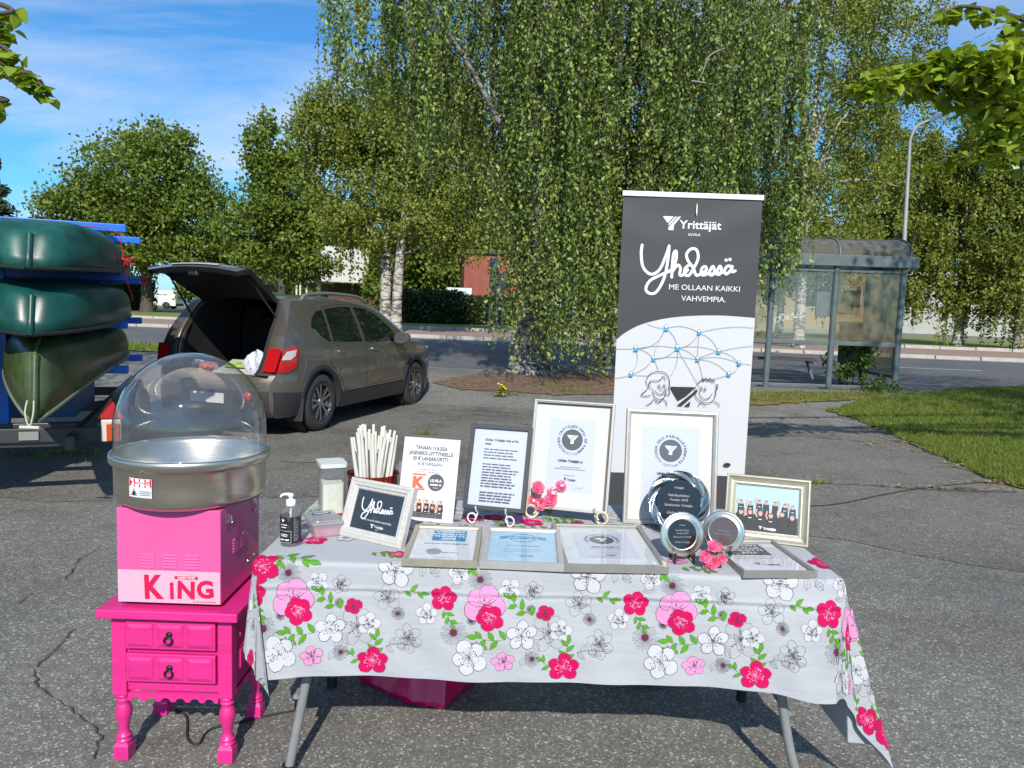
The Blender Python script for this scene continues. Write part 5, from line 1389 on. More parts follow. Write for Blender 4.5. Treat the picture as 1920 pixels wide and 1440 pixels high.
# crumpled clear bag behind the flyer
M_BAGC = clear_mat('thin_clear_bag', (0.95, 0.95, 0.95), 0.8, 0.12, haze=0.30, hazecol=(0.8, 0.8, 0.8))
bg = MB(); nr = np.random.default_rng(3)
c = at_y(747, 905, 2.80)
def crumple(u, v):
    a = u * 2 * math.pi; r = 0.055 * (0.7 + 0.5 * math.sin(math.pi * v)) * (1 + 0.28 * math.sin(5 * a + 7 * v) + 0.2 * math.sin(11 * a - 9 * v))
    return (c.x + r * math.cos(a), 2.80 + 0.8 * r * math.sin(a), 0.7445 + 0.165 * v + 0.012 * math.sin(4 * a) * v)
bg.grid(crumple, np.linspace(0, 1, 49), np.linspace(0, 1, 16), sm=False)
tag(bg.build('plastic_bag', M_BAGC), 'crumpled clear plastic bag between the paper sticks and the flyer', 'bag')

# ------------------------------------------------------------------ under the table: magenta bag and a dark bag
M_MBAG = mat('magenta_plastic', '#d9005c', 0.28, var=0.1, vscale=9, coat=0.3)
P3 = lambda x, y, z: Vector((x, y, z))
mb_ = MB()
ringsb = []
for (z, k, dx, dy) in ((0.0, 1.0, 0, 0), (0.02, 1.03, 0, 0), (0.12, 0.94, 0.01, 0.02), (0.22, 0.82, 0.02, 0.04), (0.30, 0.72, 0.02, 0.06)):
    base = [(-0.215, 2.665), (-0.355, 2.70), (-0.57, 2.86), (-0.50, 3.06), (-0.20, 3.08), (-0.085, 2.93)]
    P = []
    for i in range(6):
        a0, a1 = np.array(base[i]), np.array(base[(i + 1) % 6])
        for t in range(6):
            q = a0 + (a1 - a0) * t / 6; cc = np.array([-0.31, 2.87]); q = cc + (q - cc) * (k + 0.015 * math.sin(9 * t + i * 3 + z * 40)); P.append((q[0] + dx, q[1] + dy, z + 0.003 + 0.006 * math.sin(i * 2 + t)* (z > 0)))
    ringsb.append(P)
mb_.loft(ringsb, sm=False, cap=True)
tag(mb_.build('shopping_bag', M_MBAG, bevel=0.004), 'glossy magenta plastic bag on the asphalt under the table', 'bag')
dk = MB(); c = at_z(1200, 1290, 0.0)
def lump(u, v):
    a = u * 2 * math.pi; ph = v * math.pi / 2; r = 0.13 * math.cos(ph) * (1 + 0.12 * math.sin(3 * a + 1) + 0.06 * math.sin(9 * a + 5 * v))
    return (c.x + 0.02 + 1.5 * r * math.cos(a), c.y + 0.16 + r * math.sin(a), 0.004 + 0.2 * math.sin(ph) * (1 + 0.08 * math.sin(5 * a)))
dk.grid(lump, np.linspace(0, 1, 41), np.linspace(0, 1, 12))
tag(dk.build('holdall', mat('black_nylon', (0.012, 0.012, 0.013), 0.6, bump=0.4, bscale=30)), 'black soft bag in the shadow under the right half of the table', 'bag')

# ------------------------------------------------------------------ roll-up banner
BY = 4.5
bo = empty('rollup_banner', ((0.626 + 1.436) / 2, BY, 0), (0, 0, 0), 'tall roll-up banner, charcoal above and white below, with white script', 'banner')
BW, BZ0, BZ1 = 0.822, 0.10, 2.20
M_BCHAR = mat('banner_charcoal_print', (0.040, 0.040, 0.041), 0.55, var=0.05, vscale=2)
M_BWHITE = mat('banner_white_print', (0.54, 0.545, 0.55), 0.45, var=0.015, vscale=2)
M_ALU = mat('satin_aluminium', (0.72, 0.72, 0.72), 0.35, metal=0.6)
def bsurf(u, v, l=0.0):
    """gentle ripples in the hung sheet"""
    return (u - BW / 2, 0.004 * math.sin(2.2 * v + 1.0) * math.sin(3.3 * u) + 0.0016 * math.sin(21 * v + 2 * math.sin(5 * u)) * smooth(1.5, 2.2, np.float64(v)) - l, v)
part('sheet', lambda b: b.grid(lambda u, v: bsurf(u, v), np.linspace(0, BW, 25), np.linspace(BZ0, BZ1, 90)), M_BWHITE, bo)
part('top_rail', lambda b: b.box((0, 0, BZ1 + 0.010), (BW + 0.012, 0.022, 0.030)), mat('white_rail', (0.78, 0.78, 0.77), 0.4), bo, bevel=0.003)
part('base', lambda b: b.prism([(-0.09, 0.0), (0.09, 0.0), (0.08, 0.05), (0.045, 0.085), (-0.045, 0.085), (-0.08, 0.05)], -BW / 2 - 0.01, BW / 2 + 0.01, Matrix.Rotation(RAD(-90), 4, 'Z')), M_ALU, bo)
part('pole', lambda b: b.cyl((0, 0.04, 0.08), (0, 0.012, BZ1), 0.009), M_ALU, bo)
Q = homog([(122, 66), (726, 72), (55, 1275), (627, 1315)], [(0, BZ1 - 0.005), (BW, BZ1 - 0.005), (0, 0.525), (BW, 0.545)])      # from a 2.3x view of the photograph
pr = Print(); pr.STEP = 0.00012
BK, BWt, BBl, BGy, BDk = 0, 1, 2, 3, 4
arc = [Q(x, y) for x, y in ((88, 695), (120, 668), (180, 635), (260, 612), (340, 600), (420, 595), (520, 595), (600, 600), (682, 608))]
arc = [(min(max(a[0], 0), BW), a[1]) for a in catmull(arc, 4)]; arc[0] = (0, arc[0][1]); arc[-1] = (BW, arc[-1][1])
# charcoal field as a strip following the arc
n = len(arc); NR = 40
def field(b):
    V = []
    for k in range(NR + 1): V += [bsurf(a[0], a[1] + (BZ1 - 0.002 - a[1]) * k / NR, 0.0005) for a in arc]
    b.add(V, [(k * n + i, k * n + i + 1, (k + 1) * n + i + 1, (k + 1) * n + i) for k in range(NR) for i in range(n - 1)], sm=True)
part('charcoal_field', field, M_BCHAR, bo)
part('black_band', lambda b: b.grid(lambda u, v: bsurf(u, v, 0.0005), np.linspace(0, BW, 13), np.linspace(BZ0, 0.535, 9)), M_BCHAR, bo)
q0 = Q(287, 152); q1 = Q(365, 152); y_logo(pr, q0[0], q0[1], (q1[0] - q0[0]) * 1.0, BWt)
a = Q(356, 205); e = Q(538, 210); pr.text(a[0], a[1], 'Yrittäjät', 0.068, BWt, 'l', 0.014, width=e[0] - a[0])
a = Q(420, 238); pr.text(a[0], a[1], 'ULVILA', 0.020, BWt, 'c', 0.02, space=1.15)
a = Q(180, 497); e = Q(592, 497); sc = (e[0] - a[0]) / 410; script_word(pr, a[0], a[1], sc, 0.0165, BWt)
def serif_text(x, y, t, size, width):
    pr.text(x, y, t, size, BWt, 'c', 0.004, width=width)
a = Q(308, 480); e = Q(616, 486); serif_text((a[0] + e[0]) / 2, (a[1] + e[1]) / 2, 'ME OLLAAN KAIKKI', 0.045, e[0] - a[0])
a = Q(359, 530); e = Q(553, 534); serif_text((a[0] + e[0]) / 2, (a[1] + e[1]) / 2, 'VAHVEMPIA.', 0.045, e[0] - a[0])
# the network of little people
nodes = {'a': (293, 650), 'b': (434, 671), 'c': (165, 737), 'd': (340, 738), 'e': (518, 758), 'f': (238, 783), 'g': (426, 790), 'h': (607, 812), 'i': (143, 848), 'j': (561, 860)}
def dots(p0, p1, bulge):
    A, B2 = np.array(Q(*p0)), np.array(Q(*p1)); d = B2 - A; nrm = np.array([-d[1], d[0]])
    L = np.linalg.norm(d); N = max(6, int(L / 0.0095))
    pr.stroke([A + d * t + nrm * bulge * 4 * t * (1 - t) for t in np.linspace(0, 1, N)], 0.0026, BGy)
for (p, q, bu) in [('a', 'b', 0.12), ('a', 'c', 0.18), ('a', 'd', 0.12), ('b', 'd', 0.15), ('b', 'g', 0.0), ('b', 'e', 0.12), ('c', 'd', 0.06), ('c', 'f', 0.12), ('c', 'i', 0.15), ('d', 'f', 0.12), ('d', 'e', 0.08), ('d', 'g', 0.1), ('f', 'g', 0.05), ('f', 'i', 0.1), ('g', 'e', 0.06), ('g', 'h', 0.1), ('e', 'h', 0.12), ('h', 'j', 0.2), ('g', 'j', 0.12), ('a', 'f', -0.05)]:
    dots(nodes[p], nodes[q], bu)
for (p, q, bu) in [((293, 650), (215, 628), 0.05), ((434, 671), (676, 652), 0.05), ((518, 758), (668, 735), 0.03), ((607, 812), (660, 818), 0.0), ((165, 737), (85, 735), 0), ((143, 848), (78, 862), 0.05), ((143, 848), (215, 855), -0.02), ((561, 860), (480, 880), 0.04), ((340, 738), (435, 915), 0.0), ((340, 738), (310, 860), 0.1), ((426, 790), (450, 890), 0.03), ((238, 783), (258, 832), 0.05)]: dots(p, q, bu)
for k, (x, y) in nodes.items():
    u, v = Q(x, y); s = 0.0150 if k in 'acd' else 0.0125
    pr.poly([(u - s * 0.9, v - s), (u + s * 0.95, v - s), (u + s * 0.75, v + s * 0.35), (u - s * 0.6, v + s * 0.35)], BBl); pr.stroke([(u - s * 0.9, v - s), (u + s * 0.95, v - s), (u + s * 0.75, v + s * 0.35), (u - s * 0.6, v + s * 0.35)], 0.0016, BK, True)
    pr.disc(u, v + s * 0.85, s * 0.72, BWt, 14); pr.ring(u, v + s * 0.85, s * 0.72, 0.0026, BK, 16)
# line drawing of a smiling woman and man, mark between them
def ink(pts, w=0.0040, sm=5): pr.stroke(catmull([Q(*p) for p in pts], sm), w, BK, taper=True)
pr.poly([Q(306, 906), Q(415, 912), Q(375, 948), Q(340, 968)], BK); pr.poly([Q(335, 990), Q(424, 920), Q(424, 932), Q(355, 992)], BK); pr.poly([Q(366, 994), Q(392, 974), Q(390, 996)], BK)
ink([(215, 905), (205, 920), (185, 938), (205, 944), (228, 940)]); ink([(215, 905), (206, 880), (222, 850), (255, 838), (290, 848), (305, 880), (302, 915), (305, 938), (290, 942), (280, 930)])
ink([(215, 900), (225, 880), (262, 878), (278, 860), (290, 880)]); ink([(228, 895), (218, 888), (218, 905), (230, 910)]); ink([(240, 918), (258, 938), (276, 936), (286, 912)]); ink([(232, 912), (240, 945), (262, 962), (284, 948), (292, 905)])
ink([(240, 955), (225, 975), (205, 985)]); ink([(275, 958), (290, 972), (292, 990)]); ink([(240, 955), (255, 975), (275, 960)]); ink([(272, 905), (266, 920), (276, 922)], 0.003)
for (x, y) in ((260, 903), (282, 901)):
    u, v = Q(x, y); pr.stroke([(u + 0.006 * math.cos(t), v + 0.011 * math.sin(t)) for t in np.linspace(0, 6.28, 14)[:-1]], 0.0026, BK, True); pr.disc(u + 0.001, v - 0.002, 0.003, BK, 8)
ink([(418, 905), (412, 930), (420, 960), (445, 980), (478, 982), (498, 960), (505, 925), (508, 900)]); ink([(418, 905), (430, 890), (445, 882), (462, 878), (480, 884), (500, 892)])
ink([(440, 882), (446, 872), (452, 884), (460, 872), (468, 884), (478, 874), (486, 888), (496, 880), (500, 894)], 0.005, 3); ink([(500, 905), (512, 905), (508, 925), (500, 930)]); ink([(432, 945), (448, 965), (472, 962), (488, 940)]); ink([(440, 925), (430, 938), (440, 944)], 0.003)
ink([(440, 978), (425, 995)]); ink([(490, 975), (512, 988), (518, 1003)]); ink([(440, 978), (460, 1000)], 0.003)
for (x, y) in ((440, 918), (456, 922)):
    u, v = Q(x, y); pr.stroke([(u + 0.006 * math.cos(t), v + 0.011 * math.sin(t)) for t in np.linspace(0, 6.28, 14)[:-1]], 0.0026, BK, True); pr.disc(u + 0.001, v - 0.002, 0.003, BK, 8)
u, v = Q(548, 1262); pr.disc(u, v, 0.022, BK, 16, 0.012)
u, v = Q(430, 130); pr.poly([(u - 0.002, v + 0.045), (u + 0.002, v + 0.045), (u + 0.004, v), (u + 0.002, v - 0.03), (u - 0.004, v)], BWt)
pr.build('banner_print', [INK, mat('banner_ink_white', (0.76, 0.76, 0.75), 0.5), mat('banner_ink_blue', '#2fa3dc', 0.5), INKL, M_BCHAR], bo, lambda u, v, l: bsurf(u, v, l + 0.0006), maxedge=0.06)

# extension cord on the asphalt
pts = [at_z(x, y, 0.006) for x, y in ((1440, 948), (1530, 949), (1590, 942), (1640, 931), (1700, 920), (1770, 911), (1840, 905), (1885, 905))]
tag(part('extension_cord', lambda b: b.tube(catmull([tuple(p) for p in pts], 8), 0.0075, 8), M_RUBBER, None), 'black extension cord snaking over the asphalt towards the lawn', 'cord')
cp = [at_z(x, y, 0.005) for x, y in ((330, 1330), (350, 1345), (352, 1385), (372, 1395), (388, 1372), (420, 1360), (560, 1330))]  # thin black tube added to draw a shadow on the asphalt
tag(part('shadow_tube', lambda b: b.tube(catmull([tuple(p) for p in cp], 6), 0.004, 8), M_RUBBER, None), 'thin black tube standing in for a shadow on the asphalt under the nightstand', 'painted shadow')

# ------------------------------------------------------------------ car (rear hatch open)
M_CAR = mat('metallic_taupe_paint', (0.145, 0.124, 0.105), 0.30, metal=0.55, coat=1.0)
M_CLAD = mat('black_cladding', (0.022, 0.022, 0.023), 0.55)
M_CGLASS = mat('tinted_car_glass', (0.006, 0.010, 0.010), 0.04, spec=0.8)
M_DARKIN = mat('dark_car_interior', (0.016, 0.016, 0.017), 0.8)
M_CHROME = mat('chrome_trim', (0.62, 0.62, 0.62), 0.2, metal=1.0)
M_RAIL = mat('silver_roof_rail', (0.38, 0.40, 0.42), 0.35, metal=0.7)
M_TAIL = mat('red_lamp_lens', (0.42, 0.008, 0.012), 0.12, coat=0.6)
M_TAILW = mat('clear_lamp_lens', (0.55, 0.50, 0.50), 0.1, coat=0.6)
M_TYRE = mat('tyre_rubber', (0.030, 0.030, 0.031), 0.75, bump=0.3, bscale=40)
M_RIM = mat('dark_alloy', (0.10, 0.10, 0.105), 0.3, metal=0.8)
M_RIMC = mat('machined_alloy', (0.50, 0.50, 0.50), 0.28, metal=1.0)
M_GAP = mat('panel_gap', (0.008, 0.008, 0.008), 0.9)
rw = at_z(602, 808, 0); heading = RAD(-17.0)
CARL = Matrix.Rotation(heading, 4, 'Z')
car_o = Vector((rw.x, rw.y, 0)) - CARL.to_3x3() @ Vector((0.87, 0.80, 0))
car = empty('parked_car', car_o, (0, 0, heading), 'taupe crossover car with its rear hatch open, parked behind the machine', 'car')
AX_R, AX_F, WR = 0.80, 3.43, 0.345
def yr(z): return float(np.interp(z, [0.2, 0.30, 0.45, 0.62, 0.70, 0.80, 1.0, 1.15, 1.3, 1.45, 1.56, 1.7], [0.10, 0.02, 0.0, 0.01, 0.05, 0.075, 0.13, 0.20, 0.31, 0.42, 0.51, 0.58]))
def zt(y): return float(np.interp(y, [0.5, 0.8, 1.2, 1.7, 2.1, 2.4, 2.6, 3.0, 3.27, 3.36, 3.8, 4.1, 4.24, 4.33], [1.565, 1.592, 1.605, 1.602, 1.575, 1.525, 1.455, 1.225, 1.06, 1.035, 0.985, 0.91, 0.82, 0.66]))
def w0(y): return float(np.interp(y, [0.0, 0.05, 0.12, 0.25, 0.5, 0.8, 1.3, 2.2, 3.0, 3.43, 3.8, 4.05, 4.2, 4.33], [0.70, 0.765, 0.815, 0.855, 0.878, 0.89, 0.885, 0.885, 0.885, 0.892, 0.875, 0.82, 0.74, 0.58]))
def Wd(y, z):
    w = w0(y)
    if z < 0.45: w -= 0.05 * ((0.45 - z) / 0.25) ** 1.5
    if z > 0.62: w -= 0.018 * min(1, (z - 0.62) / 0.35)
    if z > 0.97: w -= 0.235 * (min(1, (z - 0.97) / 0.62)) ** 1.25
    return w - 0.006 * math.exp(-((z - 0.72) / 0.05) ** 2)
def zlo(y):
    z = 0.235
    for a in (AX_R, AX_F):
        d = abs(y - a)
        if d < 0.392: z = max(z, WR + math.sqrt(0.392 ** 2 - d * d))
    return z
def ymap(y, z): return y if y >= 1.0 else yr(z) + y * (1 - yr(z))
def zhi(y):
    t = zt(max(y, 0.5)); return t - (0.055 if y < 2.6 else float(np.interp(y, [2.6, 3.3, 4.33], [0.055, 0.05, 0.03])))
ys = np.unique(np.round(np.concatenate([np.linspace(0, 0.4, 9), np.linspace(AX_R - 0.392, AX_R + 0.392, 25), np.linspace(1.19, AX_F - 0.392, 22), np.linspace(AX_F - 0.392, AX_F + 0.392, 25), np.linspace(3.83, 4.33, 12)]), 4))
NZ, NT = 22, 9
def ring(y):
    y_ = max(y, 0.001); lo, hi = zlo(y_), zhi(ymap(y_, 1.5) if y_ < 1 else y_)
    R = []
    for k in range(NZ):
        z = lo + (hi - lo) * k / (NZ - 1); yy = ymap(y_, z); R.append((Wd(yy, z), yy, z))
    xe, ye = R[-1][0], R[-1][1]; top = zt(max(ye, 0.5))
    for k in range(1, NT):
        t = k / (NT - 1); x = xe * (1 - t); R.append((x, ye, hi + (top - hi) * (1 - (1 - t) ** 2.6)))
    return R
rings = []
for y in ys:
    r = ring(float(y)); rings.append(r + [(-p[0], p[1], p[2]) for p in reversed(r[:-1])])
b = MB(); b.loft(rings, sm=True, closed=False)
# nose cap
b.add(rings[-1], [tuple(range(len(rings[-1])))], sm=False)
body = b.build('body', M_CAR, car)
body.data.polygons.foreach_set('use_smooth', [len(p.vertices) == 4 for p in body.data.polygons])
part('underbody', lambda b: b.box((0, 2.15, 0.30), (1.56, 4.0, 0.14)), M_DARKIN, car)
def side_patch(name, pts, m, parent, off, sx=1, maxedge=0.09, mats=None):
    """side-view outline (y, z) laid on the body side"""
    pr_ = [np.array(p, float) for p in pts]; c = sum(pr_) / len(pr_)
    V, T = refine([*pr_, c], [(i, (i + 1) % len(pr_), len(pr_)) for i in range(len(pr_))], maxedge)
    b = MB(); vs = [(sx * (Wd(p[0], p[1]) + off), p[0], p[1]) for p in V]
    b.add(vs, [t if sx > 0 else tuple(reversed(t)) for t in T], sm=True)
    # turned edge back to the body
    n = len(pr_)
    P = []
    for i in range(n):
        for t in range(6): P.append(pr_[i] + (pr_[(i + 1) % n] - pr_[i]) * t / 6)
    b.loft([[(sx * (Wd(p[0], p[1]) + off), p[0], p[1]) for p in P], [(sx * (Wd(p[0], p[1]) - 0.004), p[0], p[1]) for p in P]], sm=False)
    return b.build(name, m, parent)
def line_strip(pts, w, off, sx): 
    b = MB(); P = catmull(pts, 6); b.tube([(sx * (Wd(p[0], p[1]) + off), p[0], p[1]) for p in P], w, 5); return b
for sx in (1, -1):
    Q_ = [(0.70, 1.235), (0.80, 1.14), (0.99, 1.055), (1.035, 1.052), (1.045, 1.43), (0.92, 1.415), (0.76, 1.33)]
    side_patch('quarter_window', Q_, M_CGLASS, car, 0.004, sx)
    for nm, outline, win, hy in (('rear_door', [(0.98, 0.80), (1.02, 0.97), (1.055, 1.03), (1.07, 1.455), (1.40, 1.49), (1.79, 1.505), (1.86, 1.03), (1.88, 0.45), (1.32, 0.45), (1.22, 0.62), (1.10, 0.72)], [(1.09, 1.052), (1.80, 1.03), (1.745, 1.475), (1.40, 1.468), (1.10, 1.435)], 1.16),
                            ('front_door', [(1.895, 0.45), (1.875, 1.03), (1.805, 1.505), (2.15, 1.485), (2.42, 1.40), (2.75, 1.22), (2.98, 1.06), (3.02, 0.80), (2.99, 0.45)], [(1.895, 1.028), (2.86, 1.005), (2.70, 1.19), (2.42, 1.365), (2.15, 1.455), (1.83, 1.478)], 2.02)):
        side_patch('door_seam', [tuple(np.array([np.mean([p[0] for p in outline]), np.mean([p[1] for p in outline])]) + (np.array(p) - np.array([np.mean([p[0] for p in outline]), np.mean([p[1] for p in outline])])) * 1.016) for p in outline], M_GAP, car, 0.0012, sx)
        d = side_patch('door', outline, M_CAR, car, 0.003, sx)
        side_patch('door_window', win, M_CGLASS, d, 0.0065, sx)
        part('door_handle', lambda b: (b.box((sx * (Wd(hy + 0.08, 0.93) + 0.022), hy + 0.08, 0.93), (0.018, 0.19, 0.026)), b.box((sx * (Wd(hy + 0.08, 0.93) + 0.008), hy + 0.01, 0.93), (0.026, 0.03, 0.022)), b.box((sx * (Wd(hy + 0.08, 0.93) + 0.008), hy + 0.15, 0.93), (0.026, 0.03, 0.022))), M_CHROME, d, bevel=0.006)
    line_strip([(0.74, 1.205), (0.82, 1.118), (1.0, 1.040), (1.5, 1.030), (2.2, 1.012), (2.90, 0.995)], 0.007, 0.004, sx).build('window_trim', M_CHROME, car)
    side_patch('sill_cladding', [(1.20, 0.24), (3.03, 0.24), (3.03, 0.43), (1.20, 0.43)], M_CLAD, car, 0.016, sx)
    side_patch('corner_cladding', [(0.05, 0.25), (0.40, 0.25), (0.40, 0.40), (0.43, 0.50), (0.03, 0.525)], M_CLAD, car, 0.010, sx)
    line_strip([(1.36, 0.445), (2.1, 0.45), (2.96, 0.46)], 0.010, 0.014, sx).build('sill_trim', M_CHROME, car)
    for a in (AX_R, AX_F):
        def arch(b):
            R = []
            for t in np.linspace(-0.25, math.pi + 0.25, 30):
                o_, i_ = 0.445, 0.375
                P = []
                for (rad_, off) in ((o_, 0.003), (o_ - 0.01, 0.016), (i_, 0.018), (i_ - 0.004, -0.06)):
                    y, z = a + rad_ * math.cos(t), WR + rad_ * math.sin(t); z = max(z, 0.22); P.append((sx * (Wd(min(max(y, 0.02), 4.3), z) + off), y, z))
                R.append(P)
            b.loft(R, sm=True, closed=False)
        part('wheel_arch', arch, M_CLAD, car)
        part('wheel_well', lambda b: b.lathe([(0.40, -0.13), (0.40, 0.10), (0.0, 0.10)], 24, (sx * 0.70, a, WR), M=Matrix.Rotation(RAD(-90 * sx), 3, 'Y')), M_DARKIN, car)
    part('mud_flap', lambda b: b.box((sx * 0.80, AX_R - 0.43, 0.30), (0.20, 0.02, 0.26), (RAD(-8), 0, 0)), M_CLAD, car, bevel=0.006)
    part('roof_rail', lambda b: b.tube(catmull([(sx * 0.635, 0.72, 1.535), (sx * 0.63, 0.86, 1.605), (sx * 0.625, 1.4, 1.632), (sx * 0.62, 2.0, 1.615), (sx * 0.615, 2.22, 1.575), (sx * 0.61, 2.34, 1.53)], 6), 0.019, 10), M_RAIL, car)
    def mirror(b):
        c = Vector((sx * 0.985, 2.74, 1.055)); R = []
        for (dy, k) in ((-0.075, 0.86), (-0.06, 1.0), (0.0, 1.0), (0.06, 0.85), (0.10, 0.5), (0.11, 0.2)):
            R.append([(c.x + k * 0.115 * math.cos(t) * (abs(math.cos(t)) ** -0.25 if abs(math.cos(t)) > 1e-3 else 1), c.y + dy, c.z + k * 0.082 * math.sin(t) * (abs(math.sin(t)) ** -0.25 if abs(math.sin(t)) > 1e-3 else 1)) for t in np.linspace(0, 2 * math.pi, 21)[:-1]])
        b.loft(R, cap=True); b.beam((sx * 0.84, 2.76, 1.00), (sx * 0.95, 2.75, 1.01), 0.06, 0.035)
    part('wing_mirror', mirror, M_CAR, car)
    # tail lamp: side piece and rear piece
    tl = side_patch('tail_lamp', [(0.055, 0.74), (0.16, 0.735), (0.30, 0.80), (0.345, 0.985), (0.335, 1.03), (0.14, 0.99), (0.09, 0.86)], M_TAIL, car, 0.018, sx, 0.05)
    side_patch('clear_lens', [(0.10, 0.875), (0.20, 0.875), (0.275, 0.92), (0.30, 0.985), (0.16, 0.965), (0.115, 0.915)], M_TAILW, tl, 0.022, sx, 0.05)
# rear face: pillars, bumper, sill
def open_x(z): return float(np.interp(z, [0.66, 0.75, 0.9, 1.1, 1.3, 1.48, 1.54], [0.47, 0.54, 0.575, 0.585, 0.57, 0.53, 0.46]))
zz = np.linspace(0.66, 1.54, 20)
for sx in (1, -1):
    def pillar(b):
        R = []
        for z in zz:
            y = ymap(0.001, z); xo = Wd(y, z); xi = open_x(z); P = []
            for t in (0.0, 0.35, 0.75, 1.0): P.append((sx * (xo + (xi - xo) * t), y - 0.012 * math.sin(math.pi * t) - (0.015 if z < 0.95 else 0) * math.sin(math.pi * t), z))
            P.append((sx * (xi - 0.015), y + 0.05, z)); P.append((sx * (xi + 0.0), y + 0.10, z)); R.append(P)
        b.loft(R, sm=True, closed=False)
    part('rear_pillar', pillar, M_CAR, car)
    def lamp_rear(b):
        R = []
        for z in np.linspace(0.745, 1.0, 7):
            y = ymap(0.001, z); xo = Wd(y, z) + 0.006; R.append([(sx * (xo - k * 0.15), y - 0.05, z) for k in (-0.06, 0.5, 1.0)])
        b.loft(R, sm=True, closed=False)
    part('tail_lamp_rear', lamp_rear, M_TAIL, car)
    part('seal', lambda b: b.tube([(sx * open_x(z), ymap(0.001, z) - 0.004, z) for z in zz], 0.012, 6), M_DARKIN, car)
def bumper(b, z0, z1, off):
    R = []
    for z in np.linspace(z0, z1, 8):
        P = []
        for x in np.linspace(-1, 1, 25):
            y0 = ymap(0.001, z); w = Wd(max(y0, 0.0), z) + 0.004; y = y0 - off * (1 - abs(x) ** 6) - 0.05 * (1 - abs(x) ** 2.5); P.append((x * w, y, z))
        R.append(P)
    b.loft(R, sm=True, closed=False)
part('bumper', lambda b: (bumper(b, 0.53, 0.705, 0.05), b.grid(lambda u, v: (u, float(np.interp(v, [0, 1], [ymap(0.001, 0.705) - 0.095, 0.12])), 0.7055), np.linspace(-0.70, 0.70, 8), [0, 1], sm=False)), M_CAR, car)
lb = part('lower_bumper', lambda b: bumper(b, 0.24, 0.535, 0.058), M_CLAD, car)
for sx in (1, -1):
    part('reflector', lambda b: b.lathe([(0.052, 0.0), (0.050, 0.012), (0.0, 0.013)], 20, (sx * 0.50, -0.085, 0.475), M=Matrix.Rotation(RAD(90), 3, 'X')), M_TAIL, lb)
part('number_plate', lambda b: b.box((0, -0.115, 0.44), (0.44, 0.008, 0.11)), mat('plate_white', (0.6, 0.6, 0.58), 0.4), lb)
part('roof_header', lambda b: b.grid(lambda u, v: (u * 0.46, 0.505 + 0.06 * v, 1.515 + 0.045 * (1 - u * u) - 0.03 * v), np.linspace(-1, 1, 13), [0, 1]), M_DARKIN, car)
def cargo(b):
    f = lambda x0, x1, y0, y1, z0, z1: None
    b.add([(-0.60, 0.06, 0.69), (0.60, 0.06, 0.69), (0.60, 1.25, 0.69), (-0.60, 1.25, 0.69)], [(0, 1, 2, 3)])
    for s in (-1, 1): b.add([(s * 0.60, 0.10, 0.69), (s * 0.60, 1.25, 0.69), (s * 0.58, 1.25, 1.50), (s * 0.55, 0.48, 1.50)], [(0, 1, 2, 3)])
    b.add([(-0.60, 1.25, 0.69), (0.60, 1.25, 0.69), (0.60, 1.32, 1.30), (-0.60, 1.32, 1.30)], [(0, 1, 2, 3)])
    b.add([(-0.60, 2.4, 1.05), (0.60, 2.4, 1.05), (0.60, 2.4, 1.5), (-0.60, 2.4, 1.5)], [(0, 1, 2, 3)])
    b.add([(-0.58, 0.5, 1.52), (0.58, 0.5, 1.52), (0.58, 2.4, 1.53), (-0.58, 2.4, 1.53)], [(0, 1, 2, 3)])
    for s in (-0.42, 0.0, 0.42): b.box((s, 1.30, 1.36), (0.24, 0.09, 0.14))
part('cargo_bay', cargo, M_DARKIN, car)
part('windscreen', lambda b: b.grid(lambda u, v: (u * (0.50 + 0.14 * v), 2.52 + 0.70 * v, zt(2.52 + 0.70 * v) + 0.004 - 0.05 * abs(u) ** 2.6), np.linspace(-1, 1, 11), np.linspace(0, 1, 8)), M_CGLASS, car)
# wheels
def wheel(y, sx):
    wh = empty('wheel', (0, 0, 0)); wh.parent = car; wh.location = (sx * 0.775, y, WR); wh.rotation_euler = (0, RAD(90) * sx, 0)
    tw = 0.108
    part('tyre', lambda b: b.lathe([(0.222, -tw + 0.005), (0.26, -tw), (0.315, -tw + 0.006), (0.338, -tw + 0.03), (WR, -0.04), (WR, 0.04), (0.338, tw - 0.03), (0.315, tw - 0.006), (0.26, tw), (0.225, tw - 0.004), (0.222, tw - 0.02)], 48), M_TYRE, wh)
    def rim(b):
        b.lathe([(0.228, tw - 0.004), (0.222, tw + 0.001), (0.214, tw - 0.004), (0.206, tw - 0.03), (0.20, -0.05), (0.0, -0.05)], 48)
    part('rim', rim, M_RIM, wh)
    def spokes(b):
        for k in range(10):
            a = 2 * math.pi * k / 10 + (0.085 if k % 2 else -0.085); ca, sa = math.cos(a), math.sin(a)
            P = [(0.03, -0.012, tw - 0.02), (0.03, 0.012, tw - 0.02), (0.214, 0.017, tw - 0.008), (0.214, -0.017, tw - 0.008)]
            up = [(x * ca - y_ * sa, x * sa + y_ * ca, z) for x, y_, z in P]; dn = [(p[0], p[1], p[2] - 0.03) for p in up]
            b.add(up + dn, [(0, 1, 2, 3), (0, 4, 5, 1), (3, 2, 6, 7), (1, 5, 6, 2), (0, 3, 7, 4)])
        b.lathe([(0.0, tw - 0.012), (0.03, tw - 0.012), (0.045, tw - 0.02), (0.045, tw - 0.04)], 20)
    part('spokes', spokes, M_RIMC, wh)
    part('brake_disc', lambda b: b.lathe([(0.0, 0.02), (0.14, 0.02), (0.14, 0.0)], 24), M_STEEL, wh)
for y in (AX_R, AX_F):
    for sx in (1, -1): wheel(y, sx)
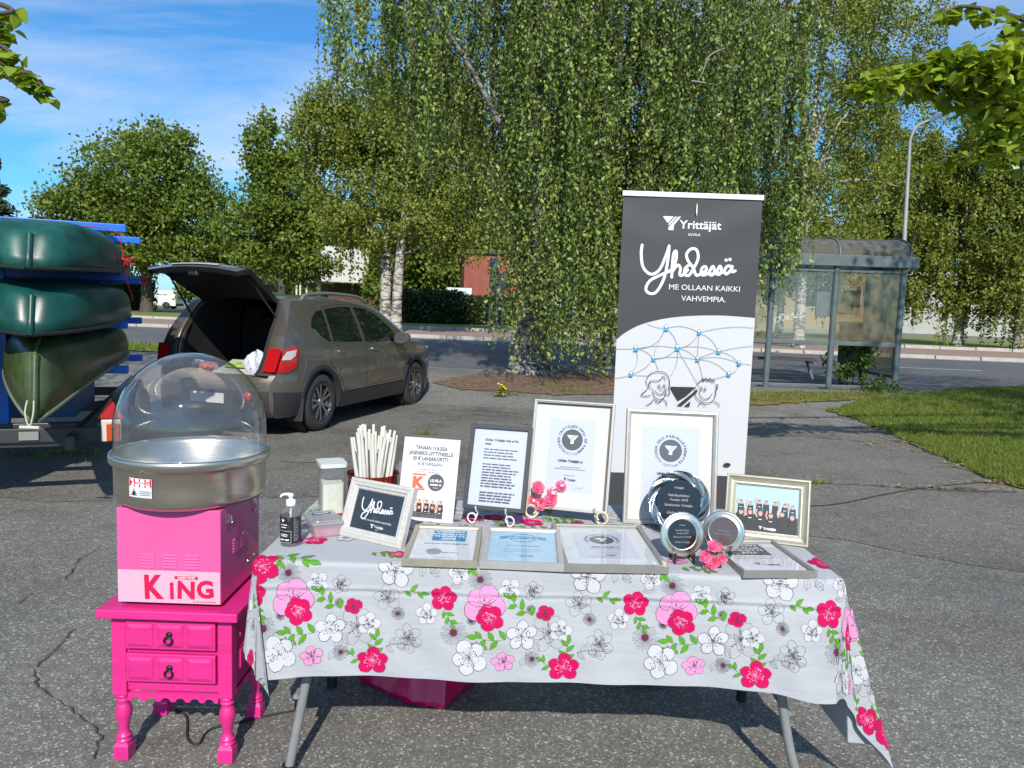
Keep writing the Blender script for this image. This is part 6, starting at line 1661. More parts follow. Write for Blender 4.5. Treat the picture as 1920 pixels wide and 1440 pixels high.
# hatch, swung up on its roof hinge
tg = [(0.0, 0.0), (-0.20, -0.27), (-0.36, -0.49), (-0.405, -0.55), (-0.44, -0.66), (-0.45, -0.78), (-0.43, -0.86)]
tg = [(0.94 * a, 0.94 * c) for a, c in tg]
A_ = RAD(-81)
def hpt(t, x, off):
    s = np.linspace(0, 1, len(tg)); p = np.array([np.interp(t, s, [q[0] for q in tg]), np.interp(t, s, [q[1] for q in tg])])
    d = np.array([np.interp(min(t + 0.02, 1), s, [q[0] for q in tg]) - np.interp(max(t - 0.02, 0), s, [q[0] for q in tg]), np.interp(min(t + 0.02, 1), s, [q[1] for q in tg]) - np.interp(max(t - 0.02, 0), s, [q[1] for q in tg])])
    d /= np.linalg.norm(d); n = np.array([d[1], -d[0]]); n = n if n[0] < 0 else -n
    hw_ = float(np.interp(t, [0, 0.15, 0.5, 0.62, 0.85, 1.0], [0.50, 0.54, 0.575, 0.615, 0.615, 0.56]))
    p = p + n * (off - 0.05 * x * x) 
    c, q = math.cos(A_), math.sin(A_)
    y, z = p[0] * c - p[1] * q, p[0] * q + p[1] * c
    return (x * hw_, 0.50 + y, 1.575 + z)
tgate = empty('hatch', (0, 0, 0)); tgate.parent = car
xs_ = np.linspace(-1, 1, 17)
part('outer_panel', lambda b: b.grid(lambda x, t: hpt(t, x, 0.0), xs_, np.linspace(0.0, 1, 22)), M_CAR, tgate)
part('inner_trim', lambda b: (b.grid(lambda x, t: hpt(t, x * 0.985, -0.055 - 0.02 * math.sin(math.pi * t) * (1 - x * x) * (t > 0.5)), xs_, np.linspace(0.01, 0.995, 22), flip=True), b.loft([[hpt(t, x, 0.0) for t in np.linspace(0, 1, 16)] for x in (-1,)] + [[hpt(t, -0.985, -0.055) for t in np.linspace(0, 1, 16)]], closed=False), b.loft([[hpt(t, 1, 0.0) for t in np.linspace(0, 1, 16)], [hpt(t, 0.985, -0.055) for t in np.linspace(0, 1, 16)]], closed=False), b.loft([[hpt(1, x, 0.0) for x in xs_], [hpt(0.995, x * 0.985, -0.055) for x in xs_]], closed=False)), mat('black_trim', (0.014, 0.014, 0.015), 0.45), tgate)
part('rear_window', lambda b: b.grid(lambda x, t: hpt(t, x, 0.004), np.linspace(-0.86, 0.86, 13), np.linspace(0.08, 0.47, 10)), M_CGLASS, tgate)
for sx in (1, -1): part('hatch_lamp', lambda b: b.grid(lambda x, t: hpt(t, x * sx, 0.010), np.linspace(0.72, 0.985, 5), np.linspace(0.56, 0.72, 6), flip=sx < 0), M_TAIL, tgate)
part('plate_recess', lambda b: b.grid(lambda x, t: hpt(t, x, 0.012), np.linspace(-0.50, 0.50, 9), np.linspace(0.72, 0.90, 5)), mat('plate_grey', (0.42, 0.43, 0.42), 0.4), tgate)
part('hatch_lock', lambda b: b.box(hpt(0.95, 0.0, -0.085), (0.11, 0.05, 0.04)), M_STEEL, tgate, bevel=0.008)
for sx in (1, -1): part('gas_strut', lambda b: b.cyl(Vector((sx * 0.575, 0.36, 1.30)), Vector(hpt(0.42, sx * 0.9, -0.06)), 0.011, n=8), M_DARKIN, car)
# things lying in the boot
def crumpled(name, c, r, m, label, cat, seed, sq=(1, 1, 0.6)):
    q = np.random.default_rng(seed); ph = q.uniform(0, 6.28, 6); b = MB()
    def f(u, v):
        a, e = u * 2 * math.pi, (v - 0.5) * math.pi; k = r * (1 + 0.20 * math.sin(3 * a + ph[0]) * math.cos(2 * e + ph[1]) + 0.13 * math.sin(7 * a + ph[2] + 3 * e) + 0.09 * math.sin(13 * a + ph[3]) * math.sin(5 * e + ph[4]))
        return (k * math.cos(e) * math.cos(a) * sq[0], k * math.cos(e) * math.sin(a) * sq[1], max(-r * sq[2] * 0.86, k * math.sin(e) * sq[2]))
    b.grid(f, np.linspace(0, 1, 29), np.linspace(0, 1, 15), sm=False)
    o = b.build(name, m); o.location = CARL @ Vector(c) + car_o; o.rotation_euler = (0, 0, heading); tag(o, label, cat); return o
crumpled('carrier_bag', (0.44, 0.17, 0.80), 0.15, mat('white_carrier_bag', (0.55, 0.58, 0.66), 0.5), 'crumpled pale carrier bag at the right of the open car boot', 'bag', 1, (0.8, 0.7, 0.9))
crumpled('cloth_bundle', (-0.22, 0.16, 0.745), 0.10, mat('mixed_cloth', (0.35, 0.10, 0.10), 0.8, var=0.5, vscale=12), 'small red and white bundle at the left of the open car boot', 'bundle', 2, (1.4, 0.8, 0.55))
crumpled('soft_toy_bag', (-0.36, 0.20, 0.75), 0.075, mat('black_white_cloth', (0.4, 0.4, 0.4), 0.8, var=0.9, vscale=14), 'small black and white bundle in the far left of the open car boot', 'bundle', 3, (1, 0.9, 0.8))
b = MB(); b.box((0, 0, 0.05), (0.44, 0.50, 0.035), (0.16, 0, 0)); b.box((0.02, 0.03, 0.082), (0.40, 0.42, 0.012), (0.18, 0.03, 0.15))
o = b.build('paper_stack', [mat('pale_papers', (0.48, 0.50, 0.45), 0.8, var=0.3, vscale=5)]); o.location = CARL @ Vector((0.14, 0.30, 0.69)) + car_o; o.rotation_euler = (0, 0, heading + 0.2); tag(o, 'pale flat paper bags spread on the open car boot floor', 'papers')
b = MB(); b.box((0, 0, 0.0), (0.30, 0.20, 0.006)); o = b.build('green_leaflet', mat('green_white_print', (0.30, 0.46, 0.10), 0.7, var=0.6, vscale=9)); o.location = CARL @ Vector((0.17, 0.22, 0.785)) + car_o; o.rotation_euler = (0.2, 0.03, heading + 0.3); tag(o, 'green printed leaflet on top of the papers in the car boot', 'leaflet')

# ------------------------------------------------------------------ canoe trailer
TA = RAD(22)                                     # rack axis leans this far left of straight ahead
AXD = Vector((-math.sin(TA), math.cos(TA), 0)); BRD = Vector((math.cos(TA), math.sin(TA), 0))
M_BLUE = mat('blue_painted_steel', '#0e62c9', 0.4, var=0.08, vscale=10)
M_GALV = mat('galvanised_steel', (0.06, 0.062, 0.065), 0.45, metal=0.6, var=0.15, vscale=20)
post1 = Vector((-3.12, 6.0, 0)) - BRD * 0.84
TRL = empty('canoe_trailer', (post1.x, post1.y, 0), (0, 0, TA), 'blue steel canoe rack trailer at the left edge, loaded with canoes', 'trailer')
LV = [2.04, 1.66, 1.28, 0.92]
for f, y in enumerate((0.0, 1.32)):
    part('post', lambda b: b.box((0, y, (0.50 + 2.07) / 2), (0.075, 0.075, 1.57)), M_BLUE, TRL, bevel=0.006)
    for z in LV: part('cross_arm', lambda b: b.box((-0.0, y, z), (1.72, 0.06, 0.062)), M_BLUE, TRL, bevel=0.006)
for x in (-0.55, 0.55): part('chassis_rail', lambda b: b.box((x, 1.55, 0.46), (0.06, 4.6, 0.10)), M_GALV, TRL, bevel=0.005)
for y in (-0.55, 0.0, 1.32, 2.6): part('chassis_cross', lambda b: b.box((0, y, 0.455), (1.04, 0.06, 0.09)), M_GALV, TRL, bevel=0.005)
part('drawbar', lambda b: b.box((0, 4.6, 0.46), (0.08, 1.9, 0.08)), M_GALV, TRL)
part('light_board', lambda b: b.box((0.02, -0.60, 0.50), (1.70, 0.03, 0.10)), mat('grey_light_board', (0.03, 0.03, 0.032), 0.5), TRL, bevel=0.004)
for sx in (-1, 1):
    lamp = part('rear_lamp', lambda b: b.box((sx * 0.80, -0.64, 0.53), (0.13, 0.05, 0.16)), mat('lamp_white_housing', (0.55, 0.50, 0.46), 0.4), TRL, bevel=0.006)
    part('lens', lambda b: b.box((sx * 0.815, -0.672, 0.52), (0.085, 0.018, 0.13)), mat('orange_lens', (0.45, 0.06, 0.01), 0.2), lamp, bevel=0.005)
    part('reflector_triangle', lambda b: b.prism([(sx * 0.80 - 0.085, 0.62), (sx * 0.80 + 0.085, 0.62), (sx * 0.80, 0.77)], -0.665, -0.650), M_TAIL, TRL)
    for k in range(1):
        w_ = empty('wheel', (0, 0, 0)); w_.parent = TRL; w_.location = (sx * 0.80, 1.6, 0.30); w_.rotation_euler = (0, RAD(90) * sx, 0)
        part('tyre', lambda b: b.lathe([(0.17, -0.075), (0.24, -0.085), (0.29, -0.06), (0.30, 0.0), (0.29, 0.06), (0.24, 0.085), (0.17, 0.075)], 32), M_TYRE, w_)
        part('rim', lambda b: b.lathe([(0.17, 0.075), (0.15, 0.03), (0.06, 0.04), (0.0, 0.05)], 24), M_GALV, w_)
    part('mudguard', lambda b: b.tube([(sx * 0.80, 1.6 + 0.36 * math.cos(t), 0.30 + 0.36 * math.sin(t)) for t in np.linspace(0.1, math.pi - 0.1, 14)], 0.03, 6), M_DARKIN, TRL)
part('storage_box', lambda b: b.box((0.02, 0.75, 0.66), (0.86, 1.1, 0.30)), mat('dark_blue_box', (0.02, 0.07, 0.18), 0.5), TRL, bevel=0.01)
part('number_plate', lambda b: b.box((0.28, -0.625, 0.50), (0.12, 0.01, 0.06)), mat('plate_dull', (0.22, 0.22, 0.21), 0.6), TRL)

def canoe_mesh(L=4.75, beam=0.88, depth=0.36, rise=0.16, full=2.8, sq=0.55):
    b = MB(); NS, NA = 41, 17; R = []
    for i in range(NS):
        t = -1 + 2 * i / (NS - 1); k = max(0.0, 1 - abs(t) ** full); hb = max(0.012, beam / 2 * k ** 0.75); sheer = depth + rise * abs(t) ** 4; keel = 0.03 * t * t + 0.10 * max(0, abs(t) - 0.86) / 0.14
        ring_ = []
        for j in range(NA):
            a = math.pi * j / (NA - 1); c, s = math.cos(a), math.sin(a)
            x = hb * math.copysign(abs(c) ** sq, c); zf = 1 - abs(s) ** 0.62; z = keel + (sheer - keel) * zf
            y = L / 2 * t - math.copysign(0.10 * (1 - zf) * abs(t) ** 10, t)
            ring_.append((x, y, z))
        R.append(ring_)
    b.loft(R, sm=True, closed=False)
    for r_ in (R[0], R[-1]): b.tube([(0, p[1], p[2]) for p in r_[:NA // 2 + 1]], 0.017, 8)
    return b, R
def canoe(s_off, z, lat, m, rim_m, label, name='canoe', L=4.75, keel=False, yaw=0.0, roll=0.0, **kw):
    """upside down on the arms: gunwales at z"""
    c = post1 + BRD * lat + AXD * s_off
    o = empty(name, (c.x, c.y, z), (math.pi + roll, 0, TA + RAD(3) + yaw), label, 'canoe', 'canoes stacked on the trailer')
    b, R = canoe_mesh(L, **kw)
    dep = kw.get('depth', 0.36)
    for k, v in enumerate(b.v): b.v[k] = (v[0], v[1], v[2] - dep)
    hull = b.build('hull', m, o, solid=0.008)
    for sd in (0, -1): part('gunwale', lambda q: q.tube([(r[sd][0], r[sd][1], r[sd][2] - dep) for r in R], 0.014, 6), rim_m, o)
    mid = len(R[0]) // 2
    if keel: part('keel_strip', lambda q: q.tube([(r[mid][0], r[mid][1], r[mid][2] - dep - 0.003) for r in R], 0.010, 6), rim_m, hull)
    for e, r in ((0, R[0]), (-1, R[-1])):
        sg = -1 if e == 0 else 1; t0 = R[3 if e == 0 else -4]
        part('deck_plate', lambda q: q.add([(t0[0][0], t0[0][1], t0[0][2] - dep), (t0[-1][0], t0[-1][1], t0[-1][2] - dep), (0, r[0][1], r[0][2] - dep)], [(0, 1, 2)]), rim_m, o, solid=0.01)
    for y in (-0.9, 0.0, 0.9): part('thwart', lambda q: q.box((0, y, -0.02), (kw.get('beam', 0.88) * 0.93, 0.05, 0.02)), M_BACK, o)
    return o
M_CGRN = mat('green_canoe_plastic', (0.004, 0.065, 0.050), 0.42, var=0.5, vscale=7, bump=0.15, bscale=9)
M_CGRN2 = mat('deep_green_canoe_plastic', (0.004, 0.058, 0.045), 0.38, var=0.35, vscale=5, bump=0.1, bscale=9)
M_COLV = mat('olive_canoe_plastic', (0.050, 0.072, 0.022), 0.36, var=0.4, vscale=6, bump=0.1, bscale=12)
M_CRIM = mat('black_gunwale', (0.014, 0.016, 0.015), 0.4); M_OLRIM = mat('pale_olive_rim', (0.15, 0.17, 0.10), 0.45)
canoe(0.93, LV[1] + 0.034, 0.34, M_CGRN, M_CRIM, 'scuffed green canoe upside down, topmost of the right-hand stack', depth=0.30, full=7.0, sq=0.36, rise=0.04, beam=0.84)
canoe(0.93, LV[2] + 0.034, 0.34, M_CGRN2, M_CRIM, 'dark green canoe upside down, middle of the right-hand stack', depth=0.305, full=5.5, sq=0.40, rise=0.06, beam=0.84)
canoe(0.98, LV[3] + 0.034, 0.34, M_COLV, M_OLRIM, 'olive canoe with pale keel strip, lowest of the right-hand stack', keel=True, depth=0.30, full=2.1, rise=0.24, beam=0.84)
canoe(1.05, LV[1] + 0.034, -0.47, M_CGRN2, M_CRIM, 'green canoe cut off by the left edge, top of the left-hand stack', depth=0.34, full=3.0, rise=0.06)
canoe(1.25, LV[3] + 0.034, -0.47, M_CGRN2, M_CRIM, 'dark green canoe cut off by the left edge, low in the left-hand stack', depth=0.34, full=2.4, rise=0.15)
# lashing straps and ribbon
M_RED = mat('red_webbing', (0.55, 0.02, 0.025), 0.55)
def on_rack(lat, s, z): return post1 + BRD * lat + AXD * s + Vector((0, 0, z))
zt1 = LV[1] + 0.034
def strap(name, pts, w, label):
    b = MB(); P = [Vector(p) for p in catmull([tuple(p) for p in pts], 6)]; R = []
    for i, p in enumerate(P): R.append([p - AXD * w / 2, p + AXD * w / 2])
    b.loft(R, closed=False); o = b.build(name, M_RED, None, solid=0.003); tag(o, label, 'strap'); return o
s0 = -0.20; zoff = 0
cs = 0.405
strap('strap', [on_rack(cs + x, s0, zt1 + z) for x, z in ((-0.442, 0.02), (-0.44, 0.20), (-0.37, 0.315), (0.0, 0.328), (0.37, 0.315), (0.44, 0.20), (0.446, 0.05), (0.45, -0.06))], 0.045, 'red webbing strap lashed over the topmost green canoe')
strap('strap_tail', [on_rack(cs + x, s0 - 0.03, zt1 + z) for x, z in ((0.452, 0.16), (0.465, 0.06), (0.47, -0.05), (0.50, -0.15), (0.515, -0.22))], 0.05, 'loose red strap end hanging below the topmost canoe')
def knot(c, r, label, seed):
    q = random.Random(seed); b = MB()
    for k in range(9):                                   # loops and ends of a ribbon
        a = q.uniform(0, 6.28); d = Vector((math.cos(a), math.sin(a) * 0.6, q.uniform(-0.7, 0.9))) * r * q.uniform(0.8, 1.7); e = Vector((q.uniform(-1, 1), q.uniform(-1, 1), q.uniform(-1, 1))) * r * 0.6
        P = [Vector(p) for p in catmull([tuple(c), tuple(c + d * 0.6 + e), tuple(c + d), tuple(c + d * 0.5 - e)], 4)]
        b.loft([[p - AXD * 0.012, p + AXD * 0.012 + Vector((0, 0, 0.01))] for p in P], closed=False)
    tag(b.build('knotted_strap', M_RED, None, solid=0.003), label, 'strap')
knot(on_rack(0.875, s0 - 0.03, zt1 + 0.07), 0.05, 'red knot of webbing on the right side of the topmost canoe', 1)
knot(on_rack(0.89, 1.30, LV[1] + 0.0), 0.045, 'pinkish red ribbon tied to the far rack arm end', 2)
# tie rope on the olive canoe's bow
tip = on_rack(0.34 + 0.124, 0.98 - 2.375, LV[3] - 0.13)
tag(part('bow_rope', lambda b: (b.tube(catmull([tuple(tip + Vector((-0.02, -0.03, 0.06))), tuple(tip + Vector((-0.03, -0.04, -0.02))), tuple(tip + Vector((-0.005, -0.04, -0.10))), tuple(tip + Vector((0.02, -0.04, -0.02))), tuple(tip + Vector((0.02, -0.03, 0.06)))], 5), 0.005, 6), b.cyl(tip + Vector((-0.06, -0.045, -0.105)), tip + Vector((0.06, -0.045, -0.105)), 0.011, n=8)), mat('pale_rope', (0.5, 0.48, 0.4), 0.8), None), 'pale rope loop with toggle on the bow of the olive canoe', 'rope')

# ------------------------------------------------------------------ bus shelter
M_SHEL = mat('grey_green_shelter_steel', (0.095, 0.125, 0.13), 0.42, var=0.15, vscale=6)
M_SGLASS = clear_mat('dusty_shelter_pane', (0.80, 0.76, 0.66), 0.5, 0.05, haze=0.30, hazecol=(0.46, 0.42, 0.30))
M_SGLASS2 = clear_mat('clear_shelter_pane', (0.90, 0.91, 0.90), 0.5, 0.03, haze=0.07)
M_SROOF = clear_mat('smoked_roof_sheet', (0.55, 0.52, 0.45), 0.6, 0.12, haze=0.50, hazecol=(0.36, 0.34, 0.28))
GZ = 0.28
sh = empty('bus_shelter', (4.57, 13.42, GZ), (0, 0, RAD(-1)), 'grey-green bus shelter with curved roof and dusty panes, right of the banner', 'bus shelter')
PXS = [-1.12, 0.0, 1.12, 2.30]; HE = 2.20; DP = 1.35
for x in PXS: part('post', lambda b: b.cyl((x, 0, -0.02), (x, 0, HE), 0.055, n=16), M_SHEL, sh)
for x in (PXS[0], PXS[-1]): part('post', lambda b: b.cyl((x, DP, -0.02), (x, DP, HE), 0.05, n=16), M_SHEL, sh)
part('eave_beam', lambda b: b.box(((PXS[0] + PXS[-1]) / 2, -0.06, HE + 0.09), (PXS[-1] - PXS[0] + 0.42, 0.10, 0.20)), M_SHEL, sh, bevel=0.01)
part('eave_beam', lambda b: b.box(((PXS[0] + PXS[-1]) / 2, DP + 0.06, HE + 0.09), (PXS[-1] - PXS[0] + 0.42, 0.10, 0.20)), M_SHEL, sh, bevel=0.01)
for x in (PXS[0] - 0.12, PXS[-1] + 0.12): part('end_beam', lambda b: b.box((x, DP / 2, HE + 0.085), (0.09, DP + 0.02, 0.18)), M_SHEL, sh, bevel=0.01)
def vault(u, v): a = math.pi * v; return (u, DP / 2 - (DP / 2 + 0.02) * math.cos(a), HE + 0.18 + 0.37 * math.sin(a) ** 0.8)
xr = [PXS[0] - 0.15, 0.07, 1.15, PXS[-1] + 0.10]
for k in range(3): part('roof_sheet', lambda b: b.grid(vault, np.linspace(xr[k], xr[k + 1], 4), np.linspace(0, 1, 19)), M_SROOF, sh)
for x in xr: part('roof_rib', lambda b: b.tube([(x, *[vault(x, v)[1], vault(x, v)[2] + 0.004]) for v in np.linspace(0, 1, 19)], 0.022, 8), M_SHEL, sh)
for x in (xr[0], xr[-1]): part('gable_pane', lambda b: b.add([(x, *vault(x, v)[1:]) for v in np.linspace(0, 1, 15)], [tuple(range(15))]), M_SROOF, sh)
for k in range(3):
    x0, x1 = PXS[k] + 0.05, PXS[k + 1] - 0.05
    pn = part('pane', lambda b: b.box(((x0 + x1) / 2, 0.0, (0.86 + HE - 0.12) / 2), (x1 - x0, 0.006, HE - 0.12 - 0.86)), M_SGLASS2 if k == 1 else M_SGLASS, sh)
    part('rail', lambda b: b.box(((x0 + x1) / 2, 0, 0.83), (x1 - x0, 0.05, 0.07)), M_SHEL, sh, bevel=0.006)
    part('head_rail', lambda b: b.box(((x0 + x1) / 2, 0, HE - 0.08), (x1 - x0, 0.045, 0.06)), M_SHEL, sh, bevel=0.006)
    part('kick_rail', lambda b: b.box(((x0 + x1) / 2, 0, 0.06), (x1 - x0, 0.04, 0.05)), M_SHEL, sh, bevel=0.006)
part('end_pane', lambda b: b.box((PXS[-1], DP / 2, (0.30 + HE - 0.1) / 2), (0.006, DP - 0.1, HE - 0.1 - 0.30)), M_SGLASS, sh)
for z in (0.26, 0.83): part('end_rail', lambda b: b.box((PXS[-1], DP / 2, z), (0.05, DP - 0.1, 0.06)), M_SHEL, sh)
part('timetable_case', lambda b: (b.box((0.98, 0.09, 1.52), (0.30, 0.05, 0.44)), b.box((1.33, 0.06, 1.55), (0.30, 0.04, 0.40))), mat('timetable_frame', (0.13, 0.14, 0.14), 0.4), sh, bevel=0.008)
part('timetable_sheet', lambda b: b.box((1.33, 0.036, 1.55), (0.25, 0.004, 0.35)), mat('timetable_paper', (0.40, 0.38, 0.32), 0.6), sh)
pr = Print()     # scratched tag on the pane, an unreadable scrawl
q = random.Random(4)
for k in range(7):
    x = 0.12 + 0.075 * k; pr.stroke(catmull([(x + q.uniform(-0.05, 0.07), 1.22 + 0.02 * k + q.uniform(-0.07, 0.09)) for _ in range(6)], 5), 0.010, 0)
pr.build('scratched_tag', [mat('scratch_white', (0.55, 0.55, 0.52), 0.6)], sh, lambda u, v, l: (u, -0.006 - l, v))
bn = empty('bench', (0, 0, 0)); bn.parent = sh
part('seat_board', lambda b: b.box((0.05, 0.42, 0.50), (1.9, 0.30, 0.045)), mat('bench_wood', (0.055, 0.04, 0.03), 0.6), bn, bevel=0.006)
for x in (-0.75, 0.85): part('bracket', lambda b: (b.beam((x, 0.40, 0.48), (x, 0.04, 0.16), 0.04, 0.04), b.box((x, 0.2, 0.46), (0.04, 0.42, 0.03))), M_SHEL, bn)
tag(bn, None)
tb = empty('litter_bin', (6.42, 14.1, GZ), (0, 0, RAD(-1)), 'dark green litter bin standing in the right end of the bus shelter', 'litter bin')
M_BIN = mat('dark_green_bin', (0.012, 0.035, 0.028), 0.45)
part('bin_body', lambda b: b.box((0, 0, 0.80), (0.46, 0.34, 0.72), taper=(1.03, 1.03)), M_BIN, tb, bevel=0.02)
part('bin_lid', lambda b: b.box((0, 0, 1.19), (0.50, 0.38, 0.06)), M_BIN, tb, bevel=0.012)
for sx in (-1, 1): part('leg', lambda b: b.box((sx * 0.20, 0, 0.22), (0.05, 0.06, 0.46)), M_BIN, tb)
# bright shrub growing through the shelter's back
M_SHRUB = leaf_mat('shrub_leaf', (0.035, 0.075, 0.015), (0.12, 0.19, 0.035), 0.3)
def leaf_quads(C, size, aspect=0.6, up=0.0, rs=None):
    """diamond leaves at points C with random facing; up > 0 biases them to hang"""
    n = len(C); rs = rs or rng
    a = rs.normal(size=(n, 3)); a[:, 2] -= up; a /= np.linalg.norm(a, axis=1, keepdims=True)
    c = rs.normal(size=(n, 3)); bb = np.cross(a, c); bb /= np.linalg.norm(bb, axis=1, keepdims=True) + 1e-9
    s = (size * rs.uniform(0.6, 1.3, n))[:, None]; nrm = np.cross(a, bb)
    V = np.stack([C - a * s * 0.5, C + bb * s * aspect * 0.5 + a * s * 0.05 + nrm * s * 0.08, C + a * s * 0.55, C - bb * s * aspect * 0.5 + a * s * 0.05 + nrm * s * 0.08], 1).reshape(-1, 3)
    return V, np.arange(4 * n).reshape(-1, 4)
def shrub(name, c, r, h, n, size, m, label, cat='shrub', group=None, seed=1, stems=7):
    rs = np.random.default_rng(seed); o = empty(name, c, (0, 0, 0), label, cat, group)
    k = rs.normal(size=(max(6, n // 60), 3)); k /= np.linalg.norm(k, axis=1, keepdims=True); k *= rs.uniform(0.35, 1.0, (len(k), 1)); k[:, 2] = np.abs(k[:, 2]) if False else k[:, 2]
    cc = np.stack([k[:, 0] * r, k[:, 1] * r * 0.8, h * 0.55 + k[:, 2] * h * 0.45], 1)
    P = cc[rs.integers(0, len(cc), n)] + rs.normal(0, 0.16 * r, (n, 3)); P[:, 2] = np.maximum(P[:, 2], 0.05)
    V, Fq = leaf_quads(P, size, 0.65, 0.3, rs); np_mesh('foliage', V, Fq, m, tint=rs.uniform(0, 1, n), parent=o)
    for j in range(stems):
        e = cc[rs.integers(0, len(cc))]; part('stem', lambda b: b.tube(catmull([(e[0] * 0.15, e[1] * 0.15, 0), (e[0] * 0.5, e[1] * 0.5, e[2] * 0.6), tuple(e)], 4), [0.012 * (1 - 0.07 * i) for i in range(9)], 5), mat('twig_bark', (0.06, 0.045, 0.03), 0.9), o)
    return o
c = at_z(1592, 728, GZ); shrub('bush', (c.x, 13.75, GZ), 0.42, 0.95, 900, 0.085, M_SHRUB, 'leafy green bush growing inside the bus shelter beside the bin', seed=4)
c = at_z(1650, 733, GZ); shrub('bush', (c.x - 0.1, 13.2, GZ), 0.40, 0.22, 500, 0.06, M_SHRUB, 'low weedy clump at the foot of the right shelter post', seed=5)
# dandelion-like plant on the soil edge
c = at_ground(940, 745)
dl = shrub('yellow_flower_plant', (c.x, c.y, ground_z(c.x, c.y)), 0.09, 0.16, 160, 0.06, leaf_mat('weed_leaf', (0.09, 0.12, 0.015), (0.30, 0.30, 0.05), 0.3), 'small plant with yellow flowers at the edge of the soil', 'plant', seed=6, stems=5)
for (x, y, z) in ((-0.05, -0.03, 0.22), (0.0, 0.0, 0.20), (0.03, -0.02, 0.17), (-0.02, 0.02, 0.19), (0.06, 0, 0.14)):
    part('flower_head', lambda b: b.lathe([(0.0, 0.016), (0.018, 0.012), (0.024, 0.002), (0.008, -0.012)], 10, (x, y, z)), mat('yellow_petals', (0.75, 0.50, 0.01), 0.6), dl)

# ------------------------------------------------------------------ lamp post, signs, flagpole
M_POLE = mat('galvanised_pole', (0.27, 0.275, 0.28), 0.6, metal=0.1, var=0.12, vscale=5)
lb_ = at_y(1681, 640, 18.5); lp = empty('street_lamp', (lb_.x, 18.5, 0.28), label='grey street lamp with bent arm rising behind the bus shelter', cat='street lamp')
tpz = at_y(1706, 265, 18.5); arm = at_y(1770, 208, 18.5)
part('pole', lambda b: b.tube([(0, 0, 0), (0.0, 0, 2.6), (0.0, 0, 2.62), (tpz.x - lb_.x, 0, tpz.z - 0.28)], [0.075, 0.075, 0.050, 0.038], 14), M_POLE, lp)
part('arm', lambda b: b.tube(catmull([(tpz.x - lb_.x, 0, tpz.z - 0.40), (tpz.x - lb_.x + 0.03, 0, tpz.z - 0.15), (tpz.x - lb_.x + 0.18, 0.05, tpz.z + 0.10), (arm.x - lb_.x - 0.15, 0.2, arm.z - 0.42)], 6), 0.030, 10), M_POLE, lp)
part('lamp_head', lambda b: b.beam((arm.x - lb_.x - 0.28, 0.2, arm.z - 0.50), (arm.x - lb_.x + 0.28, 0.3, arm.z - 0.20), 0.16, 0.09), mat('dark_lamp_head', (0.10, 0.10, 0.10), 0.5), lp, bevel=0.02)
sg = at_y(918, 628, 38.0); s2 = empty('road_sign', (sg.x, 38.0, 0.50), label='tall road sign on grey posts with a small blue panel across the street', cat='sign')
for x in (-0.02, 0.33, 0.62): part('post', lambda b: b.cyl((x, 0, 0), (x, 0, 3.6 if x < 0.1 else 2.9), 0.07, n=10), M_POLE, s2)
part('sign_panel', lambda b: b.box((0.18, -0.09, 3.30), (0.36, 0.04, 0.55)), mat('sign_blue', (0.10, 0.24, 0.55), 0.4), s2, bevel=0.02)
part('sign_panel', lambda b: b.box((0.36, -0.09, 2.35), (0.85, 0.04, 0.95)), mat('sign_back_grey', (0.34, 0.35, 0.36), 0.5), s2, bevel=0.02)
fp = at_y(597, 560, 50); tag(part('flagpole', lambda b: b.tube([(fp.x, 50, 0.3), (fp.x, 50, at_y(597, 300, 50).z)], [0.16, 0.09], 10), mat('pale_pole', (0.55, 0.50, 0.38), 0.6), None), 'tall pale pole in front of the white building behind the car', 'pole')
for k, (x, y0, y1) in enumerate(((563, 505, 555), (575, 503, 556), (556, 520, 558))):
    p = at_y(x, y1, 75); q_ = at_y(x, y0, 75); ml = empty('lamp_mast', (p.x, 75, 0.3), label=('far white mast left of the flagpole', 'far white mast nearest to the flagpole', 'shortest far white mast behind the open hatch')[k], cat='mast')
    part('pole', lambda b: b.cyl((0, 0, 0), (0, 0, q_.z - 0.3), 0.10, n=8), mat('white_mast', (0.6, 0.6, 0.58), 0.5), ml); part('arm', lambda b: b.box((0.3, 0, q_.z - 0.35), (0.8, 0.12, 0.08)), mat('white_mast'), ml)

# ------------------------------------------------------------------ white van, far left
vb = at_y(296, 579, 80.0)
van = empty('white_van', (vb.x, 80.0, 0.392), (0, 0, RAD(0)), 'white panel van parked far off beyond the street', 'van')
M_VAN = mat('white_van_paint', (0.70, 0.71, 0.70), 0.35, coat=0.4)
def vx(P): return [(-x, z) for x, z in P]
def vbody(b):
    b.prism(vx([(-2.3, 0.35), (1.15, 0.35), (1.15, 1.15), (1.13, 1.88), (1.05, 1.95), (-2.15, 1.95), (-2.28, 1.85)]), -0.9, 0.9)
    b.prism(vx([(1.15, 0.35), (2.6, 0.38), (2.65, 0.85), (2.55, 1.0), (1.85, 1.12), (1.20, 1.75), (1.15, 1.80)]), -0.88, 0.88)
part('body', vbody, M_VAN, van, bevel=0.06, seg=3)
part('cab_window', lambda b: b.prism(vx([(1.22, 1.10), (1.80, 1.10), (1.30, 1.62), (1.22, 1.62)]), -0.91, -0.885), M_CGLASS, van)
part('bumper', lambda b: b.box((2.32, 0, 0.50), (0.16, 1.7, 0.26)), M_CLAD, van, bevel=0.04)
